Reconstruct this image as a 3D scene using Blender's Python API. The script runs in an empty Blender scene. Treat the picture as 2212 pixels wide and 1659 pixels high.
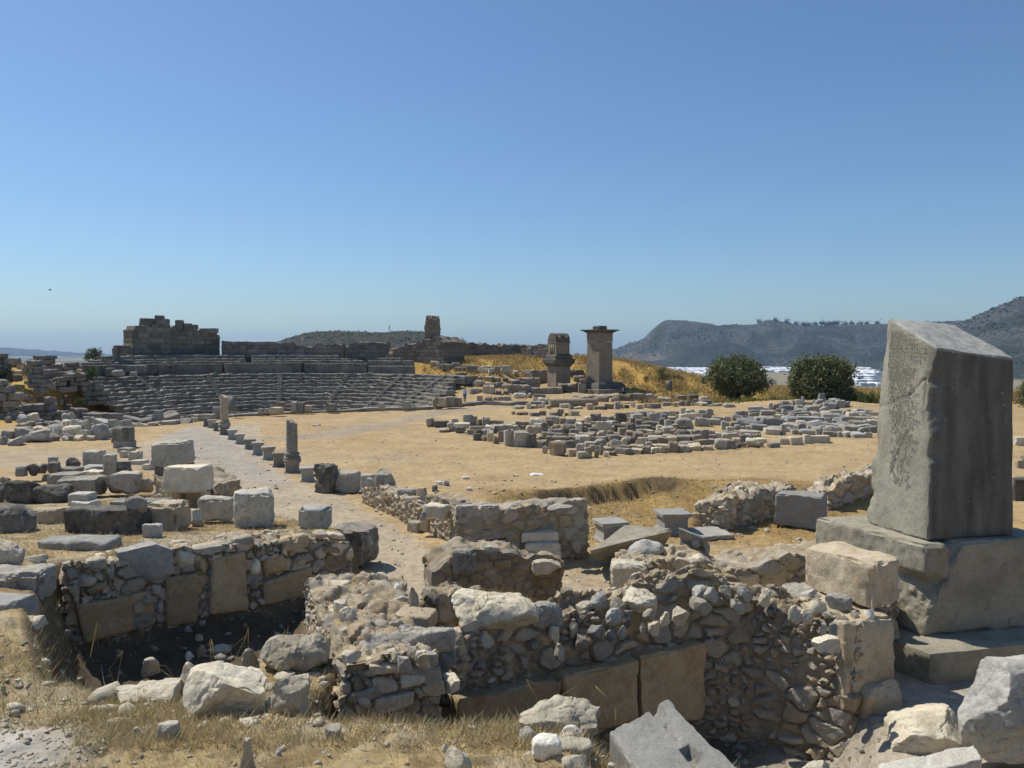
import bpy, math, random
import numpy as np
from mathutils import Vector, Matrix
S = bpy.context.scene
COL = S.collection
R = math.radians
# ------------------------------------------------------------------ camera model
# picture units: a frame 2212 wide and 1659 high
F, CX, CY, CAMZ, PITCH = 1726.0, 1106.0, 829.5, 5.8, R(2.5)
cp, sp = math.cos(PITCH), math.sin(PITCH)
def slopes(px, py):
    u, v = (px - CX) / F, (CY - py) / F
    dy, dz = cp + v * sp, -sp + v * cp
    return u / dy, dz / dy
def at(px, py, Y):
    a, b = slopes(px, py)
    return np.array([a * Y, Y, CAMZ + b * Y])
def onz(px, py, z):
    a, b = slopes(px, py)
    Y = (z - CAMZ) / b
    return np.array([a * Y, Y, z])
def onplane(px, py, A, B):
    """sight line meets the vertical plane through plan points A and B"""
    a, b = slopes(px, py)
    n = np.array([B[1] - A[1], A[0] - B[0]])
    Y = (n[0] * A[0] + n[1] * A[1]) / (n[0] * a + n[1])
    return np.array([a * Y, Y, CAMZ + b * Y])
# ------------------------------------------------------------------ noise
def _h(ix, iy, iz, seed):
    with np.errstate(over='ignore'):
        n = (ix.astype(np.uint32) * np.uint32(374761393) + iy.astype(np.uint32) * np.uint32(668265263)
             + iz.astype(np.uint32) * np.uint32(2147483647) + np.uint32((seed * 1274126177) & 0xffffffff))
        n = (n ^ (n >> np.uint32(13))) * np.uint32(1274126177)
        n = (n ^ (n >> np.uint32(16))) * np.uint32(2246822519)
        n = n ^ (n >> np.uint32(15))
    return n.astype(np.float64) / 4294967295.0
def vnoise(P, seed=0):
    I = np.floor(P).astype(np.int64); f = P - I
    f = f * f * f * (f * (f * 6 - 15) + 10)
    out = 0
    for a in (0, 1):
        for b in (0, 1):
            for c in (0, 1):
                w = (f[:, 0] if a else 1 - f[:, 0]) * (f[:, 1] if b else 1 - f[:, 1]) * (f[:, 2] if c else 1 - f[:, 2])
                out = out + w * _h(I[:, 0] + a, I[:, 1] + b, I[:, 2] + c, seed)
    return out * 2 - 1
def fbm(P, octv=4, seed=0, gain=.5):
    o, a, t = 0, 1.0, 0
    P = np.asarray(P, float)
    for k in range(octv):
        o = o + a * vnoise(P * 2 ** k + 17.3 * k, seed + k); t += a; a *= gain
    return o / t
def fbm2(x, y, octv=4, seed=0, gain=.5):
    x = np.asarray(x, float); sh = x.shape
    P = np.stack([x.ravel(), np.asarray(y, float).ravel(), np.zeros(x.size) + .37], 1)
    return fbm(P, octv, seed, gain).reshape(sh)
def vec_noise(P, octv, seed):
    return np.stack([fbm(P, octv, seed + 101 * k) for k in range(3)], 1)
def voronoi(P, cell, seed=0, jit=.9):
    Q = P / np.asarray(cell); I = np.floor(Q).astype(np.int64)
    f1 = np.full(len(Q), 9.); f2 = np.full(len(Q), 9.); idr = np.zeros(len(Q)); dl = np.zeros((len(Q), 3))
    for a in (-1, 0, 1):
        for b in (-1, 0, 1):
            for c in (-1, 0, 1):
                i, j, k = I[:, 0] + a, I[:, 1] + b, I[:, 2] + c
                pt = np.stack([i + .5 + jit * (_h(i, j, k, seed) - .5), j + .5 + jit * (_h(i, j, k, seed + 7) - .5), k + .5 + jit * (_h(i, j, k, seed + 13) - .5)], 1)
                dv = Q - pt; d = np.sqrt((dv ** 2).sum(1))
                m = d < f1
                f2 = np.where(m, f1, np.minimum(f2, d)); f1 = np.where(m, d, f1)
                idr = np.where(m, _h(i, j, k, seed + 29), idr); dl = np.where(m[:, None], dv, dl)
    return f1, f2, idr, dl
def sst(a, b, x):
    t = np.clip((x - a) / (b - a), 0, 1); return t * t * (3 - 2 * t)
# ------------------------------------------------------------------ mesh helpers
def set_tags(o, label=None, cat=None, group=None, kind=None):
    if label: o['label'] = label
    if cat: o['category'] = cat
    if cat and not kind: o['kind'] = 'thing'
    if group: o['group'] = group
    if kind: o['kind'] = kind
    return o
def mesh_from(name, V, Fc, mat=None, col=None, smooth=True, sharp=None):
    V = np.asarray(V, np.float32)
    me = bpy.data.meshes.new(name)
    if isinstance(Fc, np.ndarray):
        nF, k = Fc.shape
        me.vertices.add(len(V)); me.vertices.foreach_set('co', V.ravel())
        me.loops.add(nF * k); me.polygons.add(nF)
        me.loops.foreach_set('vertex_index', Fc.astype(np.int32).ravel())
        me.polygons.foreach_set('loop_start', np.arange(0, nF * k, k, dtype=np.int32))
        me.update(calc_edges=True)
    else:
        me.from_pydata(V.tolist(), [], [list(f) for f in Fc]); me.update()
    me.validate()
    if smooth:
        me.polygons.foreach_set('use_smooth', np.ones(len(me.polygons), dtype=bool))
        if sharp: me.set_sharp_from_angle(angle=R(sharp))
    if col is not None:
        a = me.color_attributes.new('Col', 'FLOAT_COLOR', 'POINT')
        c = np.ones((len(V), 4), np.float32); c[:, :3] = col
        a.data.foreach_set('color', c.ravel())
    if mat: me.materials.append(mat)
    return me
def mk(name, V, Fc, mat, parent=None, label=None, cat=None, group=None, kind=None, col=None, smooth=True, sharp=None, origin=True):
    V = np.asarray(V, float)
    o0 = np.zeros(3)
    if origin and parent is None:
        o0 = np.array([(V[:, 0].min() + V[:, 0].max()) / 2, (V[:, 1].min() + V[:, 1].max()) / 2, V[:, 2].min()])
    elif parent is not None:
        o0 = np.array(parent.location)
    me = mesh_from(name, V - o0, Fc, mat, col, smooth, sharp)
    o = bpy.data.objects.new(name, me); COL.objects.link(o)
    if parent is not None: o.parent = parent
    else: o.location = o0
    return set_tags(o, label, cat, group, kind)
def empty(name, loc, label, cat, group=None, kind=None):
    o = bpy.data.objects.new(name, None); COL.objects.link(o); o.location = loc
    return set_tags(o, label, cat, group, kind)
_cg = {}
def cube_grid(nx, ny, nz):
    key = (nx, ny, nz)
    if key in _cg: return _cg[key]
    idx = -np.ones((nx + 1, ny + 1, nz + 1), int)
    I, J, K = np.meshgrid(range(nx + 1), range(ny + 1), range(nz + 1), indexing='ij')
    b = (I == 0) | (I == nx) | (J == 0) | (J == ny) | (K == 0) | (K == nz)
    idx[b] = np.arange(b.sum())
    V = np.stack([I[b] / nx, J[b] / ny, K[b] / nz], 1)
    Fs = []
    def add(g, flip):
        q = np.stack([g[:-1, :-1], g[1:, :-1], g[1:, 1:], g[:-1, 1:]], -1).reshape(-1, 4)
        Fs.append(q[:, ::-1] if flip else q)
    add(idx[:, :, 0], True); add(idx[:, :, nz], False)
    add(idx[:, 0, :], False); add(idx[:, ny, :], True)
    add(idx[0, :, :], True); add(idx[nx, :, :], False)
    _cg[key] = (V, np.concatenate(Fs)); return _cg[key]
def nres(L, res, lo=3, hi=60): return int(min(hi, max(lo, round(L / res))))
def block_geo(size, r=.05, rough=.012, cuts=4, seed=0, res=.08, warp=.03, cutmin=.8, top=1.0, hi=40, ridge=1.):
    """a weathered squared block (small r) or a boulder (large r, many cuts); z from 0"""
    rg = np.random.RandomState(seed + 1)
    size = np.array(size, float); half = size / 2
    V, Fc = cube_grid(*[nres(s, res, 4, hi) for s in size])
    P = (V - .5) * size
    r = min(r, half.min() * .98)
    inner = half - r
    q = np.clip(P, -inner, inner); d = P - q
    L = np.sqrt((d ** 2).sum(1)); m = L > 1e-9
    nr = fbm(P * 2.2 / max(.35, size.mean()) * 1.6 + seed * 1.3, 3, seed + 3); ne = (np.abs(d) > 1e-9).sum(1)
    P[m] = q[m] + d[m] / L[m, None] * r
    e_ = ne >= 2
    if r < .3 * half.min(): P[e_] -= (d[e_] / L[e_, None]) * (np.clip(nr[e_] + .12, 0, 1) * (r * 2.2 + .015))[:, None]
    for _ in range(cuts):
        n = rg.normal(size=3); n = n / np.abs(n).max()
        if rg.rand() < .6:
            n = np.sign(n) * (np.abs(n) > .35) * (.5 + rg.rand(3))
        if not n.any(): continue
        n = n / half; n /= np.linalg.norm(n)
        supp = (np.abs(n) * half).sum() if r < .35 * half.min() else np.sqrt(((n * half) ** 2).sum())
        e = P @ n - supp * (cutmin + rg.rand() * (.97 - cutmin))
        P -= np.where(e > 0, e, 0)[:, None] * n * .96
    sc = max(size.mean(), .05)
    P = P + warp * sc * vec_noise(P / sc * 1.3 + seed * 3.1, 2, seed)
    sm = min(1., size.mean() / .5)
    kk = 3.2 / max(sc, .3); rd = fbm(P * kk + seed * 2.7, 3, seed + 9); P = P - (P / (np.linalg.norm(P, axis=1)[:, None] + 1e-6)) * (np.clip(.12 - np.abs(rd), 0, 1) * .42 * min(sc, .6) * (.35 if r < .3 * half.min() else .8) * ridge)[:, None]
    P = P + rough * sm * 1.9 * vec_noise(P * 2.6 + seed, 3, seed + 5) + rough * .55 * vec_noise(P * (.9 / max(res * 3, .06)) + seed, 2, seed + 6)
    if top != 1.0:
        k = 1 + (top - 1) * (P[:, 2] / size[2] + .5)
        P[:, 0] *= k; P[:, 1] *= k
    P[:, 2] += half[2]
    return P, Fc
def rotz(P, a, c=(0, 0)):
    ca, sa = math.cos(a), math.sin(a); Q = P.copy()
    x, y = P[:, 0] - c[0], P[:, 1] - c[1]
    Q[:, 0] = c[0] + ca * x - sa * y; Q[:, 1] = c[1] + sa * x + ca * y
    return Q
def hexa_geo(C, res=.08, r=.04, rough=.012, seed=0, cuts=3, warp=.012, cutmin=.88, hi=60, ridge=1.):
    """C: 8 corners, bottom four (front left, front right, back right, back left) then the top four; an irregular block"""
    C = np.asarray(C, float)
    sx = np.linalg.norm(C[1] - C[0]); sy = np.linalg.norm(C[3] - C[0]); sz = np.linalg.norm(C[4] - C[0])
    P, Fc = block_geo((sx, sy, sz), r, rough, cuts, seed, res, warp, cutmin, hi=hi, ridge=ridge)
    u, v, w = P[:, 0] / sx + .5, P[:, 1] / sy + .5, P[:, 2] / sz
    def bil(a, b, c, d): return ((1 - u) * (1 - v))[:, None] * a + (u * (1 - v))[:, None] * b + (u * v)[:, None] * c + ((1 - u) * v)[:, None] * d
    return (1 - w)[:, None] * bil(*C[:4]) + w[:, None] * bil(*C[4:]), Fc
def join(parts):
    Vs, Fs, n = [], [], 0
    for V, Fc in parts:
        Vs.append(np.asarray(V, float)); Fs.append(np.asarray(Fc) + n); n += len(V)
    return np.concatenate(Vs), np.concatenate(Fs)
def prism(x0, x1, y0, y1, z0, z1):
    V = np.array([(x, y, z) for z in (z0, z1) for x, y in ((x0, y0), (x1, y0), (x1, y1), (x0, y1))], float)
    Fc = np.array([(3, 2, 1, 0), (4, 5, 6, 7), (0, 1, 5, 4), (1, 2, 6, 5), (2, 3, 7, 6), (3, 0, 4, 7)])
    return V, Fc
def lathe(prof, n=20, c=(0, 0, 0), cap=True):
    V, Fc = [], []
    for r_, z in prof:
        for k in range(n):
            a = 2 * math.pi * k / n; V.append((c[0] + r_ * math.cos(a), c[1] + r_ * math.sin(a), c[2] + z))
    for i in range(len(prof) - 1):
        for k in range(n):
            a, b = i * n + k, i * n + (k + 1) % n; Fc.append((a, b, b + n, a + n))
    if cap:
        m = len(prof) - 1
        V += [(c[0], c[1], c[2] + prof[0][1]), (c[0], c[1], c[2] + prof[m][1])]
        b0 = len(V) - 2
        for k in range(0, n, 2):
            Fc.append((b0, (k + 2) % n, k + 1, k)); Fc.append((b0 + 1, m * n + k, m * n + k + 1, m * n + (k + 2) % n))
    return np.array(V), np.array(Fc)
def tube(pts, rad, n=8):
    pts = [np.asarray(p, float) for p in pts]; V, Fc = [], []
    for i, p in enumerate(pts):
        t = pts[min(i + 1, len(pts) - 1)] - pts[max(i - 1, 0)]; t /= np.linalg.norm(t)
        a = np.cross(t, (0, 0, 1) if abs(t[2]) < .9 else (1, 0, 0)); a /= np.linalg.norm(a); b = np.cross(t, a)
        r_ = rad[i] if hasattr(rad, '__len__') else rad
        for k in range(n):
            g = 2 * math.pi * k / n; V.append(p + r_ * (math.cos(g) * a + math.sin(g) * b))
    for i in range(len(pts) - 1):
        for k in range(n):
            a, b = i * n + k, i * n + (k + 1) % n; Fc.append((a, a + n, b + n, b))
    m = len(pts) - 1
    V += [pts[0], pts[m]]; b0 = len(V) - 2
    for k in range(0, n, 2):
        Fc.append((b0, k, k + 1, (k + 2) % n)); Fc.append((b0 + 1, m * n + (k + 2) % n, m * n + k + 1, m * n + k))
    return np.array(V), np.array(Fc)
def grid_faces(nu, nv):
    g = np.arange(nu * nv).reshape(nu, nv)
    return np.stack([g[:-1, :-1], g[1:, :-1], g[1:, 1:], g[:-1, 1:]], -1).reshape(-1, 4)
def vnormals(V, Fc):
    n = np.cross(V[Fc[:, 2]] - V[Fc[:, 0]], V[Fc[:, 3]] - V[Fc[:, 1]])
    N = np.zeros_like(V)
    for k in range(4): np.add.at(N, Fc[:, k], n)
    return N / (np.linalg.norm(N, axis=1)[:, None] + 1e-12)
# ------------------------------------------------------------------ materials
class NT:
    def __init__(s, name):
        s.m = bpy.data.materials.new(name); s.m.use_nodes = True
        s.t = s.m.node_tree; s.n = s.t.nodes; s.b = s.n['Principled BSDF']
        s.b.inputs['Roughness'].default_value = .9
        s.b.inputs['Specular IOR Level'].default_value = .2
    def new(s, t, **kw):
        x = s.n.new(t)
        for k, v in kw.items(): setattr(x, k, v)
        return x
    def link(s, a, b): s.t.links.new(a, b)
    def val(s, sock, v):
        if hasattr(v, 'is_output'): s.link(v, sock)
        else: sock.default_value = v
    def noise(s, vec, scale, detail=5, rough=.6, dist=0):
        x = s.new('ShaderNodeTexNoise'); s.val(x.inputs['Scale'], scale)
        x.inputs['Detail'].default_value = detail; x.inputs['Roughness'].default_value = rough; x.inputs['Distortion'].default_value = dist
        if vec is not None: s.link(vec, x.inputs['Vector'])
        return x.outputs['Fac']
    def voro(s, vec, scale, feature='F1', out='Distance'):
        x = s.new('ShaderNodeTexVoronoi', feature=feature); x.inputs['Scale'].default_value = scale
        if vec is not None: s.link(vec, x.inputs['Vector'])
        return x.outputs[out]
    def ramp(s, fac, a, b, lo=0., hi=1.):
        x = s.new('ShaderNodeMapRange'); s.link(fac, x.inputs[0])
        for i, v in enumerate((a, b, lo, hi)): x.inputs[i + 1].default_value = v
        return x.outputs[0]
    def mix(s, fac, a, b, mode='MIX'):
        x = s.new('ShaderNodeMix', data_type='RGBA', blend_type=mode)
        s.val(x.inputs[0], fac)
        for i, v in ((6, a), (7, b)):
            if hasattr(v, 'is_output'): s.link(v, x.inputs[i])
            else: x.inputs[i].default_value = (*v, 1)
        return x.outputs[2]
    def math(s, op, a, b=0.):
        x = s.new('ShaderNodeMath', operation=op); s.val(x.inputs[0], a); s.val(x.inputs[1], b); return x.outputs[0]
    def bump(s, h, strength, dist, prev=None):
        x = s.new('ShaderNodeBump'); x.inputs['Strength'].default_value = strength; x.inputs['Distance'].default_value = dist
        s.link(h, x.inputs['Height'])
        if prev is not None: s.link(prev, x.inputs['Normal'])
        return x.outputs[0]
    def coords(s, rnd=True):
        tc = s.new('ShaderNodeTexCoord')
        if not rnd: return tc.outputs['Object'], None
        oi = s.new('ShaderNodeObjectInfo'); ad = s.new('ShaderNodeVectorMath', operation='ADD')
        s.link(tc.outputs['Object'], ad.inputs[0])
        s.link(s.math('MULTIPLY', oi.outputs['Random'], 91.7), ad.inputs[1])
        return ad.outputs[0], oi.outputs['Random']
    def done(s, colour, normal=None):
        s.val(s.b.inputs['Base Color'], colour if hasattr(colour, 'is_output') else (*colour, 1))
        if normal is not None: s.link(normal, s.b.inputs['Normal'])
        return s.m
def stone_mat(name, c1, c2, dark=(.07, .068, .062), stain=(.3, .2, .11), darkamt=.5, stainamt=.4, attr=False, sc=1., bump=1., vary=.32, pits=0., white=0.):
    c1, c2 = (c1[0] * 1.02, c1[1], c1[2] * .93), (c2[0] * 1.02, c2[1], c2[2] * .93)
    t = NT(name); v, rnd = t.coords()
    n1 = t.noise(v, 1.4 * sc, 6, .62); n2 = t.noise(v, 5.5 * sc, 9, .68, .4); n3 = t.noise(v, 32 * sc, 4, .7); n4 = t.noise(v, 2.3 * sc, 7, .6, .8)
    c = t.mix(t.ramp(n1, .36, .64), c1, c2)
    if attr:
        a = t.new('ShaderNodeAttribute', attribute_name='Col')
        c = t.mix(t.ramp(n1, .3, .7, .0, .35), a.outputs['Color'], c)
    c = t.mix(t.ramp(n4, .54, .68, 0, stainamt), c, stain)
    c = t.mix(t.ramp(n2, .53, .66, 0, darkamt), c, dark)
    if white: c = t.mix(t.ramp(t.noise(v, 3.1 * sc, 8, .7, .3), .58, .66, 0, white), c, (.55, .54, .5))
    br = t.math('MULTIPLY', t.ramp(n3, .25, .75, .72, 1.25), t.ramp(rnd, 0, 1, 1 - vary, 1 + vary))
    c = t.mix(1., c, br, 'MULTIPLY')
    if pits:
        pt = t.ramp(t.voro(v, 13 * sc), .12, .26); c = t.mix(t.math('MULTIPLY', t.math('SUBTRACT', 1., pt), pits), c, dark)
    b = t.bump(n2, .55 * bump, .06); b = t.bump(n3, .5 * bump, .02, b)
    if pits: b = t.bump(pt, .5 * pits, .03, b)
    return t.done(c, b)
M = {}
M['grey'] = stone_mat('grey_limestone', (.28, .262, .235), (.42, .395, .345), dark=(.055, .052, .048), darkamt=.6)
M['cool'] = stone_mat('blue_grey_limestone', (.27, .268, .258), (.4, .395, .37), stain=(.3, .27, .2), darkamt=.42)
M['pale'] = stone_mat('pale_limestone', (.47, .425, .34), (.63, .58, .475), dark=(.2, .18, .15), stain=(.4, .3, .18), darkamt=.38)
M['white'] = stone_mat('white_marble', (.62, .60, .54), (.72, .70, .65), dark=(.3, .29, .27), stain=(.5, .42, .3), darkamt=.3, stainamt=.25)
M['beige'] = stone_mat('beige_limestone', (.39, .325, .235), (.51, .44, .335), dark=(.17, .145, .11), stain=(.42, .26, .13), darkamt=.4)
M['warmslab'] = stone_mat('warm_slab_limestone', (.38, .29, .175), (.5, .4, .26), dark=(.15, .12, .085), stain=(.36, .22, .11), darkamt=.4, stainamt=.5)
M['dark'] = stone_mat('dark_weathered_limestone', (.11, .106, .097), (.26, .245, .215), dark=(.03, .03, .03), darkamt=.75, white=.45)
M['pitted'] = stone_mat('pitted_limestone', (.38, .365, .32), (.52, .495, .43), dark=(.09, .082, .07), darkamt=.5, pits=.7)
M['slabm'] = stone_mat('grey_marble_slab', (.26, .256, .245), (.34, .334, .315), dark=(.14, .14, .14), stain=(.33, .3, .24), darkamt=.3, stainamt=.2, bump=.45)
M['pillar'] = stone_mat('pillar_limestone', (.265, .248, .2), (.375, .35, .285), dark=(.075, .073, .066), stain=(.25, .18, .12), darkamt=.32, stainamt=.28, bump=.75, vary=.02)
M['tomb'] = stone_mat('tomb_limestone', (.24, .2, .16), (.32, .275, .22), dark=(.08, .075, .066), stain=(.38, .27, .15), darkamt=.4, vary=.05, sc=.6)
M['tombdark'] = stone_mat('tomb_dark_limestone', (.1, .098, .088), (.17, .16, .14), dark=(.045, .045, .04), darkamt=.5, vary=.05)
M['theatre'] = stone_mat('theatre_limestone', (.145, .137, .124), (.285, .268, .235), dark=(.045, .044, .04), stain=(.26, .2, .13), darkamt=.55, sc=.45, vary=.12)
M['theatrewall'] = stone_mat('theatre_wall_limestone', (.17, .16, .14), (.25, .23, .19), dark=(.06, .056, .05), stain=(.3, .23, .13), darkamt=.5, attr=True, sc=.4, vary=.1)
M['rubble'] = stone_mat('rubble_masonry', (.42, .36, .26), (.54, .47, .35), dark=(.13, .112, .085), stain=(.3, .2, .11), attr=True, darkamt=.4, bump=1.1, vary=.06)
def shaft_mat(pa, pb, pc):
    t = NT('inscribed_limestone'); v, _ = t.coords(False)
    mp = t.new('ShaderNodeMapping'); mp.inputs['Scale'].default_value = (2.2, 2.2, .35); t.link(v, mp.inputs[0])
    n1 = t.noise(v, 1.3, 6, .6); n2 = t.noise(v, 6., 9, .68, .3); n3 = t.noise(v, 34., 4, .7); st = t.noise(mp.outputs[0], 1.5, 4, .55)
    c = t.mix(t.ramp(n1, .35, .65), (.295, .275, .212), (.41, .383, .3))
    c = t.mix(t.ramp(t.noise(v, 2.2, 6, .6, .6), .55, .7, 0, .3), c, (.26, .2, .145))
    c = t.mix(t.ramp(n2, .56, .68, 0, .4), c, (.09, .088, .08))
    sx = t.new('ShaderNodeSeparateXYZ'); t.link(v, sx.inputs[0])
    right = t.ramp(t.math('ADD', sx.outputs[0], t.math('MULTIPLY', sx.outputs[1], -.27)), -.62, -.45)      # dark streaky patina, deepened with shade painted into the right face
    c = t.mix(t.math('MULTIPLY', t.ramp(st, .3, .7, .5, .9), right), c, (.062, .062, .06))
    sp = t.ramp(t.voro(v, 5.5), .1, .14, 1, 0); kp = t.ramp(t.noise(v, 1.6, 3), .52, .57)
    sp2 = t.ramp(t.noise(v, 4.5, 5, .6), .66, .68)
    c = t.mix(t.math('MULTIPLY', sp, kp), c, (.42, .41, .38))
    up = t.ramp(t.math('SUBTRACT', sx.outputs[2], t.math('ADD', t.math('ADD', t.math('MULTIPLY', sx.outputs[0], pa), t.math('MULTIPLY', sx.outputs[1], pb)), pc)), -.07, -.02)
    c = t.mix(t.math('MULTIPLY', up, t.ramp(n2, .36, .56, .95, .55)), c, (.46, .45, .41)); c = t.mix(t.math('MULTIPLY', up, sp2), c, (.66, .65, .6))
    c = t.mix(1., c, t.ramp(n3, .25, .75, .75, 1.22), 'MULTIPLY')
    b = t.bump(n2, .5, .05); b = t.bump(n3, .5, .02, b)
    return t.done(c, b)
def ground_mat():
    t = NT('earth'); v, _ = t.coords(False)
    a = t.new('ShaderNodeAttribute', attribute_name='Col').outputs['Color']
    n1 = t.noise(v, .55, 8, .65, .3); n2 = t.noise(v, 4., 8, .7); n3 = t.noise(v, 26., 4, .7)
    c = t.mix(1., a, t.ramp(n1, .3, .7, .8, 1.2), 'MULTIPLY')
    c = t.mix(1., c, t.ramp(n2, .3, .7, .68, 1.3), 'MULTIPLY')
    c = t.mix(t.ramp(n3, .3, .7, 0, .6), c, t.mix(1., c, (.6, .58, .55), 'MULTIPLY'))
    peb = t.ramp(t.voro(v, 6.), .07, .1, 1, 0)
    keep = t.ramp(t.noise(v, 1.2, 3), .52, .6)
    c = t.mix(t.math('MULTIPLY', t.math('MULTIPLY', peb, keep), .7), c, (.42, .4, .36))
    b = t.bump(n2, .5, .05); b = t.bump(n3, .55, .02, b)
    return t.done(c, b)
M['ground'] = ground_mat()
def hill_mat(name, green, rock, soil, sc, rockamt):
    t = NT(name); v, _ = t.coords(False)
    a = t.new('ShaderNodeAttribute', attribute_name='Col'); sep = t.new('ShaderNodeSeparateColor'); t.link(a.outputs['Color'], sep.inputs[0])
    n1 = t.noise(v, .011 * sc, 8, .65, .6); n2 = t.noise(v, .12 * sc, 5, .75); n3 = t.voro(v, .2 * sc)
    g = t.mix(t.ramp(n2, .35, .65), green, tuple(x * 1.9 + .01 for x in green))
    g = t.mix(t.ramp(n3, .25, .6), g, soil)
    rk = t.mix(t.ramp(n2, .42, .58), rock, tuple(x * .2 for x in rock))
    f = t.math('MULTIPLY', t.ramp(t.math('ADD', n1, t.math('MULTIPLY', sep.outputs[0], .35)), .6, .72), rockamt)
    c = t.mix(f, g, rk)
    c = t.mix(t.math('MULTIPLY', sep.outputs[1], t.ramp(n2, .4, .6, .2, .8)), c, (.27, .2, .13))
    b = t.bump(n2, .9, 6. / sc)
    b = t.bump(n1, .7, 25. / sc, b)
    return t.done(c, b)
M['mountain'] = hill_mat('mountain_scrub', (.012, .025, .012), (.17, .165, .15), (.05, .048, .03), 1., .62)
M['hill'] = hill_mat('hill_scrub', (.016, .025, .012), (.13, .12, .1), (.055, .052, .032), 2.2, .5)
def plain_mat(name, c, rough=.8, var=.2, sc=8., spec=.2):
    t = NT(name); v, rnd = t.coords()
    n = t.noise(v, sc, 4); col = t.mix(1., c, t.math('MULTIPLY', t.ramp(n, .3, .7, 1 - var, 1 + var), t.ramp(rnd, 0, 1, .92, 1.08)), 'MULTIPLY')
    t.b.inputs['Roughness'].default_value = rough; t.b.inputs['Specular IOR Level'].default_value = spec
    return t.done(col)
def leaf_mat(name, c1, c2, trans=.25):
    t = NT(name)
    a = t.new('ShaderNodeAttribute', attribute_name='Col').outputs['Fac']
    c = t.mix(a, c1, c2)
    d = t.new('ShaderNodeBsdfTranslucent'); t.link(c, d.inputs[0])
    mx = t.new('ShaderNodeMixShader'); mx.inputs[0].default_value = trans
    t.done(c); t.link(t.b.outputs[0], mx.inputs[1]); t.link(d.outputs[0], mx.inputs[2])
    t.link(mx.outputs[0], t.n['Material Output'].inputs['Surface'])
    t.b.inputs['Roughness'].default_value = .65
    return t.m
M['olive'] = leaf_mat('olive_leaves', (.09, .104, .042), (.23, .25, .115))
M['shrub'] = leaf_mat('shrub_leaves', (.04, .062, .016), (.11, .15, .04), .3)
M['darkleaf'] = leaf_mat('dark_leaves', (.012, .02, .01), (.035, .052, .02), .15)
M['straw'] = leaf_mat('dry_grass', (.24, .165, .06), (.5, .38, .16), .3)
M['litter'] = leaf_mat('straw_litter', (.36, .275, .13), (.6, .5, .29), .25)
M['greengrass'] = leaf_mat('green_grass', (.07, .1, .02), (.16, .2, .05), .3)
M['bark'] = plain_mat('bark', (.075, .06, .045), .9, .4, 12.)
M['rust'] = plain_mat('rusty_steel', (.085, .05, .035), .6, .4, 30., .4)
M['metal'] = plain_mat('grey_metal', (.2, .2, .2), .5, .1, 5., .5)
M['signface'] = plain_mat('sign_panel', (.2, .195, .18), .6, .15, 3.)
M['plastic'] = plain_mat('greenhouse_film', (.8, .8, .79), .5, .12, .05, .4)
M['plasticdim'] = plain_mat('old_greenhouse_film', (.5, .52, .54), .5, .15, .05, .4)
M['whitewash'] = plain_mat('white_plaster', (.75, .74, .71), .8, .06, .3)
M['tile'] = plain_mat('roof_tiles', (.32, .15, .09), .8, .2, 2.)
M['gap'] = plain_mat('shadow_gap', (.05, .045, .04), .95, .2, 5.)
# ------------------------------------------------------------------ the lie of the land (plan coordinates in metres)
def poly_sd(x, y, poly):
    """signed distance to a polygon, negative inside"""
    poly = np.asarray(poly, float); n = len(poly)
    d = np.full(x.shape, 1e9); ins = np.zeros(x.shape, bool)
    for i in range(n):
        a, b = poly[i], poly[(i + 1) % n]; e = b - a
        t = np.clip(((x - a[0]) * e[0] + (y - a[1]) * e[1]) / (e @ e), 0, 1)
        d = np.minimum(d, np.hypot(x - a[0] - t * e[0], y - a[1] - t * e[1]))
        c = (a[1] <= y) != (b[1] <= y)
        with np.errstate(divide='ignore', invalid='ignore'):
            xi = a[0] + (y - a[1]) / (e[1] if e[1] else 1e-9) * e[0]
        ins ^= c & (x < xi)
    return np.where(ins, -d, d)
def line_d(x, y, pts):
    d = np.full(x.shape, 1e9)
    for a, b in zip(pts[:-1], pts[1:]):
        a, b = np.asarray(a, float)[:2], np.asarray(b, float)[:2]; e = b - a
        t = np.clip(((x - a[0]) * e[0] + (y - a[1]) * e[1]) / (e @ e), 0, 1)
        d = np.minimum(d, np.hypot(x - a[0] - t * e[0], y - a[1] - t * e[1]))
    return d
NEAR_EDGE = [(-60, 30), (-12, 17.5), (-9., 15.7), (-7.6, 12.8), (-6.0, 10.5), (-4.4, 9.8), (-3.9, 10.4), (-3.7, 11.3), (-3.0, 12.0), (-2.0, 11.0), (-2.1, 9.6), (-2.2, 8.95), (-1, 8.65), (.2, 8.75), (1.0, 8.75), (1.6, 8.75), (2.6, 8.3), (3.1, 7.4), (3.6, 6.4), (4.5, 6.2), (7, 7.2), (30, 7.2), (30, -40), (-60, -40)]
LEFT_TERR = [(-9., 15.7), (-4.6, 18.6), (-3.9, 19.7), (-7.2, 24.0), (-11.6, 28.6), (-13, 34), (-60, 34), (-60, 18)]
PIT_L = [(-8.9, 15.6), (-4.6, 18.4), (-4.2, 16.6), (-3.0, 12.6), (-3.8, 11.9), (-4.0, 10.6), (-4.4, 10.0), (-6.0, 10.75), (-7.5, 12.95)]
PIT_R = [(-1.9, 9.9), (-1.2, 10.9), (-1.2, 12.2), (3.0, 14.4), (5.5, 13.3), (5.6, 11.8), (5.15, 10.), (4.9, 8.2), (4.4, 6.7), (3.55, 6.7), (3.0, 7.9), (2.3, 8.6), (1.0, 9.05), (-1.0, 8.95), (-1.9, 9.15)]
STREET = [onz(*p, 0)[:2] for p in [(290, 960), (420, 920), (560, 915), (560, 960), (600, 1010), (640, 1040), (740, 1080), (850, 1130), (950, 1200), (1010, 1290), (860, 1330), (780, 1200), (690, 1140), (560, 1120), (430, 1080), (330, 1010)]]
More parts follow.
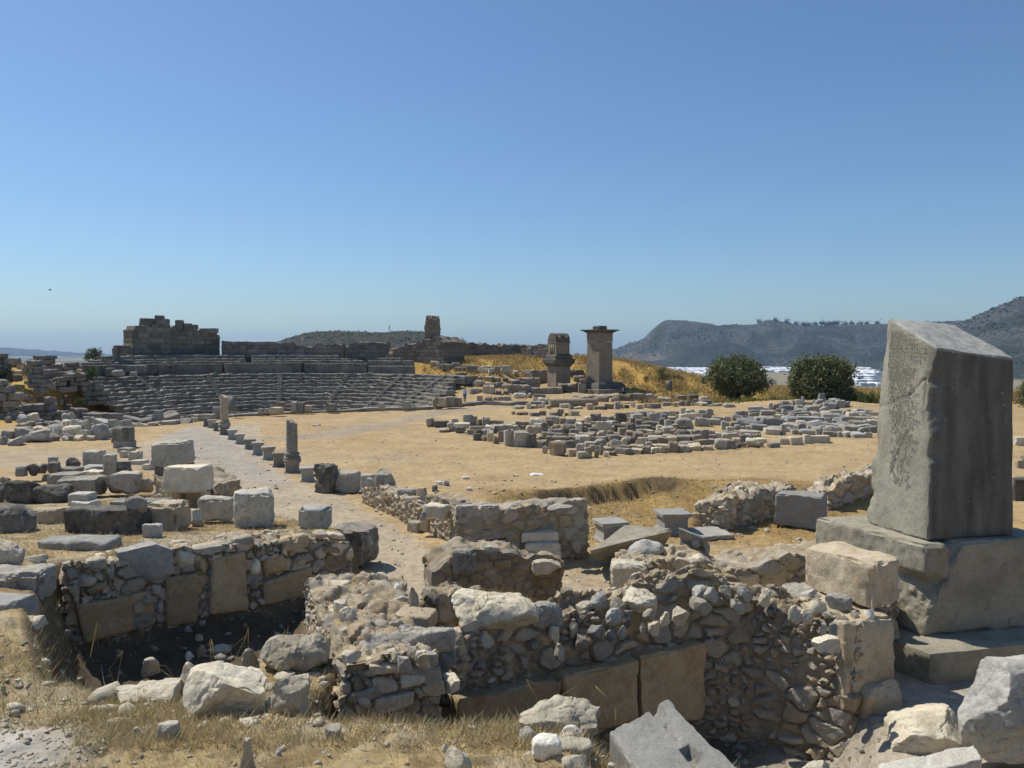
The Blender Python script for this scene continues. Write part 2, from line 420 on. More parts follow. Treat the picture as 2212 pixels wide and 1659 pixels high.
GREYWALK = [onz(*p, 0)[:2] for p in [(340, 940), (420, 925), (480, 945), (560, 1000), (620, 1040), (600, 1050), (480, 1010), (400, 975)]]
TRAIL = [onz(*p, 0)[:2] for p in [(640, 945), (700, 940), (780, 925), (860, 910), (930, 895), (1010, 884), (1060, 880)]]
BANK = [(-3, 31.5), (1.0, 31.3), (2.6, 32.4), (4.4, 33.9), (6.0, 35.0), (7.6, 34.3), (12, 34.6), (20, 34)]
TC = np.array([-25., 83.])                                   # theatre centre in plan
def height(x, y):
    x = np.asarray(x, float); y = np.asarray(y, float); sh = x.shape
    x, y = x.ravel(), y.ravel()
    z = np.zeros(x.shape)
    r = np.hypot(x, y)
    # hollow south of the bank
    by = np.interp(x, [p[0] for p in BANK], [p[1] for p in BANK]) + .35 * fbm2(x * .8, y * 0, 3, 5)
    soft = np.interp(x, [-2, .8, 7., 9.5], [3.5, .45, .45, 4.])
    hol = sst(0, 1, (by - y) / soft) * sst(-1.8, .8, x) * (1 - sst(13, 22, x)) * sst(15.5, 19, y)
    z -= .62 * hol
    lip = np.exp(-((y - by - .5) / .8) ** 2) * sst(.5, 2, x) * (1 - sst(7, 8, x)); z += .1 * lip
    # mounds below the bank
    for mx, my, mr, mh in ((3.0, 30.2, 1.3, .35), (6.6, 33.4, 1.1, .3), (.5, 30.4, 1.2, .25), (9.5, 33.5, 2.2, .2), (-3.2, 32.6, 1.6, .25), (-.8, 31.8, 1.8, .15)):
        z += mh * np.exp(-((x - mx) ** 2 + (y - my) ** 2) / mr ** 2)
    # left terrace
    d = poly_sd(x, y, LEFT_TERR); tz = np.interp(y, [15, 18, 20, 25, 29, 34], [1.62, 1.45, 1.25, .72, .38, .05])
    z += (tz - z) * sst(.25, -.25, d)
    # near terrace
    d = poly_sd(x, y, NEAR_EDGE)
    nz = np.interp(y, [-40, 0, 4, 7, 9.5, 12, 16, 22], [4.3, 4.15, 2.9, 2.0, 1.55, 1.6, 1.6, 1.2])
    nz = nz - .85 * sst(4, 7, x) * sst(5, 9, y)
    nz = np.where(y < 7.2, np.minimum(nz, 5.55 - .524 * np.maximum(y, 0) + 2 * sst(6.6, 7.2, y)), nz)
    z += (nz - z) * sst(.35, -.35, d)
    nz2 = sst(.6, 1.0, x) * (1 - sst(3.0, 3.4, x)) * sst(6.2, 7.0, y) * (1 - sst(9.2, 9.6, y)); z -= .32 * nz2
    wl = line_d(x, y, [(-8.75, 15.45), (-3.85, 18.95)]); zl = np.maximum(-.22 - .2 * wl, -.95) + .08 * fbm2(x * 1.4, y * 1.4, 3, 19)
    for pit, zz, sf in ((PIT_L, zl, .7), (PIT_R, -.85, .7)):
        d = poly_sd(x, y, pit); z += (zz - z) * sst(.05, -sf, d)
    # site beyond the agora
    z += 4.3 * sst(98 - 9 * sst(4, -3, x) * sst(-30, -20, x), 124 - 9 * sst(4, -3, x) * sst(-30, -20, x), y) * (1 - sst(3, 24, x)) * (1 - .65 * sst(-30, -44, x)) + 1.2 * np.exp(-((x - 14) / 9) ** 2 - ((y - 112) / 10) ** 2)
    z += 2.2 * np.exp(-((x - 20) / 12.) ** 2) * sst(92, 110, y)
    z += 3.0 * sst(64, 96, y + .35 * (x + 62)) * sst(-44, -50, x)
    ww = np.exp(-((np.abs(x - 2) / 9) ** 4)) * sst(88, 95, y) * (1 - sst(104, 112, y)); z += .4 * ww
    # theatre bowl
    rt = np.hypot(x - TC[0], y - TC[1]); back = (y > TC[1] - 8)
    bowl = (1 - sst(21.5, 23.5, rt)) * sst(.8, 3., y - (67.6 + (x + 26) * .72)); bowl = bowl * (1 - sst(-10.5, -7, x)); z += (-3.6 - z) * bowl
    # hill top ends; valley plain
    edge = np.interp(x, [-80, -50, -30, 0, 20, 40, 80], [104, 108, 128, 150, 128, 112, 100])
    z += (-46 - z) * sst(0, 190, y - edge)
    side = sst(60, 300, np.abs(x)) * (y > -1e9) ; z += (-46 - z) * np.where(x > 0, sst(75, 330, x), sst(110, 420, -x))
    z = np.where((rt > 22) & (y > 84), np.minimum(z, 2.3 + 2.2 * sst(26.5, 31, rt)), z)
    z += .75 * np.exp(-(((x - 29) / 8) ** 2 + ((y - 79) / 5.5) ** 2)) + .3 * np.exp(-(((x - 36) / 6) ** 2 + ((y - 74) / 4) ** 2))
    n = fbm2(x * .35, y * .35, 5, 11) * .06 + fbm2(x * 1.7, y * 1.7, 4, 12) * .03
    rough = 1 + 1.5 * sst(.5, -.5, poly_sd(x, y, NEAR_EDGE)) + 1.2 * hol
    z += n * rough * (1 + r / 90 * (r < 400)) + fbm2(x * 5, y * 5, 3, 13) * .024 * (r < 40) * rough
    nd_ = (r < 20) & (r > 5)
    z = z + np.where(nd_, (.045 * fbm2(x * 2.9, y * 2.9, 3, 15) - .05 * np.clip(.15 - np.abs(fbm2(x * 2.2, y * 2.2, 3, 16)), 0, 1)) * sst(.3, -.4, poly_sd(x, y, NEAR_EDGE)), 0)
    return z.reshape(sh)
def ground_z(x, y): return float(height(np.array([x]), np.array([y]))[0])
_Yl = np.exp(np.linspace(math.log(5.5), math.log(170), 900))
def hit(px, py):
    """where the sight line through a picture point first meets the ground"""
    a, b = slopes(px, py)
    g = CAMZ + b * _Yl - height(a * _Yl, _Yl)
    k = np.argmax(g < 0)
    if g[k] >= 0 or k == 0: return np.array([a * 60, 60, 0.])
    t = g[k - 1] / (g[k - 1] - g[k]); Y = _Yl[k - 1] + t * (_Yl[k] - _Yl[k - 1])
    return np.array([a * Y, Y, CAMZ + b * Y])
def ground_colour(x, y, z):
    n = x.shape[0]; C = np.empty((n, 3)); C[:] = (.45, .328, .17)
    def lay(mask, c): C[:] = C + (np.array(c) - C) * np.clip(mask, 0, 1)[:, None]
    w = fbm2(x * .22, y * .22, 5, 31); w2 = fbm2(x * 1.1, y * 1.1, 4, 32)
    lay(sst(.0, .5, w) * .45, (.50, .37, .2)); lay(sst(.1, .5, -w) * .5, (.40, .265, .115))
    nz = .8 * w + .4 * w2
    lay(sst(.35, -.2, poly_sd(x, y, STREET) + nz) * .7, (.44, .38, .29))
    lay(sst(.8, -.6, poly_sd(x, y, GREYWALK) + 1.6 * nz) * .65, (.37, .34, .295))
    lay(sst(1.3, .2, line_d(x, y, TRAIL) * .5 + nz) * .65, (.335, .29, .225))
    lay(sst(.6, 0, np.hypot((x + 26) / 14, (y - 42) / 3) - 1 + nz) * .5, (.38, .33, .25))
    lay(sst(15.5, 19, y) * sst(24.5, 21, y) * sst(-1.5, 0, x) * sst(9, 7, x) * .8, (.42, .345, .25))
    # hollow: dry grass, bare dark earth on the steep bank
    by = np.interp(x, [p[0] for p in BANK], [p[1] for p in BANK])
    h = sst(1.2, -.3, y - by) * sst(25, 28, y) * sst(-1.5, .5, x) * (1 - sst(14, 22, x))
    lay(h * .8, (.37, .245, .085)); lay(h * sst(.05, .4, w2) * .5, (.25, .16, .075))
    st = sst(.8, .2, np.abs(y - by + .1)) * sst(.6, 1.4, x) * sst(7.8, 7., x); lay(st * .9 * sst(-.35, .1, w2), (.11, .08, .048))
    # near and left terraces: tan grass litter
    nd = np.minimum(poly_sd(x, y, NEAR_EDGE), poly_sd(x, y, LEFT_TERR)); g = sst(.3, -.4, nd)
    lay(g * .9, (.40, .305, .15)); lay(g * sst(.0, .3, w2) * .75, (.24, .165, .075)); lay(g * sst(.1, .4, -w2) * .6, (.44, .38, .28)); w3 = fbm2(x * 3.1, y * 3.1, 4, 35); lay(g * sst(.08, .3, w3) * .6, (.15, .11, .06))
    lay(sst(1.3, .5, np.hypot((x + 5.3) / 1.3, (y - 7.1) / 1.6)) * .9, (.44, .42, .38))
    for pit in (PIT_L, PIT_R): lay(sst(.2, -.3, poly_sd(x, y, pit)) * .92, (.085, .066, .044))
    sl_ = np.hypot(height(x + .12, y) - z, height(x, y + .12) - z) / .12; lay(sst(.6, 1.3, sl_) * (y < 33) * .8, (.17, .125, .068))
    lay(sst(.5, -.5, np.hypot((x - 6.6) / 3., (y - 11.3) / 3.2) - 1 + .4 * w2) * (nd > -.3) * .85, (.46, .415, .335))
    # golden slopes behind
    gs = sst(93, 99, y) * sst(-24, -12, x) + sst(-37, -41, x) * sst(56, 62, y + .3 * (x + 60)) + sst(80, 86, y + 2.5 * w) * sst(12, 18, x)
    gs *= 1 - sst(.5, -.5, np.hypot((x - 6) / 11, (y - 96) / 8) - 1)
    lay(gs * .92, (.47, .3, .07)); lay(gs * sst(.0, .4, w2 + w) * .5, (.33, .2, .055))
    # valley
    v = sst(-8, -30, z); lay(v, (.24, .21, .14)); m = fbm2(x * .004, y * .004, 4, 41)
    lay(v * sst(.0, .2, m) * .7, (.3, .25, .15)); lay(v * sst(.0, .2, -m) * .8, (.06, .075, .035))
    return C
def build_ground():
    ang = np.concatenate([np.linspace(-180, -42, 34)[:-1], np.linspace(-42, 42, 440), np.linspace(42, 180, 34)[1:]])
    rr = [3.]
    while rr[-1] < 150: rr.append(rr[-1] * (1.0105 if rr[-1] > 6 else 1.05))
    while rr[-1] < 8300: rr.append(rr[-1] * 1.06)
    rr = np.array([.01] + rr)
    A, Rr = np.meshgrid(np.radians(ang), rr, indexing='ij')
    x, y = Rr * np.sin(A), Rr * np.cos(A); z = height(x, y)
    V = np.stack([x.ravel(), y.ravel(), z.ravel()], 1)
    Fc = grid_faces(len(ang), len(rr))[:, ::-1]
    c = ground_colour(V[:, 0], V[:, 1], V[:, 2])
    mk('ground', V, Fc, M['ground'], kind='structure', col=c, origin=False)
build_ground()
# ------------------------------------------------------------------ hills
def ridge(name, pts, D, mat, depth, base_z, amp, seed, front=.55, nu=260, nv=60, soil=None):
    """pts: skyline as picture points, built as a real hill D metres away"""
    px = np.array([p[0] for p in pts]); py = np.array([p[1] for p in pts])
    us = np.linspace(px[0], px[-1], nu); ys = np.interp(us, px, py)
    top = np.array([at(u, v, D) for u, v in zip(us, ys)])
    t = np.linspace(-front, 1 - front, nv)
    V = []; C = []
    for j, tt in enumerate(t):
        k = 1 - abs(tt) / (front if tt < 0 else 1 - front)
        p = sst(0, 1, k) * .45 + .55 * k
        yy = D + tt * depth
        x = top[:, 0] * (1 + .15 * tt * depth / D)
        n = fbm2(x / (amp * 5.), np.full(nu, yy) / (amp * 5.), 6, seed)
        rid = -np.abs(fbm2(x / (amp * 9.), np.full(nu, yy) / (amp * 14.), 4, seed + 9))
        zz = base_z + (top[:, 2] - base_z) * p + (n * amp + rid * amp * 1.4) * (1 - p ** 6) * sst(0, .25, k)
        zz += n * amp * .08 * p
        V.append(np.stack([x, np.full(nu, yy), zz], 1))
        so = np.zeros(nu)
        if soil:
            for (sx, sy, sr, sl) in soil:
                qx = CX + F * x / yy; qy = 754.1 + (CAMZ - zz) * F / yy
                so = np.maximum(so, sst(1.2, .6, np.hypot((qx - sx) / sr, (qy - sy) / sl) + 1.4 * n))
        C.append(np.stack([sst(.2, .8, np.abs(n) + .5 * p), so, np.full(nu, p)], 1))
    V = np.concatenate(V); C = np.concatenate(C)
    o = mk(name, V, grid_faces(nv, nu)[:, ::-1], M[mat], kind='structure', col=C, origin=False)
    return V.reshape(nv, nu, 3)
R_MTN = ridge('mountain', [(1240, 800), (1300, 778), (1325, 757), (1362, 742), (1378, 738), (1400, 728), (1418, 708), (1432, 694), (1442, 690), (1470, 690), (1500, 692), (1530, 697), (1552, 703), (1575, 701), (1610, 701), (1632, 700), (1645, 695), (1662, 691), (1690, 694), (1710, 699), (1740, 703), (1790, 703), (1840, 701), (1900, 699), (1960, 698), (2040, 695), (2095, 692), (2160, 690), (2300, 690), (2500, 680)], 2500, 'mountain', 1500, -48, 38, 61, front=.32, nu=420, nv=90, soil=[(1380, 772, 40, 12), (1372, 741, 5, 4), (1340, 748, 6, 5), (2005, 779, 35, 5)])
R_SPUR = ridge('mountain', [(1960, 800), (2020, 745), (2060, 715), (2088, 695), (2110, 683), (2140, 668), (2170, 655), (2212, 640), (2260, 622), (2330, 600), (2420, 600), (2560, 660)], 1750, 'mountain', 900, -48, 18, 67, front=.42, nu=220, nv=70)
R_HILL = ridge('hill', [(560, 790), (600, 737), (640, 724), (672, 716), (700, 714), (735, 713), (765, 714), (800, 716), (830, 717), (860, 715), (890, 714), (915, 714), (945, 721), (980, 730), (1010, 745), (1100, 790)], 820, 'hill', 420, -46, 6, 71, front=.5, nu=240, nv=60, soil=[(655, 731, 4, 5)])
ridge('far_hill', [(-300, 740), (-100, 744), (0, 750), (20, 752), (50, 754), (70, 757), (90, 758), (130, 762), (170, 762), (235, 766), (330, 772), (600, 776), (900, 776), (1150, 772), (1300, 770)], 6500, 'mountain', 2200, -48, 20, 75, front=.4, nu=160, nv=30)
# ------------------------------------------------------------------ theatre: seating bowl, podium wall, upper seats
def arc_block(r0, r1, z0, z1, a0, a1, n, seed, rough=.05, gapevery=0):
    """a course of stones round the bowl between angles a0..a1 (degrees, 90 = straight back)"""
    rg = np.random.RandomState(seed)
    prof = [(r0, z0), (r0, z1 - .05), (r0 + .06, z1), ((r0 + r1) / 2, z1), (r1, z1 + .0), (r1, z0)]
    A = np.linspace(R(a0), R(a1), n); m = len(prof)
    blk = np.repeat(rg.randn(n // 3 + 2), 3)[:n] * rough * .7; dz = np.repeat(rg.randn(n // 3 + 2), 3)[:n] * rough * .55
    lowf = fbm2(A * 9, A * 0, 2, seed) * rough * 1.2
    V = np.zeros((n, m, 3))
    for j, (r_, z_) in enumerate(prof):
        rr = r_ + (blk if j < 3 else 0) + rg.randn(n) * rough * .25
        V[:, j, 0] = TC[0] + rr * np.cos(A); V[:, j, 1] = TC[1] + rr * np.sin(A)
        V[:, j, 2] = z_ + ((dz + lowf) if 0 < j < 5 else 0) + rg.randn(n) * rough * .2
    Fc = grid_faces(n, m)
    caps = [(0, 1, 2, 5), (2, 3, 4, 5)]
    e = (n - 1) * m
    cap = [(a, b, c, d) for a, b, c, d in caps] + [(e + d, e + c, e + b, e + a) for a, b, c, d in caps]
    return V.reshape(-1, 3), np.concatenate([Fc, np.array(cap)])
th = empty('theatre', (TC[0], TC[1], 0), 'ruined stone theatre with curved rows of grey seats facing the agora', 'theatre')
NR = 14; rb, rt_, zb_, zt_ = 12.6, 23.0, -2.6, 2.55
for k in range(NR):
    f = k / (NR - 1); r0 = rb + (rt_ - rb) * f; z1 = zb_ + (zt_ - zb_) * f
    dep = (rt_ - rb) / (NR - 1)
    a0 = 7 + 31 * f + (k % 3) * 1.3; a1 = 176 - 8 * abs(f - .6) - (k % 4) * 1.5
    n = int(60 + 60 * f) * 2
    V, Fc = arc_block(r0, r0 + dep + .25, z1 - (zt_ - zb_) / (NR - 1) - .15, z1, a0, a1, n, 200 + k, .085)
    mk('seat_row', V, Fc, M['theatre'], th, sharp=25)
    if k == NR - 1:
        V, Fc = arc_block(r0 + dep, r0 + dep + 1.9, z1 - 1, z1 - .03, 36, 172, n, 240, .03); mk('walkway', V, Fc, M['theatre'], th, sharp=25)
# stairways cut through the lower seats
for a in (44, 62, 82, 104, 126, 148):
    parts = []
    for k in range(2 * NR - 1):
        f = k / (2 * NR - 2); r0 = rb + (rt_ - rb) * f - .12; z1 = zb_ + (zt_ - zb_) * f + .012
        hw = .3 / r0
        for s in (0,):
            C = []
            for z in (z1 - .3, z1):
                for (r_, aa) in ((r0, R(a) + hw), (r0, R(a) - hw), (r0 + .5, R(a) - hw), (r0 + .5, R(a) + hw)):
                    C.append((TC[0] + r_ * math.cos(aa), TC[1] + r_ * math.sin(aa), z))
            parts.append(hexa_geo(C, .25, .02, .008, 300 + k, 2, .01))
    V, Fc = join(parts); mk('stairway', V, Fc, M['theatre'], th)
# podium wall behind the walkway, then the upper seats
for i, (a0, a1, h) in enumerate(((62, 77, 1.05), (77.6, 97, 1.35), (98, 120, 1.45), (121, 160, 1.4))):
    V, Fc = arc_block(25.2, 25.9, 2.2, 2.52 + h, a0, a1, 110, 260 + i, .025); mk('podium_wall', V, Fc, M['theatre'], th, sharp=25)
for k in range(3):
    for i, (a0, a1) in enumerate(((80 - 9 * (2 - k) * 0 + 4 * k, 112), (114, 158 - 3 * k), (64 + 4 * k, 78 - 2 * k))):
        V, Fc = arc_block(26.1 + .75 * k, 27.1 + .75 * k, 2.6, 4.15 + .4 * k + .1 * (k == 0), a0, a1, 90, 280 + 5 * k + i, .06); mk('upper_seat_row', V, Fc, M['theatre'], th, sharp=25)
# ------------------------------------------------------------------ coursed ashlar walls
def ashlar(path, zb, tops, thick, course, blen, seed, res=.16, amp=.05, joint=.09, tint=((.2, .19, .165), (.275, .255, .215), (.15, .142, .125)), rubtop=0.):
    """wall along a plan path whose top steps with its courses; tops: (distance, height) steps"""
    path = np.asarray(path, float); seg = np.linalg.norm(np.diff(path, axis=0), axis=1); cum = np.concatenate([[0], np.cumsum(seg)]); L = cum[-1]
    tops = sorted(tops); H = max(t for _, t in tops) - zb
    nx, nz = nres(L, res, 6, 320), nres(H, res, 4, 80); V, Fc = cube_grid(nx, max(3, nres(thick, .3, 3, 8)), nz)
    s, v, w = V[:, 0] * L, V[:, 1], V[:, 2]
    tp = np.interp(s, [a for a, _ in tops], [b for _, b in tops]) + (.2 * course * vnoise(np.stack([s / blen, s * 0, s * 0], 1), seed)) + rubtop * fbm2(s * 1.5, v * thick * 2, 3, seed + 3)
    z = zb + w * (tp - zb)
    row = np.floor((z - zb) / course); off = _h(row.astype(int), row.astype(int) * 0, row.astype(int) * 0, seed) * blen * .8
    wv = blen * (.75 + .5 * _h(row.astype(int), row.astype(int) * 0 + 3, row.astype(int) * 0, seed))
    bi = np.floor((s + off) / wv); fx = (s + off) / wv - bi; fz = (z - zb) / course - row
    e = np.minimum(np.minimum(fx, 1 - fx) * wv, np.minimum(fz, 1 - fz) * course)
    idr = _h(bi.astype(int), row.astype(int), row.astype(int) * 0 + 1, seed + 5); idr2 = _h(bi.astype(int), row.astype(int), row.astype(int) * 0 + 9, seed + 6)
    px = np.interp(s, cum, path[:, 0]); py = np.interp(s, cum, path[:, 1])
    k = np.clip(np.searchsorted(cum, s, side='right') - 1, 0, len(seg) - 1); t = np.diff(path, axis=0)[k] / seg[k][:, None]; nrm = np.stack([-t[:, 1], t[:, 0]], 1)
    P = np.stack([px + nrm[:, 0] * thick * v, py + nrm[:, 1] * thick * v, z], 1)
    N = vnormals(P, Fc)
    d = sst(0, joint, e) * amp + (idr - .5) * amp * 1.3 - amp + .35 * amp * fbm(P * 2.2, 4, seed)
    P = P + N * d[:, None]
    a, b, c = (np.array(q) for q in tint)
    colr = a + (b - a) * idr2[:, None]; colr = colr + (c - colr) * (idr < .22)[:, None]
    colr = colr * (.75 + .5 * _h(bi.astype(int), row.astype(int), row.astype(int) * 0 + 4, seed + 8))[:, None]; mo = sst(joint * 1.3, joint * .3, e)[:, None]; colr = colr + (np.array((.075, .068, .058)) - colr) * mo * .55
    return P, Fc, colr
def ring(a, r): return (TC[0] + r * math.cos(R(a)), TC[1] + r * math.sin(R(a)))
def back_wall(name, a0, a1, r_, zb, tops_px, thick, label, seed, course=.55, blen=1.1, rub=0., **kw):
    A = np.linspace(a0, a1, 14); path = [ring(a, r_) for a in A]
    pa = np.array(path); cum = np.concatenate([[0], np.cumsum(np.linalg.norm(np.diff(pa, axis=0), axis=1))])
    qx = CX + F * pa[:, 0] / pa[:, 1]
    tops = []
    for (x_, y_) in tops_px:
        s = np.interp(x_, qx, cum); Y = np.interp(x_, qx, pa[:, 1]); tops.append((s, at(x_, y_, Y)[2]))
    V, Fc, c = ashlar(path, zb, tops, thick, course, blen, seed, rubtop=rub, **kw)
    return mk(name, V, Fc, M['theatrewall'], label=label, cat='wall', col=c, sharp=30)
back_wall('back_wall', 119, 87.5, 29.6, 2.5, [(470, 737), (500, 737), (560, 738), (600, 739), (636, 740), (640, 747), (676, 750), (684, 740), (694, 740), (698, 745), (718, 745), (724, 740), (738, 744), (746, 742)], 1.3, 'long low grey block wall behind the upper theatre seats', 402, rub=.12)
back_wall('back_wall', 87, 75.5, 30.0, 2.5, [(742, 748), (752, 750), (757, 740), (768, 737), (800, 739), (838, 738), (842, 740)], 1.3, 'stub of dark block wall right of the notch behind the theatre', 403, rub=.15)
# tower-like end of the back wall
tw = empty('ruined_tower', (*ring(142, 30), 2.5), 'tall ruined block tower with a stepped skyline above the theatre', 'tower')
def tower_part(nm, a0, a1, r_, zb, tops, thick, seed, course=.72, blen=1.3):
    A = np.linspace(a0, a1, 8); path = [ring(a, r_) for a in A]; pa = np.array(path)
    cum = np.concatenate([[0], np.cumsum(np.linalg.norm(np.diff(pa, axis=0), axis=1))]); qx = CX + F * pa[:, 0] / pa[:, 1]
    tp = [(np.interp(x_, qx, cum), at(x_, y_, np.interp(x_, qx, pa[:, 1]))[2]) for x_, y_ in tops]
    V, Fc, c = ashlar(path, zb, tp, thick, course, blen, seed, amp=.06, tint=((.23, .21, .17), (.3, .27, .2), (.16, .15, .13)))
    mk(nm, V, Fc, M['theatrewall'], tw, col=c, sharp=30)
tower_part('wall', 141, 131.6, 30.2, 2.2, [(278, 728), (284, 727), (284.5, 711), (293, 711), (293.5, 702), (323, 701), (323.5, 705), (331, 705), (331.5, 701), (357, 702), (357.5, 706), (366, 706)], 2.4, 411)
tower_part('wall', 131.5, 119.3, 31.0, 2.2, [(364, 706), (376, 706), (376.5, 702), (391, 702), (391.5, 707), (408, 707), (408.5, 704), (426, 705), (427, 714), (444, 714), (444.5, 711), (468, 712), (468.5, 722), (474, 722)], 1.6, 412, .6, 1.1)
def px_block(name, x0, y0, x1, y1, Y, dep, mat, parent=None, label=None, cat=None, seed=0, r=.06, group=None, rough=.02, res=None, cuts=3):
    a, b = at(x0, y1, Y), at(x1, y0, Y)
    s = (b[0] - a[0], dep, b[2] - a[2]); V, Fc = block_geo(s, r, rough, cuts, seed, res or max(.08, Y / 500), .02, .86)
    V += ((a[0] + b[0]) / 2, Y + dep / 2, a[2])
    return mk(name, V, Fc, M[mat], parent, label, cat, group, sharp=30)
for i, (x0, y0, x1, y1, dp) in enumerate(((300, 687, 324, 703, 1.4), (331, 688, 357, 703, 1.6), (333, 681, 349, 689, 1.2), (377, 691, 390, 706, 1.2), (396, 698, 410, 704, 1.), (411, 701, 423, 706, 1.), (430, 709, 467, 714, 1.1), (276, 710, 296, 722, 1.6), (274, 737, 290, 744, 1.3))):
    px_block('coping_block', x0, y0, x1, y1 + 6, 102.6 + (x0 - 276) * .04 + .3, dp, 'theatrewall' if 0 else 'theatre', tw, seed=420 + i)
# side room left of the tower, darker inside
sr = empty('side_room', at(262, 790, 99), 'roofless side chamber with a plain pillar left of the theatre tower', 'ruin')
px_block('pillar', 242, 752, 251, 789, 97, 1.1, 'theatre', sr, seed=431); px_block('lintel', 244, 746, 272, 753, 97.5, 1.2, 'theatre', sr, seed=432)
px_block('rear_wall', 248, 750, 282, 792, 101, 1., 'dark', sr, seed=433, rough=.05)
px_block('wing_wall', 269, 789, 309, 805, 96, 1.2, 'theatre', label='low plain wall block beside the top left theatre seats', cat='wall', seed=434)
px_block('pier_block', 226, 795, 238, 813, 93, 1.4, 'theatre', label='square grey pier at the top left end of the theatre seats', cat='pier', seed=435)
px_block('boulder', 238, 799, 263, 815, 92, 1.2, 'cool', label='rounded boulder between the grey pier and the low wing wall', cat='boulder', seed=436, r=.6, cuts=8)
px_block('stone_block', 276, 803, 292, 813, 93, .8, 'cool', label='sloping block right of the rounded boulder on the theatre end', cat='block', seed=437, r=.2, cuts=6)
# ruin pillar on its masonry base, right of the theatre
rp = empty('ruined_pillar', at(935, 782, 118), 'ragged rubble pillar on a tapering masonry base behind the theatre', 'ruin')
def px_wall(name, pts, Y0, Y1, zb_px, tops, thick, parent, seed, label=None, cat=None, **kw):
    A = at(pts[0], 755, Y0); B = at(pts[1], 755, Y1); L = np.hypot(*(B - A)[:2])
    tp = []
    for x_, y_ in tops:
        P = onplane(x_, y_, A, B); tp.append((np.hypot(*(P - A)[:2]), P[2]))
    zb = CAMZ + slopes(pts[0], zb_px)[1] * Y0
    V, Fc, c = ashlar([A[:2], B[:2]], zb, tp, thick, kw.pop('course', .5), kw.pop('blen', .9), seed, **kw)
    return mk(name, V, Fc, M['theatrewall'], parent, label, cat, col=c, sharp=30)
px_wall('masonry_base', (862, 959), 112, 108, 785, [(862, 748), (880, 742), (905, 739), (918, 731), (945, 728), (957, 738)], 5., rp, 441, tint=((.27, .215, .165), (.33, .265, .2), (.2, .165, .13)), rubtop=.3)
V, Fc = block_geo((2.2, 2.1, 3.45), .22, .13, 7, 442, .13, .1, .84, .86)
o_ = at(935, 732, 112); V += o_ - np.array([0, 0, .3]); mk('rubble_core', V, Fc, M['rubble'], rp, sharp=30, col=np.array((.2, .175, .13)) + .07 * fbm(V * 1.8, 3, 8)[:, None])
px_wall('end_block', (848, 862), 109, 109.5, 783, [(848, 754), (862, 750)], 1.2, None, 443, 'pale patch of wall in the gap left of the ragged pillar', 'wall', tint=((.3, .25, .17), (.36, .31, .22), (.25, .2, .14)))
px_wall('far_wall', (958, 1186), 128, 132, 786, [(958, 742), (1000, 741), (1040, 742), (1060, 745), (1110, 744), (1150, 747), (1186, 744)], 1.2, None, 444, 'long dark field wall on the grassy rise behind the tombs', 'wall', course=.4, blen=.7, rubtop=.5, amp=.08)
px_wall('far_wall', (1126, 1184), 122, 118, 790, [(1126, 752), (1150, 748), (1163, 743), (1184, 745)], 1.2, None, 445, 'short dark wall end just left of the vaulted pillar tomb', 'wall', course=.45, blen=.8, rubtop=.3)
# stage front: a low kerb of long blocks along the edge of the agora
sf = [onz(x_, y_, 0) for x_, y_ in ((430, 906), (520, 900), (620, 895), (740, 891), (840, 887), (900, 886), (960, 881), (1010, 877), (1045, 874), (1100, 876), (1210, 872))]
V, Fc, c = ashlar([p[:2] for p in sf], -.6, [(0, .16), (20, .3), (40, .32), (200, .2)], 1.1, .5, 1.9, 450, res=.2, amp=.04)
mk('stage_wall', V, Fc, M['theatrewall'], label='low kerb wall of long blocks along the theatre edge of the agora', cat='wall', col=c, sharp=30)
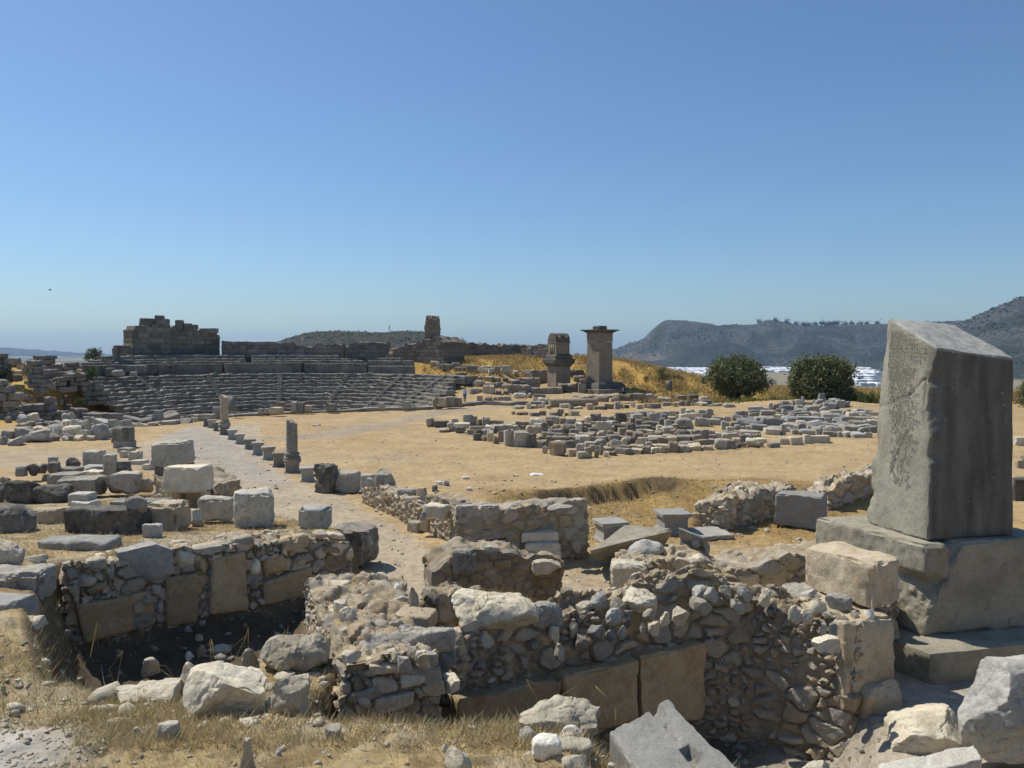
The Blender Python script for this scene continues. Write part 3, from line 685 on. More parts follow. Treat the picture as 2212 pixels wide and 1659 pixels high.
# ------------------------------------------------------------------ rubble masonry
PAL = np.array([(.6, .53, .41), (.53, .43, .285), (.42, .385, .32), (.64, .57, .43), (.48, .37, .235), (.36, .335, .285), (.55, .49, .38)]) * .88
MORTAR = np.array((.37, .29, .19))
def rubble_geo(path, zb, tops, thick, cell=.2, seed=0, res=.04, amp=.06, toprough=.12, pal=PAL, mortar=MORTAR, ends=.0, batter=0., fill=0.):
    path = np.asarray(path, float)[:, :2]; seg = np.linalg.norm(np.diff(path, axis=0), axis=1); cum = np.concatenate([[0], np.cumsum(seg)]); L = cum[-1]
    th = thick if hasattr(thick, '__len__') else (thick, thick)
    zbs = zb if hasattr(zb, '__len__') else (zb, zb)
    tops = [(0, tops), (L, tops)] if not hasattr(tops, '__len__') else tops
    H = max(t for _, t in tops) - min(zbs)
    V, Fc = cube_grid(nres(L, res, 6, 420), nres(np.mean(th), res, 4, 70), nres(H, res, 6, 110))
    s, v, w = V[:, 0] * L, V[:, 1], V[:, 2]
    T = th[0] + (th[1] - th[0]) * s / L
    k = np.clip(np.searchsorted(cum, s, side='right') - 1, 0, len(seg) - 1); t = np.diff(path, axis=0)[k] / seg[k][:, None]
    # smoothed normals round the bends
    ts = np.stack([np.interp(s, (cum[:-1] + cum[1:]) / 2, np.diff(path, axis=0)[:, j] / seg) for j in (0, 1)], 1) if len(seg) > 1 else t
    ts /= np.linalg.norm(ts, axis=1)[:, None]; nrm = np.stack([-ts[:, 1], ts[:, 0]], 1)
    px = np.interp(s, cum, path[:, 0]); py = np.interp(s, cum, path[:, 1])
    tp = np.interp(s, [a for a, _ in tops], [b for _, b in tops])
    x = px + nrm[:, 0] * T * v; y = py + nrm[:, 1] * T * v
    tp = tp + toprough * 1.6 * fbm2(x * 1.3, y * 1.3, 3, seed + 2) + toprough * .6 * fbm2(x * 4, y * 4, 2, seed + 4)
    zlo = zbs[0] + (zbs[1] - zbs[0]) * s / L
    P = np.stack([x, y, zlo + w * (tp - zlo)], 1)
    if batter: P[:, :2] += nrm * (batter * w * (1 - 2 * v))[:, None]
    N = vnormals(P, Fc)
    P = P + .06 * vec_noise(P * 1.1, 3, seed + 20) * (1 if thick else 1)
    c = np.asarray(cell, float) if hasattr(cell, '__len__') else np.array((1.3, 1.3, .85)) * cell
    Q = P + .25 * c.mean() * vec_noise(P / c.mean() * .8, 2, seed + 40)
    f1, f2, idr, dl = voronoi(Q, c * .78, seed); F1, F2, ID, DL = voronoi(Q + 3.1, c * 1.55, seed + 5)
    bigm = fbm(P * 1.1 + 5, 2, seed + 45); big = bigm > .02
    g = np.where(big, (F2 - F1) * 1.5, f2 - f1); g = g * sst(0, .05, np.abs(bigm - .02)) - .12 * np.clip(fbm(P * 3.3, 3, seed + 46) + .1, 0, 1) - fill * (1 + 1.5 * fbm(P * 1.2, 2, seed + 47))
    idr = np.where(big, ID, idr); dl = np.where(big[:, None], DL * 1.3, dl)
    tilt = (dl * (np.stack([idr, (idr * 7.13) % 1, (idr * 13.7) % 1], 1) - .5)).sum(1)
    up = sst(.6, .85, N[:, 2]); soil = up * sst(-.05, .25, fbm(P * 1.7, 4, seed + 70))
    d = (sst(.02, .15, g) * (.5 + .85 * ((idr * 3.7) % 1)) + 1.35 * tilt * sst(.03, .2, g) - .45) * (1 - .35 * up) * (1 - .75 * soil)
    d = d * amp + .3 * amp * fbm(P * 9, 3, seed + 60)
    P = P + N * d[:, None]
    ci = (idr * 997).astype(int) % len(pal)
    col = pal[ci] * (.8 + .4 * ((idr * 31.1) % 1))[:, None]
    m = sst(.16, .03, g)[:, None]
    col = col + (mortar - col) * m * .9
    col = col + (np.array((.43, .345, .215)) * (.8 + .4 * fbm(P * 7, 2, seed + 80))[:, None] - col) * (soil * .85)[:, None]
    return P, Fc, col
def rubble(name, label, path, zb, tops, thick, parent=None, cat='wall', **kw):
    V, Fc, c = rubble_geo(path, zb, tops, thick, **kw)
    return mk(name, V, Fc, M['rubble'], parent, label, cat, col=c, sharp=38)
def face_slab(parent, A, B, q, mat, out=.07, dep=.3, seed=0, name='slab', res=.05, r=.05, rough=.012, label=None, **kw):
    """stone let into the face of a wall: picture corners bottom left, bottom right, top right, top left"""
    p = [onplane(x, y, A, B) for x, y in q]
    n = np.array([B[1] - A[1], A[0] - B[0], 0.]); n /= np.linalg.norm(n)
    if n[1] > 0: n = -n
    f = [k + n * out for k in p]; b = [k - n * dep for k in p]
    V, Fc = hexa_geo([f[0], f[1], b[1], b[0], f[3], f[2], b[2], b[3]], res, r, rough, seed, kw.pop('cuts', 3), .015)
    return mk(name, V, Fc, M[mat], parent, label, sharp=32)
# --- the wall of upright slabs at the left
A1, B1 = np.array((-8.75, 15.45)), np.array((-3.85, 18.95))
w1 = empty('slab_wall', ((A1 + B1)[0] / 2, (A1 + B1)[1] / 2, -.3), 'rubble wall with large pale upright slabs facing the dark pit', 'wall')
V, Fc, c = rubble_geo([A1, B1], -1.2, [(0, 1.5), (1.5, 1.55), (3.5, 1.5), (5., 1.42), (5.9, 1.1)], 1.0, cell=.2, seed=3, res=.035, amp=.09, toprough=.1, mortar=np.array((.24, .185, .12)))
mk('rubble_core', V, Fc, M['rubble'], w1, col=c, sharp=38)
for i, (q, mt) in enumerate([
    ([(263, 1268), (379, 1238), (368, 1162), (251, 1187)], 'cool'), ([(358, 1353), (427, 1343), (427, 1236), (355, 1246)], 'beige'),
    ([(450, 1328), (536, 1318), (528, 1190), (456, 1206)], 'beige'), ([(180, 1392), (338, 1345), (330, 1275), (163, 1305)], 'beige'),
    ([(565, 1309), (672, 1283), (672, 1222), (565, 1256)], 'beige'), ([(610, 1193), (664, 1183), (667, 1152), (607, 1163)], 'beige'),
    ([(570, 1243), (622, 1232), (615, 1193), (567, 1203)], 'beige'), ([(628, 1226), (662, 1220), (660, 1197), (630, 1205)], 'pale'),
    ([(540, 1243), (563, 1238), (563, 1203), (537, 1207)], 'pale'), ([(420, 1200), (500, 1188), (500, 1168), (417, 1182)], 'pale'),
    ([(505, 1184), (552, 1178), (548, 1155), (503, 1164)], 'pale'), ([(385, 1232), (417, 1225), (425, 1195), (382, 1188)], 'pale'),
    ([(190, 1238), (232, 1232), (233, 1203), (187, 1207)], 'pale'), ([(165, 1270), (202, 1268), (215, 1246), (165, 1240)], 'pale'),
    ([(182, 1283), (228, 1275), (232, 1252), (185, 1268)], 'beige'), ([(330, 1289), (350, 1282), (350, 1257), (326, 1262)], 'pale'),
    ([(682, 1166), (707, 1163), (707, 1146), (681, 1150)], 'pale'), ([(712, 1165), (748, 1168), (748, 1155), (711, 1150)], 'pale'),
    ([(692, 1196), (736, 1198), (735, 1180), (692, 1178)], 'beige'), ([(537, 1276), (560, 1270), (560, 1246), (537, 1250)], 'grey'), ([(430, 1240), (446, 1236), (446, 1204), (428, 1208)], 'beige'),
    ([(233, 1256), (252, 1250), (250, 1205), (237, 1207)], 'pale'), ([(341, 1340), (353, 1336), (352, 1290), (338, 1294)], 'grey')]):
    face_slab(w1, A1, B1, q, 'warmslab' if mt == 'beige' else mt, out=.1 if i < 5 else .08, dep=.3, seed=20 + i, r=.07 if i < 6 else .1, cuts=4)
# --- spur wall running towards the viewer, lit on its left side
rubble('spur_wall', 'broad rubble wall running towards the viewer beside the dark pit', [(-1.0, 10.15), (-1.55, 12.2), (-2.2, 15.6)], (.0, -1.0), [(0, 1.83), (2, 1.72), (4, 1.5), (5.6, 1.32)], (1.15, 1.75), cell=.23, seed=5, res=.035, amp=.085, toprough=.16, pal=PAL * 1.1)
# --- long front wall
FW = [(-.75, 11.25), (1.2, 12.35), (3.1, 13.35), (4.1, 13.08), (5.22, 12.14)]
w4 = empty('front_wall', (1.8, 12.6, 0), 'long rubble wall with big dressed slabs along its shaded foot', 'wall')
V, Fc, c = rubble_geo(FW, (-1.0, -1.1), [(0, 1.55), (1, 1.72), (2.2, 1.62), (3.4, 1.74), (4.4, 1.78), (5.2, 1.62), (6.8, 1.5)], (1.05, 1.25), cell=.2, seed=9, res=.03, amp=.075, fill=.07, pal=PAL * .86, mortar=MORTAR * .8, toprough=.22, batter=.3)
mk('rubble_core', V, Fc, M['rubble'], w4, col=c, sharp=38)
A4, B4 = np.array((-.75, 11.25)), np.array((3.1, 13.35))
for i, q in enumerate([[(985, 1610), (1215, 1580), (1212, 1462), (985, 1512)], [(1217, 1590), (1374, 1560), (1374, 1424), (1216, 1460)], [(1377, 1580), (1524, 1550), (1520, 1388), (1376, 1418)]]):
    face_slab(w4, A4, B4, q, 'warmslab', out=.05, dep=.3, seed=60 + i, res=.045, r=.03, rough=.02)
# --- pier at the right end of the front wall
def corner_block(name, label, near, right, left, zb, zt, mat, seed, parent=None, r=.05, cuts=4, rough=.02, cat='block', res=.05, group=None, dzt=(0, 0, 0, 0)):
    n, r_, l = (np.array(k, float) for k in (near, right, left)); bk = r_ + l - n
    bot = [np.append(k, zb) for k in (n, r_, bk, l)]; top = [np.append(k, zt + d) for k, d in zip((n, r_, bk, l), dzt)]
    V, Fc = hexa_geo(bot + top, res, r, rough, seed, cuts, .02)
    return mk(name, V, Fc, M[mat], parent, label, cat, group, sharp=32)
corner_block('pier_block', 'squared pinkish block topping the right pier beside the inscribed pillar', (5.85, 12.85), (6.6, 13.35), (5.25, 14.2), 1.52, 2.28, 'beige', 71, rough=.028, cuts=5)
corner_block('pier', 'lower pier of pale blocks at the right end of the front wall', (5.2, 12.3), (6.2, 12.72), (4.75, 13.7), .1, 1.5, 'beige', 72, rough=.03, cuts=3)
corner_block('pier_footing', 'shaded footing block below the right hand pier', (5.55, 12.2), (6.3, 12.6), (5.1, 13.6), -1., .48, 'beige', 73, rough=.03, cuts=6, r=.1)
# --- walls of the rooms behind
rubble('rubble_wall', 'layered rubble wall under the grey boulder and carved cornice piece', [(2.35, 18.9), (3.6, 18.5), (5.1, 18.3)], -.5, [(0, .62), (.8, .72), (1.6, .95), (2.8, .55)], 1.3, cell=(.42, .42, .15), seed=14, res=.045, amp=.08, toprough=.2, pal=PAL * .95)
A5, B5 = np.array((4.9, 18.1)), np.array((6.6, 18.2))
w5 = empty('trough_wall', (5.8, 18.3, -.4), 'low wall of smooth tan slabs left of the inscribed pillar plinth', 'wall')
V, Fc, c = rubble_geo([A5, B5, (7.4, 18.0)], -.5, [(0, .75), (1.2, .95), (2.4, 1.2)], 1.1, cell=.3, seed=15, res=.05, amp=.07, toprough=.12); mk('rubble_core', V, Fc, M['rubble'], w5, col=c, sharp=38)
for i, q in enumerate([[(1545, 1290), (1640, 1280), (1640, 1238), (1545, 1250)], [(1643, 1285), (1700, 1278), (1700, 1215), (1643, 1236)]]): face_slab(w5, A5, B5, q, 'beige', seed=80 + i, r=.03)
w6 = empty('mortared_wall', (-.2, 18.2, -.2), 'brown mortared rubble wall standing in shade behind the long boulder', 'wall')
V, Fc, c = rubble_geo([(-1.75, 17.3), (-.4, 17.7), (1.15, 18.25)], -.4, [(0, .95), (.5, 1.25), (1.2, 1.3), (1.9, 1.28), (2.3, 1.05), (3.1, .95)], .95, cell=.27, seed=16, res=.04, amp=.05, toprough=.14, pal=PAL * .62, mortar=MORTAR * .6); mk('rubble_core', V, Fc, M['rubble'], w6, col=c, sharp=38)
w7 = empty('corner_wall', (.5, 23.6, -.2), 'L shaped rubble wall with large squared blocks beside the sunken street', 'wall')
V, Fc, c = rubble_geo([(-1.62, 22.75), (-1.7, 23.4), (-2.75, 25.2)], (-.2, -.1), [(0, 1.25), (2.6, 1.2)], -.75, cell=.26, seed=17, res=.05, amp=.07, toprough=.08, pal=PAL * .95); mk('street_side', V, Fc[:, ::-1], M['rubble'], w7, col=c, sharp=38)
V, Fc, c = rubble_geo([(-1.6, 22.7), (.1, 23.3), (2.35, 24.6)], (-.2, -.7), [(0, 1.2), (1.5, 1.18), (3, 1.15), (4.6, 1.1)], .75, cell=.27, seed=18, res=.05, amp=.06, toprough=.1, pal=PAL * .85); mk('front_side', V, Fc, M['rubble'], w7, col=c, sharp=38)
A7, B7 = np.array((-1.6, 22.7)), np.array((.1, 23.3))
for i, q in enumerate([[(985, 1132), (1030, 1130), (1032, 1092), (985, 1094)], [(1034, 1128), (1079, 1125), (1079, 1090), (1036, 1094)], [(1052, 1172), (1080, 1168), (1080, 1152), (1052, 1156)]]): face_slab(w7, A7, B7, q, 'grey', seed=85 + i, out=.05)
w8 = empty('street_wall', (-4.6, 28, 0), 'rubble wall along the far side of the street below the round topped block', 'wall')
V, Fc, c = rubble_geo([(-3.0, 25.7), (-4.6, 28.2), (-5.6, 29.8)], -.2, [(0, .62), (1.5, .8), (3, .85), (4.9, .55)], -.8, cell=.27, seed=19, res=.055, amp=.08, toprough=.14); mk('rubble_core', V, Fc[:, ::-1], M['rubble'], w8, col=c, sharp=38)
rubble('rubble_wall', 'lit end of a low rubble wall behind the moulded pedestals', [onz(1500, 1130, -.5)[:2], onz(1570, 1140, -.5)[:2], onz(1650, 1115, -.5)[:2], onz(1722, 1098, -.4)[:2]], -.8, [(0, .2), (1, .35), (2.5, .45), (5, .55)], 1.2, cell=.28, seed=21, res=.06, amp=.09, toprough=.2)
rubble('rubble_wall', 'low crumbling rubble wall touching the left edge of the inscribed pillar', [onz(1788, 1092, -.4)[:2], onz(1872, 1075, -.3)[:2], onz(1960, 1060, -.3)[:2]], -.7, [(0, .25), (1, .55), (3, .6)], 1.2, cell=.3, seed=22, res=.06, amp=.1, toprough=.25)
rubble('rubble_wall', 'pile of pale rubble masonry left of the pillar plinth', [(6.7, 17.4), (6.25, 16.2), (5.8, 14.6)], -.3, [(0, .9), (1.5, 1.2), (3, 1.35)], 1.2, cell=.3, seed=23, res=.045, amp=.1, toprough=.3)
rubble('rubble_wall', 'dark hollow rubble wall between the spur wall and the mortared wall', [(-1.3, 14.1), (-.6, 15.2), (-1.2, 16.9)], -.4, [(0, 1.3), (1.2, 1.1), (3, .7)], .7, cell=.25, seed=24, res=.045, amp=.1, toprough=.25, pal=PAL * .75)
# --- inscribed pillar on its plinth and step
pl = empty('inscribed_pillar', (8.5, 15.6, 0), 'tall grey inscribed pillar with a slanting broken top on a stepped base', 'monument')
def quad_ring(n, r_, l): n, r_, l = (np.array(k, float) for k in (n, r_, l)); return n, r_, r_ + l - n, l
# step
n_, r_, b_, l_ = quad_ring((7.2, 13.55), (11.0, 14.4), (5.9, 16.6))
V, Fc = hexa_geo([np.append(k, -.25) for k in (n_, r_, b_, l_)] + [np.append(k, .55) for k in (n_, r_, b_, l_)], .06, .03, .008, 91, 2, .003, .95, hi=80, ridge=.3); mk('step', V, Fc, M['pillar'], pl, sharp=35)
n_, r_, b_, l_ = quad_ring((7.52, 14.38), (10.4, 15.05), (6.42, 16.8))
V, Fc = hexa_geo([np.append(k, .55) for k in (n_, r_, b_, l_)] + [np.append(k, 2.25) for k in (n_, r_, b_, l_)], .035, .035, .012, 92, 1, .003, .97, hi=110, ridge=.5)
nn = np.array((-.62, -.66, .42)); nn /= np.linalg.norm(nn); e = (V - np.array([8.15, 14.48, 1.78])) @ nn + .09 * fbm(V * 2.6, 5, 191) + .05 * fbm(V * 8, 3, 192)
e *= 1 - sst(1.62, 1.72, V[:, 2]) * sst(7.98, 7.9, V[:, 0] + .06 * fbm(V * 5, 3, 193)); e *= sst(-1.6, -.5, V[:, 0] * .7 - (V[:, 1] - 14.4) * .9 - 6.1 + .7)
V -= np.where(e > 0, e, 0)[:, None] * nn * .92
V += .02 * vec_noise(V * 6, 3, 95)
mk('plinth', V, Fc, M['pillar'], pl, sharp=35)
nb, rb_, bb, lb = quad_ring((7.70, 14.66), (9.56, 15.1), (7.20, 16.28))
tn = at(2024, 750, 14.7); tr = at(2190, 773, 15.12); tl = at(1917, 684, 16.2); tb = at(2062, 702, 16.7)
V, Fc = hexa_geo([np.append(k, 2.25) for k in (nb, rb_, bb, lb)] + [tn, tr, tb, tl], .033, .018, .003, 96, 0, .0015, .97, hi=130, ridge=.15)
# curved break across the top, chipped left and front edges, a bite out of the front arris
w = (V[:, 2] - 2.25) / 3.6
ed = (V[:, 0] - (7.70 - .1)) ; hl = np.abs((V[:, :2] - lb) @ np.array([.96, .26]))
chip = fbm(np.stack([V[:, 0] * .6, V[:, 1] * .6, V[:, 2] * 2.4], 1), 5, 97)
dl_ = np.hypot(V[:, 0] - (7.2 + .13 * w), V[:, 1] - 16.25); k = sst(.35, 0, dl_) * (.05 + .16 * np.clip(chip + .25, 0, 1)); V[:, 0] += k * .75; V[:, 1] -= k * .45
df = np.hypot(V[:, 0] - (7.7 + .03 * w), V[:, 1] - 14.66); k = sst(.22, 0, df) * .1 * np.clip(chip + .1, 0, 1); V[:, 1] += k; V[:, 0] -= k * .2
for zc, hh, dep in ((4.8, .45, .2), (5.4, .25, .12), (3.9, .2, .07)):
    k = sst(.38, .05, df) * np.exp(-((V[:, 2] - zc) / hh) ** 4) * dep * (1 + .6 * fbm(V * 4, 3, 98)); V[:, 1] += k * .9; V[:, 0] -= k * .05
top = sst(.9, 1., w); V[:, 2] += top * (.05 * fbm(V * 1.6, 4, 99))
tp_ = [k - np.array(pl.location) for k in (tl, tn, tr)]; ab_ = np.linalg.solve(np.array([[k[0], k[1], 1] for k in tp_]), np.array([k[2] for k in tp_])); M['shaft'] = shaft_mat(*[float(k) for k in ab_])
def crack(V, pts, wd, dep):
    for a, b in zip(pts[:-1], pts[1:]):
        ab = b - a; t = np.clip(((V - a) @ ab) / (ab @ ab), 0, 1)[:, None]; dd = np.linalg.norm(V - a - t * ab + .02 * vec_noise(V * 7, 2, 98), axis=1)
        g = sst(wd, 0, dd) * dep; V[:, 0] += g * .6; V[:, 1] += g * .8
    return V
c0 = np.append(lb, 2.25); c1 = np.append(nb, 2.25); c2 = np.append(rb_, 2.25)
fp = lambda u, v: (c0 + (tl - c0) * v) * (1 - u) + (c1 + (tn - c1) * v) * u
fr = lambda u, v: (c1 + (tn - c1) * v) * (1 - u) + (c2 + (tr - c2) * v) * u
V = crack(V, [fp(-.05, .55), fp(.3, .62), (fp(.6, .7)), fp(.8, .8), fp(1., .86)], .045, .03); V = crack(V, [fr(.02, .86), fr(.3, .72), fr(.45, .66)], .05, .04)
V = crack(V, [fp(.62, .53), fp(.45, .38), fp(.4, .28)], .04, .025)
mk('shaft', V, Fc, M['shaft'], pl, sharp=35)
# carved letters on the left face (partly legible rows, worn away lower down)
rg = random.Random(4)
rows = ['ESITEBAI', 'XSTEMAIEFESTT', 'SETERIYXSAKEM', 'PEPEESAKEMETASTTE', 'TERBIEMATIEVEMOTT', 'AVAXETEMAJEATTTE', 'MESEMACCPFMETE', 'TEVEBILASE', 'ETSIEPXOATRIEV', 'TPETERTEMASE', 'TERIEMEVETESE', 'SEPXEMERTEV', 'VTEXIEREMASE']
glyph = 'ETASEMIRXPVBLKOT'
while len(rows) < 38: rows.append(''.join(rg.choice(glyph) if rg.random() < .86 - .013 * len(rows) else ' ' for _ in range(15 + len(rows) // 8)))
cu = bpy.data.curves.new('inscription', 'FONT'); cu.body = '\n'.join(rows); cu.size = .098; cu.space_line = .8; cu.space_character = 1.12; cu.extrude = .002; cu.resolution_u = 1
ins = bpy.data.objects.new('inscription', cu); COL.objects.link(ins); ins.parent = pl
M['carve'] = plain_mat('carved_letters', (.2, .191, .152), .95, .3, 14.); cu.materials.append(M['carve'])
lo_l, lo_n = np.append(lb, 2.25), np.append(nb, 2.25)
def facept(u, v): a = lo_l + (tl - lo_l) * v; b = lo_n + (tn - lo_n) * v; return a + (b - a) * u
ux = facept(1, .85) - facept(0, .97); ux[2] = 0; ux /= np.linalg.norm(ux)
uz = facept(.5, .9) - facept(.5, .1); uz /= np.linalg.norm(uz); nz_ = np.cross(ux, uz); nz_ /= np.linalg.norm(nz_)
org = facept(.12, .93) + nz_ * .02 - np.array(pl.location)
bpy.context.view_layer.update(); im = bpy.data.meshes.new_from_object(ins); bpy.data.objects.remove(ins); im.name = 'inscription'; ins = bpy.data.objects.new('inscription', im); COL.objects.link(ins); ins.parent = pl
ins.matrix_local = Matrix([[*(ux[i], uz[i], nz_[i], org[i])] for i in range(3)] + [[0, 0, 0, 1]])
# ------------------------------------------------------------------ loose blocks and boulders placed where they stand
_used = {}
def blk(label, x0, y0, x1, y1, mat='grey', k=.75, rot=8., z=None, r=.05, cuts=4, rough=.014, seed=None, name='stone_block', cat='block', group=None, top=1., warp=.03, tilt=(0, 0), res=None, cutmin=.8, parent=None, Hmin=.05, sink=.09):
    seed = seed if seed is not None else int(abs(x0 * 7.3 + y0 * 3.1)) % 9973
    if z is None: p = hit((x0 + x1) / 2, y1)
    else: p = onz((x0 + x1) / 2, y1, z)
    Y, zb = p[1], p[2]
    W = 1.06 * (x1 - x0) / F * Y; a = R(rot); ca, sa = abs(math.cos(a)), abs(math.sin(a))
    for _ in range(2):
        Wd = W * (Y + .3 * k * W) / Y if _ else W
        wd = Wd / (ca + k * sa); dp = wd * k; D = dp * ca + wd * sa
        H = CAMZ + slopes(x0, y0)[1] * (Y + D * .75) - zb
    H = max(H, Hmin)
    V, Fc = block_geo((wd, dp, H + sink), min(r, .5) if r < .2 else r * min(wd, dp, H), rough, cuts, seed, res or max(.024, Y / 480), warp, cutmin, top)
    V = rotz(V, a)
    if tilt[0] or tilt[1]:
        V[:, 2] += V[:, 0] * math.tan(R(tilt[0])) + V[:, 1] * math.tan(R(tilt[1]))
    V += (p[0] + slopes(p[0], 0)[0] * 0, Y + D / 2, zb - sink)
    V[:, 0] += p[0] / Y * D / 2
    return mk(name, V, Fc, M[mat], parent, label, cat, group, sharp=34)
def boulder(label, x0, y0, x1, y1, mat='pale', **kw):
    kw = dict(r=.38, cuts=12, rough=.02, name='boulder', cat='boulder', warp=.07, cutmin=.68, sink=.13) | kw
    return blk(label, x0, y0, x1, y1, mat, **kw)
# row on the terrace above the slab wall
blk('long dark lichened block with rounded ends above the slab wall', 150, 1084, 320, 1160, 'dark', k=.5, rot=-10, z=1.3, r=.22, rough=.025)
blk('brown block right of the long dark lichened block', 320, 1080, 407, 1145, 'beige', k=.7, rot=-12, z=1.3, r=.09)
boulder('small pitted grey boulder perched on the long dark block', 272, 1068, 318, 1108, 'pitted', z=1.85)
blk('pale topped block between the brown block and the tall cube', 431, 1070, 507, 1122, 'grey', k=.8, rot=10, z=1.25, r=.08)
boulder('rough pitted stone left of the pale topped block', 408, 1098, 441, 1138, 'pitted', z=1.22, k=.7)
blk('tall rough cube block standing above the middle of the slab wall', 505, 1056, 596, 1140, 'pitted', k=.9, rot=14, z=1.2, r=.06, rough=.03, cuts=5)
blk('smooth topped block leaning on the wall top beside the street', 648, 1091, 715, 1140, 'cool', k=.8, rot=-14, z=1.25, r=.08)
blk('dark lichened block ending the slab wall at the street', 722, 1126, 818, 1220, 'dark', k=.9, rot=-16, z=.15, r=.09, rough=.03, cuts=6)
boulder('triangular grey stone below the brown block', 306, 1130, 350, 1166, 'cool', z=1.38, r=.2, cuts=9)
boulder('huge dark rounded boulder at the left frame edge', -22, 1088, 78, 1172, 'dark', z=1.15, r=.55, cuts=6, k=.8)
blk('brown rounded block between the huge dark boulder and white marble', 80, 1092, 155, 1144, 'beige', k=.7, rot=5, z=1.0, r=.12)
boulder('pale eroded stone stacked on a grey block at the left edge', -34, 1163, 54, 1240, 'pale', z=1.65, k=.8, rough=.035)
blk('long low slab in front of the long dark block', 92, 1158, 251, 1210, 'cool', k=.45, rot=-4, z=1.3, r=.08, rough=.03)
blk('grey squared block under the pale eroded stone', -42, 1222, 102, 1296, 'grey', k=.6, rot=4, z=1.35, r=.06, rough=.03)
blk('sloping edged blue grey marble slab lying in grass at the left edge', -52, 1283, 68, 1340, 'slabm', k=.9, rot=-10, z=1.55, r=.03, top=.82, rough=.004, warp=.005, cuts=1)
boulder('low white stone beside the grey squared block', 55, 1196, 106, 1222, 'pale', z=1.5)
blk('white marble fragment lying behind the long dark block', 154, 1062, 204, 1095, 'white', k=.7, rot=-8, z=1.05, r=.03, rough=.004, cuts=3)
blk('flatter white marble fragment in front of the other', 160, 1078, 213, 1100, 'white', k=.8, rot=-14, z=1.02, r=.03, rough=.004, cuts=4)
blk('thin grey slab behind the small pitted boulder', 250, 1076, 360, 1092, 'cool', k=.5, rot=-3, z=1.0, r=.03)
# low block wall across the left middle
for i, (x0, y0, x1, y1, mt) in enumerate(((15, 1035, 86, 1085, 'dark'), (78, 1046, 152, 1086, 'dark'), (133, 1024, 231, 1068, 'grey'), (230, 1017, 303, 1066, 'grey'), (299, 1033, 329, 1061, 'beige'))):
    blk(('first dark rounded block of the low wall at left', 'second dark block of the low wall at left', 'long lumpy block in the middle of the low left wall', 'long brown topped block of the low left wall', 'small tan block ending the low left wall')[i], x0, y0, x1, y1, mt, k=.6, rot=(-6, -4, -8, -5, 0)[i], z=.55, r=.16, rough=.03, cuts=5, group='blocks of the low wall at left')
for i, (x0, y0, x1, y1, mt, lb) in enumerate((
    (-12, 1043, 14, 1083, 'dark', 'dark block cut by the left frame edge beside the low wall'), (58, 1000, 85, 1024, 'dark', 'dark pointed stone leftmost in the row behind the low left wall'),
    (84, 1000, 104, 1022, 'dark', 'dark stone next to the pointed one behind the low left wall'), (103, 996, 136, 1024, 'dark', 'rounded dark stone below a small pyramid stone'),
    (105, 986, 125, 1000, 'cool', 'small pyramid shaped stone at left behind the low wall'), (140, 988, 175, 1012, 'dark', 'dark block left of the tall pitted block'),
    (184, 972, 224, 1006, 'pitted', 'tall dark pitted block rising behind the low left wall'), (226, 980, 251, 1024, 'grey', 'upright narrow block right of the tall pitted block'),
    (250, 992, 287, 1022, 'dark', 'dark crumbling stone right of the upright narrow block'), (132, 1008, 176, 1024, 'grey', 'flat pale topped stone in front of the dark block'),
    (178, 1004, 230, 1017, 'slabm', 'flat dark slab below the tall pitted block'), (114, 1020, 173, 1048, 'grey', 'broad block standing just behind the low left wall'),
    (36, 1007, 58, 1026, 'cool', 'small grey stone leaning at the far left of the row'), (180, 1014, 230, 1026, 'pale', 'pale flat stone below the flat dark slab'), (90, 1022, 112, 1036, 'dark', 'little dark stone in dry grass behind the low wall'), (0, 1028, 20, 1044, 'dark', 'dark low stone near the left frame edge'))):
    (boulder if mt == 'dark' else blk)(lb, x0, y0, x1, y1, mt, z=.35 if y1 < 1030 else .5, k=.8, rot=(i * 37) % 30 - 15)
# stack of cubes by the street
blk('lower course under the pitted cube of the stacked pier', 344, 998, 411, 1034, 'dark', k=.9, rot=-8, z=.5, r=.05)
blk('big pitted cube on top of the stacked pier at left', 336, 952, 412, 1006, 'pitted', k=.8, rot=-8, z=1.45, r=.06, rough=.03)
rubble('stub_wall', 'narrow wall running forward from the stacked pier', [onz(334, 1085, .3)[:2], onz(372, 1096, .3)[:2]], 0, [(0, 1.2), (1, 1.0)], 2.6, cell=.35, seed=31, res=.07, amp=.07, pal=PAL * .95)
blk('left supporting block under the pale front cube', 376, 1052, 402, 1098, 'beige', k=1.6, rot=-8, z=.45, r=.04)
blk('right supporting block under the pale front cube', 403, 1052, 447, 1096, 'beige', k=1., rot=-8, z=.45, r=.04, rough=.03)
blk('pale smooth cube in front of the pitted cube', 365, 1003, 452, 1060, 'pale', k=.75, rot=-8, z=1.2, r=.05, rough=.012)
blk('dark standing block with white lichen beside the walkway', 247, 921, 286, 955, 'dark', k=.8, rot=-6, z=.35, r=.06); blk('base slab under the dark standing block', 251, 950, 288, 968, 'grey', k=.9, rot=-6, z=0, r=.03)
for i, (x0, y0, x1, y1) in enumerate(((235, 906, 252, 930), (250, 908, 268, 926), (266, 905, 285, 925), (232, 925, 250, 940))):
    blk(('upright slab leaning behind the dark standing block', 'middle upright stone behind the dark standing block', 'broken stone right behind the dark standing block', 'white edged slab left of the dark standing block')[i], x0, y0, x1, y1, 'cool', k=.6, rot=20 * i, z=.2, cuts=6)
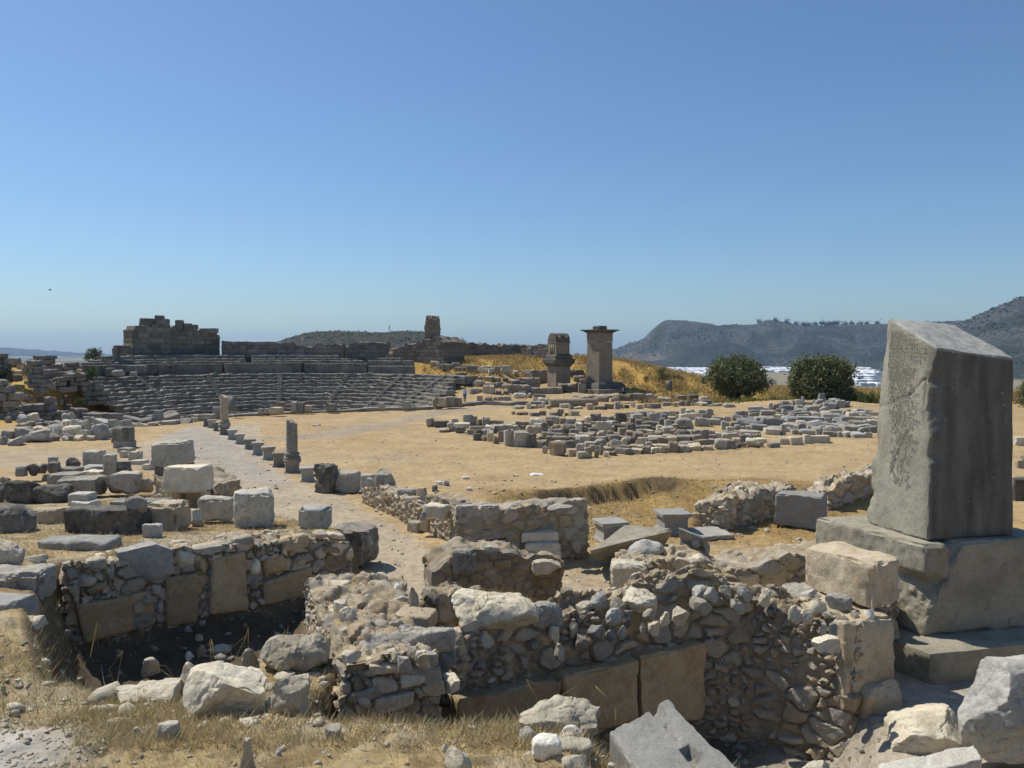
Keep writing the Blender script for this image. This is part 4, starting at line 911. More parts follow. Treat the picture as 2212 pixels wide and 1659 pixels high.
for i, (x0, y0, x1, y1) in enumerate(((258, 966, 290, 977), (260, 973, 277, 986), (280, 974, 307, 993), (283, 992, 318, 1004), (310, 1000, 334, 1014))):
    blk(('flat paving stone nearest the dark standing block', 'small pale kerb stone left in the paving line', 'thick pale kerb stone of the paving line', 'wide flat kerb slab near the pitted cube', 'flat kerb stone touching the stacked pier')[i], x0, y0, x1, y1, 'pale', k=.8, rot=-10, z=.05, r=.05, cuts=5, group='pale kerb stones beside the walkway')
# street wall blocks
blk('rough dark stub of rubble masonry beside the last pedestal', 678, 1001, 733, 1067, 'dark', k=.7, rot=-30, z=0, r=.08, rough=.05, cuts=7)
blk('pale rough block lying right of the dark masonry stub', 724, 1016, 781, 1062, 'pitted', k=.7, rot=-25, z=.1, r=.1, rough=.03)
blk('square hollowed block left of the round topped block', 779, 1022, 812, 1060, 'cool', k=.7, rot=-25, z=.3, r=.04)
boulder('tall round topped block on the street wall', 808, 1008, 857, 1058, 'pitted', z=.75, r=.45, cuts=4, k=.6, rot=-20)
blk('left of two squared blocks ending the street wall', 858, 1053, 901, 1083, 'grey', k=.8, rot=-20, z=.62, r=.08); blk('right of two squared blocks ending the street wall', 899, 1053, 924, 1086, 'beige', k=.9, rot=-20, z=.6, r=.06)
boulder('grey rounded stone wedged below the round topped block', 789, 1032, 812, 1052, 'cool', z=.7)
blk('pale threshold slab in the doorway beside the street', 878, 1124, 918, 1147, 'pale', k=.8, rot=-35, z=.05, r=.03)
blk('tan stone post leaning at the doorway', 907, 1115, 930, 1142, 'beige', k=.9, rot=-20, z=.25, r=.04, top=.8); boulder('small grey stone on the leaning tan post', 906, 1105, 922, 1119, 'cool', z=.9)
blk('long pale block on the corner wall facing the street', 914, 1087, 975, 1120, 'pale', k=.6, rot=-30, z=.9, r=.07, rough=.03)
for i, (x0, y0, x1, y1) in enumerate(((972, 1078, 1010, 1096), (1000, 1083, 1022, 1096), (1025, 1086, 1050, 1098), (1095, 1082, 1130, 1098), (1180, 1088, 1240, 1104))):
    boulder(('grey stone atop the corner wall, leftmost', 'second small stone atop the corner wall', 'stone atop the corner wall above the squared blocks', 'pale stone atop the rubble part of the corner wall', 'long flat capstone near the right end of the corner wall')[i], x0, y0, x1, y1, ('cool', 'pale', 'grey', 'pale', 'grey')[i], z=1.1)
# middle: pedestals, fallen pediment, carved pieces
def square_prof(prof, rot, c, seed=0, chip=.012):
    V, Fc = [], []
    for h, z in prof:
        for k in range(16):
            a = k / 16 * 4; s, t = int(a), a % 1; cs = [(-1, -1), (1, -1), (1, 1), (-1, 1)]
            p, q = cs[s], cs[(s + 1) % 4]; V.append(((p[0] + (q[0] - p[0]) * t) * h, (p[1] + (q[1] - p[1]) * t) * h, z))
    for i in range(len(prof) - 1):
        for k in range(16):
            a, b = i * 16 + k, i * 16 + (k + 1) % 16; Fc.append((a, b, b + 16, a + 16))
    m = len(prof) - 1
    def lid(j, up):
        base = j * 16; V.append((0, 0, prof[j][1])); c0 = len(V) - 1
        for k in range(0, 16, 2):
            f = (c0, base + k, base + k + 1, base + (k + 2) % 16); Fc.append(f if up else f[::-1])
    lid(0, False); lid(m, True)
    V = np.array(V, float); V += chip * vec_noise(V * 3 + seed * 1.7, 3, seed)
    V = rotz(V, rot); V += c
    return V, np.array(Fc)
def pedestal_at(name, label, x0, y0, x1, y1, mat, rot, z=None, group=None, seed=0, sq=None, parent=None):
    p = hit((x0 + x1) / 2, y1) if z is None else onz((x0 + x1) / 2, y1, z); Y = p[1]
    a = R(rot); W = (x1 - x0) / F * Y / (abs(math.cos(a)) + abs(math.sin(a))); D = W * (abs(math.cos(a)) + abs(math.sin(a)))
    W *= (Y + D / 2) / Y; h = W / 2; H = CAMZ + slopes(x0, y0)[1] * (Y + D * .8) - p[2]
    prof = [(h * .97, -.1), (h * .98, H * .1), (h * .88, H * .15), (h * .8, H * .24), (h * .79, H * .72), (h * .86, H * .8), (h, H * .85), (h, H * .985), (h * .97, H)]
    c = (p[0] * (1 + D / 2 / Y), Y + D / 2, p[2])
    V, Fc = square_prof(prof, a, c, seed)
    return mk(name, V, Fc, M[mat], parent, label, 'pedestal', group, sharp=30), c, W, H
pedestal_at('pedestal', 'moulded square pedestal standing behind the fallen pediment slab', 1415, 1100, 1489, 1156, 'slabm', 8, -.55, seed=1)
pedestal_at('pedestal', 'sunken moulded pedestal half hidden by the fallen pediment slab', 1280, 1119, 1356, 1178, 'slabm', 16, -.62, seed=2)
def hexpx(name, label, cat, q, mat, th, zs, seed, **kw):
    """block given by four picture corners of its top face (near left, near right, far right, far left) and their heights"""
    t = [onz(x, y, z) for (x, y), z in zip(q, zs)]
    b = [k - np.array([0, 0, th]) for k in t]
    par = kw.pop('parent', None)
    V, Fc = hexa_geo(b + t, kw.pop('res', .05), kw.pop('r', .03), kw.pop('rough', .012), seed, kw.pop('cuts', 3), kw.pop('warp', .012))
    return mk(name, V, Fc, M[mat], par, label, cat, sharp=32)
# fallen pediment: high at the right tip, sunk at the left
t = [onz(1275, 1190, .15), onz(1452, 1146, .42), onz(1448, 1138, .42), onz(1352, 1132, .38)]
t[2] = onz(1453, 1141, .43)
b = [onz(1283, 1205, -.1), onz(1436, 1182, -.5), onz(1440, 1175, -.45), onz(1340, 1160, -.45)]; b[0] = onz(1290, 1212, -.45); b[1] = onz(1430, 1190, -.45)
V, Fc = hexa_geo([b[0], b[1], b[2] + (0.1, .6, 0), b[3] + (0, .5, 0), t[0], t[1], t[2], t[3]], .045, .05, .014, 141, 4, .02); mk('pediment_slab', V, Fc, M['pillar'], label='large fallen pediment slab tilted on the ground before the pedestals', cat='slab', sharp=32)
boulder('dark grey angular boulder on the layered rubble wall', 1351, 1163, 1435, 1222, 'cool', z=.5, r=.35, cuts=9, k=.8)
# carved cornice piece: profile with a roll moulding
p0 = onz(1508, 1236, .25); Wc = .62
prof = [(-.3, 0), (.3, 0), (.3, .42), (.36, .55), (.34, .66), (.2, .72), (-.3, .98), (-.42, .95), (-.36, .8), (-.22, .6), (-.3, .35)]
nP = len(prof); V = np.array([(x * 0 + sx * Wc / 2, y, z) for sx in (-1, -.5, 0, .5, 1) for (y, z) in prof for x in (0,)]); Fc = [(i * nP + k, i * nP + (k + 1) % nP, (i + 1) * nP + (k + 1) % nP, (i + 1) * nP + k) for i in range(4) for k in range(nP)] + [tuple(range(nP))[::-1], tuple(4 * nP + k for k in range(nP))]
V = rotz(V * (1, 1.1, .85), R(-25)); V[:, 2] -= .35 * (V[:, 0]); V += .015 * vec_noise(V * 5, 2, 5); V += p0 + np.array([0, .4, .1])
cp_ = mk('cornice_piece', V, Fc, M['cool'], label='carved grey cornice fragment with a round boss on the rubble wall', cat='carving', sharp=30)
V, Fc = lathe([(.11, 0), (.11, .05), (.07, .07), (.0001, .08)], 16); V = V[:, [0, 2, 1]] * (1, -1, 1); V = rotz(V, R(-25)); V += p0 + np.array([-.05, .0, .72]); mk('boss', V, Fc[:, ::-1], M['cool'], cp_, sharp=30)
# stepped block
sb = []
for (dx0, dx1, z0, z1, y0_, y1_) in ((-.62, .5, -.35, -.12, -.35, .45), (-.62, .5, -.12, .12, -.28, .5), (-.68, .46, .12, .42, -.12, .55)):
    C = [(dx0, y0_, z0), (dx1, y0_ + .05, z0), (dx1, y1_, z0), (dx0, y1_, z0), (dx0, y0_, z1), (dx1, y0_ + .05, z1), (dx1 - .25, y1_, z1), (dx0 + .3, y1_, z1 + .02)]
    sb.append(hexa_geo(C, .06, .025, .01, 150 + int(z0 * 50), 2, .01))
V, Fc = join(sb); V = rotz(V, R(10)); V += onz(1175, 1215, -.4) + np.array([0, .55, .36]); mk('stepped_block', V, Fc, M['pale'], label='pale moulded block with stepped face lying by the mortared wall', cat='block', sharp=30)
blk('dark angular block with broken top in front of the right rubble wall', 1672, 1060, 1790, 1142, 'slabm', k=.8, rot=-28, z=-.5, r=.03, cuts=6, warp=.05)
blk('flat pale paving slab beside the moulded pedestal', 1488, 1142, 1575, 1162, 'slabm', k=1.1, rot=12, z=-.55, r=.02, Hmin=.06, cuts=2)
blk('dark stone with a carved pattern on the mortared wall', 975, 1185, 1030, 1236, 'dark', k=.7, rot=-20, z=.95, r=.05); boulder('pale rounded stone on top of the mortared wall', 1036, 1169, 1079, 1194, 'pale', z=1.25)
boulder('pale crumbling stone at the right end of the mortared wall', 1148, 1200, 1212, 1232, 'pale', z=.85, k=.7)
# front wall top
boulder('long pale boulder lying on the left end of the front wall', 955, 1272, 1166, 1368, 'pale', z=1.62, k=.55, r=.6, cuts=7, rot=-6, rough=.03)
boulder('blue grey stone behind the long pale boulder', 1115, 1296, 1212, 1348, 'cool', z=1.55, k=.6)
blk('weathered overhanging slab on the wall behind the long front wall', 1316, 1208, 1400, 1262, 'pale', k=.8, rot=-10, z=.45, r=.05, rough=.04, cuts=6)
TW = [('large pale rock with grey underside on the front wall', 1335, 1264, 1437, 1330, 'pale'), ('flat white rock at the back of the front wall top', 1415, 1258, 1462, 1278, 'pale'), ('grey rock left of the large pale rock on the front wall', 1275, 1272, 1315, 1316, 'cool'), ('rounded pale rock between two grey ones on the front wall', 1312, 1286, 1358, 1322, 'pale'),
      ('brown white rock jutting from the front wall edge', 1482, 1286, 1545, 1322, 'pale'), ('broad flat white rock on the front wall rim', 1440, 1306, 1498, 1342, 'pale'), ('grey ball shaped rock on the front wall slope', 1308, 1310, 1343, 1340, 'cool'), ('small grey rock right of the ball shaped one', 1343, 1312, 1370, 1336, 'grey'),
      ('small pale rock below the ball shaped rock', 1385, 1314, 1418, 1336, 'pale'), ('rounded pale stone near the broad flat white rock', 1420, 1318, 1450, 1346, 'pale'), ('grey cracked rock on the right half of the front wall', 1492, 1262, 1535, 1288, 'cool'), ('pale rock with grass behind it on the front wall', 1520, 1268, 1552, 1292, 'grey'),
      ('white rock beside grass on the front wall top right', 1552, 1262, 1588, 1288, 'pale'), ('broad grey capstone near the right bend of the front wall', 1582, 1262, 1632, 1292, 'cool'), ('shaded grey rock below the broad capstone', 1570, 1290, 1612, 1316, 'grey'), ('white end rock of the front wall left of the pier', 1638, 1268, 1668, 1300, 'pale'),
      ('blocky pale rock on the left slope of the front wall', 1178, 1350, 1214, 1382, 'pale'), ('pale rock in dry grass on the front wall', 1226, 1340, 1252, 1366, 'pale'), ('triangular pale rock above the dressed slabs', 1238, 1366, 1278, 1398, 'grey'), ('grey rock near the middle slope of the front wall', 1268, 1350, 1308, 1376, 'cool'),
      ('dark grey rock pair, upper one on the front wall', 1302, 1352, 1334, 1378, 'cool'), ('blue white rock on the middle slope of the front wall', 1330, 1350, 1356, 1372, 'cool'), ('upright grey white rock on the middle slope', 1398, 1334, 1428, 1366, 'pale'), ('small pale stone wedged in the middle slope', 1382, 1344, 1398, 1362, 'pale'), ('pale rock low on the left slope of the front wall', 1188, 1388, 1222, 1422, 'pale'), ('thin flat pale rock at the wall rim behind grass', 1240, 1300, 1290, 1316, 'pale'),
      ('pale bulky rock under the thin flat rock', 1318, 1328, 1346, 1350, 'cool')]
for i, (lb, x0, y0, x1, y1, mt) in enumerate(TW):
    boulder(lb, x0, y0, x1, y1, mt, z=(1.66 if y1 < 1300 else 1.6) if y1 < 1348 else (1.34 if y1 < 1385 else 1.14), k=.8, rot=(i * 53) % 70 - 35, sink=.12, group='loose rocks on the front wall', r=.5, cuts=15, cutmin=.64)
blk('white faced rock low on the front wall below the long boulder', 1093, 1398, 1183, 1465, 'cool', k=.5, rot=20, z=.75, r=.1, cuts=8)
# right part: rubble around the pier
for i, (lb, x0, y0, x1, y1, mt) in enumerate((
    ('large blue grey rock at the foot of the pier block', 1776, 1276, 1846, 1326, 'cool'), ('grey rock left of the large blue grey rock', 1727, 1266, 1777, 1300, 'cool'), ('pale upright rock between grey rocks by the pier', 1748, 1288, 1784, 1326, 'pale'), ('white rock leftmost of the heap by the pier', 1703, 1306, 1732, 1340, 'pale'),
    ('pale long rock in the heap by the pier', 1724, 1312, 1762, 1340, 'pale'), ('white rounded stone right in the heap by the pier', 1866, 1310, 1893, 1336, 'white'), ('small pale stone left of the white rounded stone', 1835, 1316, 1860, 1336, 'pale'), ('flat pale rock at the front of the heap by the pier', 1752, 1366, 1812, 1396, 'pale'),
    ('grey slab rock slipping off the heap by the pier', 1790, 1345, 1812, 1382, 'cool'), ('big smooth grey rock behind the heap by the pier', 1692, 1252, 1780, 1310, 'grey'), ('pebble sized brown stone on the pier block', 1890, 1212, 1904, 1224, 'beige'), ('small grey rock in grass in front of the heap', 1768, 1340, 1790, 1360, 'cool'), ('pale angular stone in the middle of the heap', 1795, 1330, 1822, 1352, 'pale'))):
    boulder(lb, x0, y0, x1, y1, mt, z=2.3 if 'pebble' in lb else (1.1 if 'behind' in lb else 1.5 if y1 < 1345 else 1.35), k=.8, rot=(i * 47) % 40 - 20, group='rock heap beside the pier', r=.5, cuts=15, cutmin=.64)
# spur wall top
blk('long tilted slab across the near end of the spur wall', 785, 1349, 985, 1426, 'grey', k=.32, rot=24, z=1.72, r=.06, rough=.025, tilt=(0, 0))
boulder('big white angular rock at the left rim of the spur wall', 744, 1336, 814, 1392, 'pale', z=1.5, r=.25, cuts=10)
blk('flat pinkish slab bedded in the top of the spur wall', 852, 1314, 942, 1354, 'beige', k=.8, rot=-12, z=1.6, r=.04, Hmin=.1)
blk('rough corner stone at the near right end of the spur wall', 965, 1352, 1012, 1500, 'beige', k=1.2, rot=-14, z=.75, r=.1, rough=.03, cuts=6)
boulder('rounded grey stone at the near top of the spur wall', 928, 1394, 986, 1452, 'cool', z=1.4, r=.5, cuts=6)
for i, (lb, x0, y0, x1, y1, mt) in enumerate((
    ('small grey stone on the spur wall beside the rounded one', 853, 1410, 894, 1438, 'grey'), ('pale little stone on the spur wall behind grass', 893, 1398, 925, 1420, 'pale'), ('tan flat stone under the pale little stone', 895, 1414, 932, 1430, 'beige'), ('flat pale stone left of the long tilted slab', 736, 1402, 782, 1425, 'pale'), ('white stone at the far top of the spur wall', 842, 1258, 874, 1288, 'white'), ('pale rock pair at the far end of the spur wall, right one', 812, 1230, 842, 1256, 'pale'),
    ('pale rock pair at the far end of the spur wall, left one', 797, 1236, 814, 1254, 'pale'), ('flat pale stone on the middle of the spur wall', 784, 1284, 808, 1296, 'pale'), ('long pale stone on the right rim of the spur wall', 836, 1275, 884, 1294, 'pale'), ('second long pale stone on the right rim of the spur wall', 852, 1285, 890, 1304, 'pale'), ('pale stone on the left rim near the far end of the spur wall', 705, 1252, 760, 1278, 'pale'), ('grey white stone on the left rim of the spur wall', 717, 1288, 758, 1330, 'pale'), ('curved pale stone on the left rim of the spur wall', 730, 1310, 775, 1350, 'pale'), ('small white stone on the middle of the spur wall', 862, 1349, 880, 1362, 'white'), ('small stone on the spur wall above the tilted slab', 815, 1320, 838, 1338, 'pale'), ('tall stone on the right rim of the spur wall', 878, 1262, 902, 1320, 'pale'))):
    boulder(lb, x0, y0, x1, y1, mt, z=1.9 if y1 > 1395 else 1.78 if y1 > 1330 else 1.55 if y1 > 1285 else 1.38, k=.8, rot=(i * 41) % 40 - 20, group='loose stones on the spur wall', r=.5, cuts=15, cutmin=.64, Hmin=.08)
AS, BS = np.array((-2.15, 9.72)), np.array((-.95, 10.15))
sw = empty('stone_wall', (-1.5, 9.95, .5), 'end face of the spur wall built of tan squared stones', 'wall')
V, Fc, c = rubble_geo([AS, BS], .2, 1.5, .5, cell=.2, seed=33, res=.03, amp=.06, mortar=MORTAR * .6); mk('rubble_core', V, Fc, M['rubble'], sw, col=c, sharp=38)
for i, q in enumerate(([(800, 1457), (874, 1450), (874, 1434), (795, 1430)], [(808, 1500), (858, 1490), (858, 1462), (803, 1463)], [(864, 1486), (915, 1475), (918, 1452), (864, 1457)], [(910, 1505), (962, 1500), (957, 1466), (905, 1470)], [(812, 1548), (893, 1520), (895, 1490), (807, 1508)], [(966, 1500), (990, 1490), (995, 1464), (965, 1468)], [(915, 1592), (955, 1580), (960, 1546), (912, 1552)], [(770, 1530), (800, 1528), (800, 1500), (765, 1505)])):
    face_slab(sw, AS, BS, q, 'pale' if i % 3 else 'beige', seed=170 + i, out=.06, dep=.25, res=.03, r=.04, cuts=5)
# boulders on the ledge in front of the pit
boulder('flat white rock at the lip of the pit, left of the largest boulder', 237, 1477, 386, 1545, 'pale', z=1.5, k=.6, r=.3, cuts=10, rough=.03)
boulder('largest white angular boulder on the ledge before the pit', 391, 1424, 581, 1590, 'pale', z=1.5, k=.75, r=.3, cuts=9, rot=12)
boulder('pitted pale boulder behind the largest one', 558, 1367, 715, 1458, 'pale', k=.65, r=.6, cuts=6, rough=.035)
boulder('pale boulder with grey crust in front of the pitted one', 585, 1453, 681, 1548, 'pale', k=.7, r=.35, cuts=8)
for i, (lb, x0, y0, x1, y1, mt, z) in enumerate((
    ('tan stone right of the grey crusted boulder', 700, 1486, 743, 1528, 'beige', None), ('white angular stone above the tan stone on the ledge', 739, 1448, 791, 1496, 'pale', None), ('small pointed white rock at the bottom frame edge', 512, 1585, 562, 1668, 'pale', None), ('grey lump of rock at the foot of the largest boulder', 338, 1545, 395, 1600, 'grey', None),
    ('low grey stone in the grass left of the grey lump', 275, 1570, 320, 1592, 'grey', None), ('white angular rock at the bottom edge near the middle', 950, 1598, 1026, 1680, 'pale', None), ('pointed white stone beside the white angular rock', 948, 1600, 975, 1630, 'white', None), ('grey stone half buried in the near ledge', 700, 1560, 745, 1600, 'grey', None), ('small white stone in the near grass', 590, 1620, 612, 1634, 'white', None),
    ('white stone in the left grass slope', 121, 1444, 143, 1458, 'white', None), ('tiny pale stone in the left grass', 32, 1465, 48, 1474, 'white', None), ('flat pale outcrop in the left grass', 36, 1326, 94, 1344, 'pale', None), ('small grey rock at the left bottom edge', 0, 1478, 14, 1500, 'grey', None),
    ('shaded rock on the pit floor left of the white ones', 299, 1414, 350, 1468, 'pale', None), ('shaded boulder on the pit floor behind the largest boulder', 375, 1424, 446, 1500, 'pale', None), ('oval stone on the pit floor heap', 440, 1386, 502, 1420, 'pale', None), ('small round stone on the pit floor', 395, 1406, 424, 1428, 'white', None), ('upper stone of the pit floor heap', 417, 1366, 443, 1390, 'pale', None), ('large rock in the dark pit corner', 512, 1392, 560, 1450, 'grey', None), ('flat stone below the slanted slab in the pit', 230, 1378, 268, 1398, 'grey', None), ('small rock at the back of the pit floor', 318, 1392, 345, 1412, 'grey', None), ('brown stone low in the pit', 420, 1389, 445, 1424, 'beige', None))):
    boulder(lb, x0, y0, x1, y1, mt, z=z, k=.8, rot=(i * 61) % 50 - 25, r=.55, cuts=15, cutmin=.64, top=.45 if 'pointed' in lb else .85)
boulder('broad pale boulder in the near rock group at bottom centre', 1118, 1500, 1316, 1580, 'pale', k=.5, r=.4, cuts=8, rot=-6, rough=.03)
for i, (lb, x0, y0, x1, y1, mt, z) in enumerate((
    ('smooth white rock in grass below the broad pale boulder', 1139, 1577, 1222, 1650, 'white', None), ('oval white stone right of the smooth white rock', 1207, 1558, 1262, 1594, 'white', None), ('long flat stone below the oval white stone', 1194, 1610, 1280, 1634, 'pale', None), ('pale flat rock at the bottom edge of the rock group', 1208, 1627, 1274, 1668, 'pale', None), ('white rock beside the socketed slab at the bottom edge', 1344, 1619, 1422, 1690, 'white', None),
    ('grey stone against the left corner of the socketed slab', 1290, 1578, 1357, 1612, 'pale', None), ('narrow white stone left of the smooth white rock', 1121, 1565, 1160, 1605, 'white', None), ('small white stone in the middle of the rock group', 1270, 1594, 1286, 1610, 'white', None), ('little white pebble rock near the bottom of the group', 1286, 1626, 1308, 1646, 'white', None), ('white rock at the bottom edge right of the flat rock', 1299, 1637, 1342, 1675, 'white', None), ('thin pale stone under the small white stone', 1290, 1610, 1318, 1624, 'pale', None))):
    boulder(lb, x0, y0, x1, y1, mt, z=z, k=.75, rot=(i * 61) % 50 - 25, r=.62, cuts=14, cutmin=.64)
# socketed grey marble slab
t = [onz(*p) for p in ((1452, 1770, 1.88), (1640, 1705, 1.85), (1443, 1506, 1.95), (1316, 1580, 1.95))]
V, Fc = hexa_geo([k - np.array([0, 0, .34]) for k in t] + t, .022, .025, .01, 181, 3, .006, .93, hi=120)
def inq(P, q, soft):
    q = [onz(x, y, 1.92)[:2] for x, y in q]; return sst(soft, -soft, poly_sd(P[:, 0], P[:, 1], q))
upz = V[:, 2] > 1.72
V[:, 2] -= upz * .09 * inq(V, ((1396, 1531), (1413, 1519), (1440, 1543), (1421, 1559)), .012); V[:, 2] -= upz * .11 * inq(V, ((1470, 1616), (1487, 1603), (1520, 1622), (1500, 1648)), .015); V[:, 2] -= upz * .03 * inq(V, ((1436, 1572), (1440, 1566), (1470, 1590), (1466, 1596)), .012)
ch = fbm(V * 3, 4, 183); V[:, 2] -= upz * .07 * sst(.25, 0, np.abs((V[:, :2] - t[2][:2]) @ np.array([.8, .6]))) * np.clip(ch + .2, 0, 1)
mk('socketed_slab', V, Fc, M['slabm'], label='grey marble slab with two cut sockets at the bottom edge', cat='slab', sharp=32)
# bottom right corner
boulder('massive rounded grey boulder at the lower right edge', 2060, 1405, 2340, 1665, 'cool', z=.3, k=.6, r=.62, cuts=7, rough=.03, cutmin=.8)
boulder('pale rock behind the massive boulder at the right edge', 2195, 1410, 2290, 1500, 'pale', z=.5, k=.6)
boulder('flat sunlit pale rock on the ground below the stepped base', 1893, 1518, 2085, 1625, 'pale', z=.12, k=.8, r=.3, cuts=7, rot=-12, Hmin=.2)
boulder('shaded pale rock at the bottom edge left of the fluted marble', 1705, 1640, 1810, 1720, 'pale', z=.6, k=.7)
ft = [onz(*p) for p in ((1905, 1690, .75), (2122, 1640, .75), (2105, 1606, .75), (1896, 1648, .75))]
V, Fc = hexa_geo([k - np.array([0, 0, .25]) for k in ft] + ft, .025, .03, .008, 191, 3, .01, hi=110)
uu = ((V - ft[0]) @ (ft[1] - ft[0])) / ((ft[1] - ft[0]) @ (ft[1] - ft[0])); V[:, 2] -= (V[:, 2] > .65) * .06 * sst(.05, .02, np.abs(uu - .5)) * 0 + (V[:, 2] > .68) * .05 * np.exp(-(((uu * 4) % 1 - .5) / .2) ** 4) * sst(.8, .6, np.abs(((V - ft[0]) @ (ft[3] - ft[0])) / ((ft[3] - ft[0]) @ (ft[3] - ft[0])) - .45) * 3)
mk('fluted_marble', V, Fc, M['white'], label='white marble fragment with cut slots at the lower right', cat='marble', sharp=32)
# ------------------------------------------------------------------ colonnade row
ROT = 18
row = [((644, 1007, 684, 1042), 'pedestal nearest the viewer in the row, chipped at its corner'), ((585, 976, 619, 1009), 'pedestal just left of the taller broken column, corner knocked off'), ((562, 963, 598, 994), 'dark square pedestal, second to the left of the taller column'),
       ((541, 954, 574, 983), 'flat topped pedestal with wide cornice midway along the row'), ((524, 947, 556, 971), 'pedestal with wide pale cap, third right of the farther column'), ((505, 936, 532, 960), 'dark pedestal, second right of the farther column'), ((488, 927, 516, 950), 'pale capped pedestal touching the farther column on its right'),
       ((459, 912, 475, 932), 'pedestal just left of the farther column'), ((446, 906, 470, 925), 'second pedestal to the left of the farther column'), ((437, 902, 455, 921), 'last pedestal at the far end of the row')]
for i, (b, lb) in enumerate(row): pedestal_at('pedestal', lb, *b, 'grey' if i % 3 else 'slabm', ROT + (i * 7) % 5, 0, 'pedestals of the colonnade', seed=30 + i)
def column(label, ped, sh, seed, mat):
    p = onz((ped[0] + ped[2]) / 2, ped[3], 0)
    e = empty('broken_column', p, label, 'column', 'broken columns of the colonnade')
    o, c, W, H = pedestal_at('pedestal', None, *ped, 'grey', ROT, 0, seed=seed, parent=e); del o['category']
    c = np.array(c); r_ = (sh[2] - sh[0]) / F * c[1] / 2; topz = at(sh[0], sh[1], c[1])[2] - c[2]
    V, Fc = lathe([(r_ * 1.45, H - .02), (r_ * 1.55, H + .05), (r_ * 1.45, H + .12), (r_ * 1.25, H + .15), (r_ * 1.2, H + .2), (r_ * 1.36, H + .24), (r_ * 1.3, H + .3), (r_ * 1.08, H + .33)], 24, c); mk('base', V, Fc, M['grey'], e, sharp=35)
    n = 24; zz = np.linspace(H + .3, topz, n); V, Fc = lathe([(r_ * (1.03 - .06 * (z - H) / topz), z) for z in zz], 24, c)
    up = sst(topz - .25, topz, V[:, 2] - c[2]); V[:, 2] -= up * .16 * (1 + fbm(V * 6, 3, seed)) * (1 + .8 * np.sign(V[:, 0] - c[0])) * .6; V += .012 * vec_noise(V * 6, 3, seed)
    mk('shaft', V, Fc, M[mat], e, sharp=35)
column('taller near column with a jagged broken top on a moulded pedestal', (609, 990, 654, 1025), (621, 906, 645), 51, 'grey')
column('farther plain column stump with a flat top beside a sign', (471, 918, 500, 941), (476, 852, 493), 52, 'beige')
blk('square block behind the farther column', 459, 878, 477, 906, 'grey', k=.8, rot=12, z=.0); blk('long kerb block behind the farther column', 416, 894, 463, 910, 'grey', k=.5, rot=5, z=0)
for i, (x0, x1, y0, y1) in enumerate(((557, 570, 882, 893), (571, 582, 882, 891), (583, 612, 879, 893), (600, 618, 868, 882), (628, 643, 868, 889), (643, 658, 869, 889), (658, 675, 875, 889), (706, 727, 871, 887), (816, 833, 869, 884), (868, 888, 866, 882), (934, 948, 855, 878), (947, 965, 858, 878), (963, 982, 856, 877), (980, 998, 858, 876), (939, 954, 876, 884))):
    (boulder if i in (8, 10, 14) else blk)(('small stone at the left end of the theatre kerb', 'second small stone on the theatre kerb', 'low long block on the theatre kerb', 'dark block behind the low long block on the kerb', 'tall left block of three on the theatre kerb', 'pitted middle block of three on the theatre kerb', 'low right block of three on the theatre kerb', 'lone square block on the middle of the theatre kerb', 'pale rounded rock on the theatre kerb', 'small altar like base on the theatre kerb', 'rough rock left end of the big clump on the kerb', 'pale block in the big clump on the kerb', 'brown block in the big clump on the kerb', 'right end block of the big clump on the kerb', 'small rock in front of the big clump')[i], x0, y0, x1, y1, ('grey', 'cool', 'beige', 'dark')[i % 4] if i < 10 else 'beige', z=.28 if i != 14 else 0, k=.8, rot=(i * 31) % 30 - 15)
# ------------------------------------------------------------------ rows of blocks stored on the agora
rs = np.random.RandomState(77)
VAR = []
for i in range(34):
    kind = i % 4
    sz = ((1., .75, .62), (1.15, .7, .5), (.9, .85, .8), (1.0, .7, .6))[kind]
    V, Fc = block_geo(sz, (.03, .05, .035, .22)[kind], .022, (6, 5, 4, 9)[kind], 500 + i, .09, .05, .74)
    VAR.append(mesh_from('field_stone', V, Fc, None, sharp=34))
vm = {}
def inst(name, label, cat, v, size, loc, rot, mat, group, tilt=(0, 0)):
    key = (v, mat)
    if key not in vm:
        me = VAR[v].copy(); me.materials.clear(); me.materials.append(M[mat]); vm[key] = me
    o = bpy.data.objects.new(name, vm[key]); COL.objects.link(o)
    o.location = loc; o.rotation_euler = (R(tilt[0]), R(tilt[1]), rot)
    base = ((1., .75, .62), (1.15, .7, .5), (.9, .85, .8), (1.0, .7, .6))[v % 4]
    if len(label.replace('-', ' ').split()) > 16: label = label.replace('upright ', '').replace('long ', '').replace('blue grey', 'grey')
    o.scale = [a / b for a, b in zip(size, base)]
    return set_tags(o, label, cat, group)
ORD = ['first', 'second', 'third', 'fourth', 'fifth', 'sixth', 'seventh', 'eighth', 'ninth', 'tenth', 'eleventh', 'twelfth', 'thirteenth', 'fourteenth', 'fifteenth', 'sixteenth', 'seventeenth', 'eighteenth', 'nineteenth', 'twentieth', 'twenty-first', 'twenty-second', 'twenty-third', 'twenty-fourth', 'twenty-fifth', 'twenty-sixth', 'twenty-seventh', 'twenty-eighth', 'twenty-ninth', 'thirtieth', 'thirty-first', 'thirty-second', 'thirty-third', 'thirty-fourth', 'thirty-fifth', 'thirty-sixth', 'thirty-seventh', 'thirty-eighth', 'thirty-ninth', 'fortieth']
DESC = {'grey': 'grey', 'cool': 'blue grey', 'dark': 'dark', 'pale': 'pale', 'beige': 'tan', 'tomb': 'brown'}
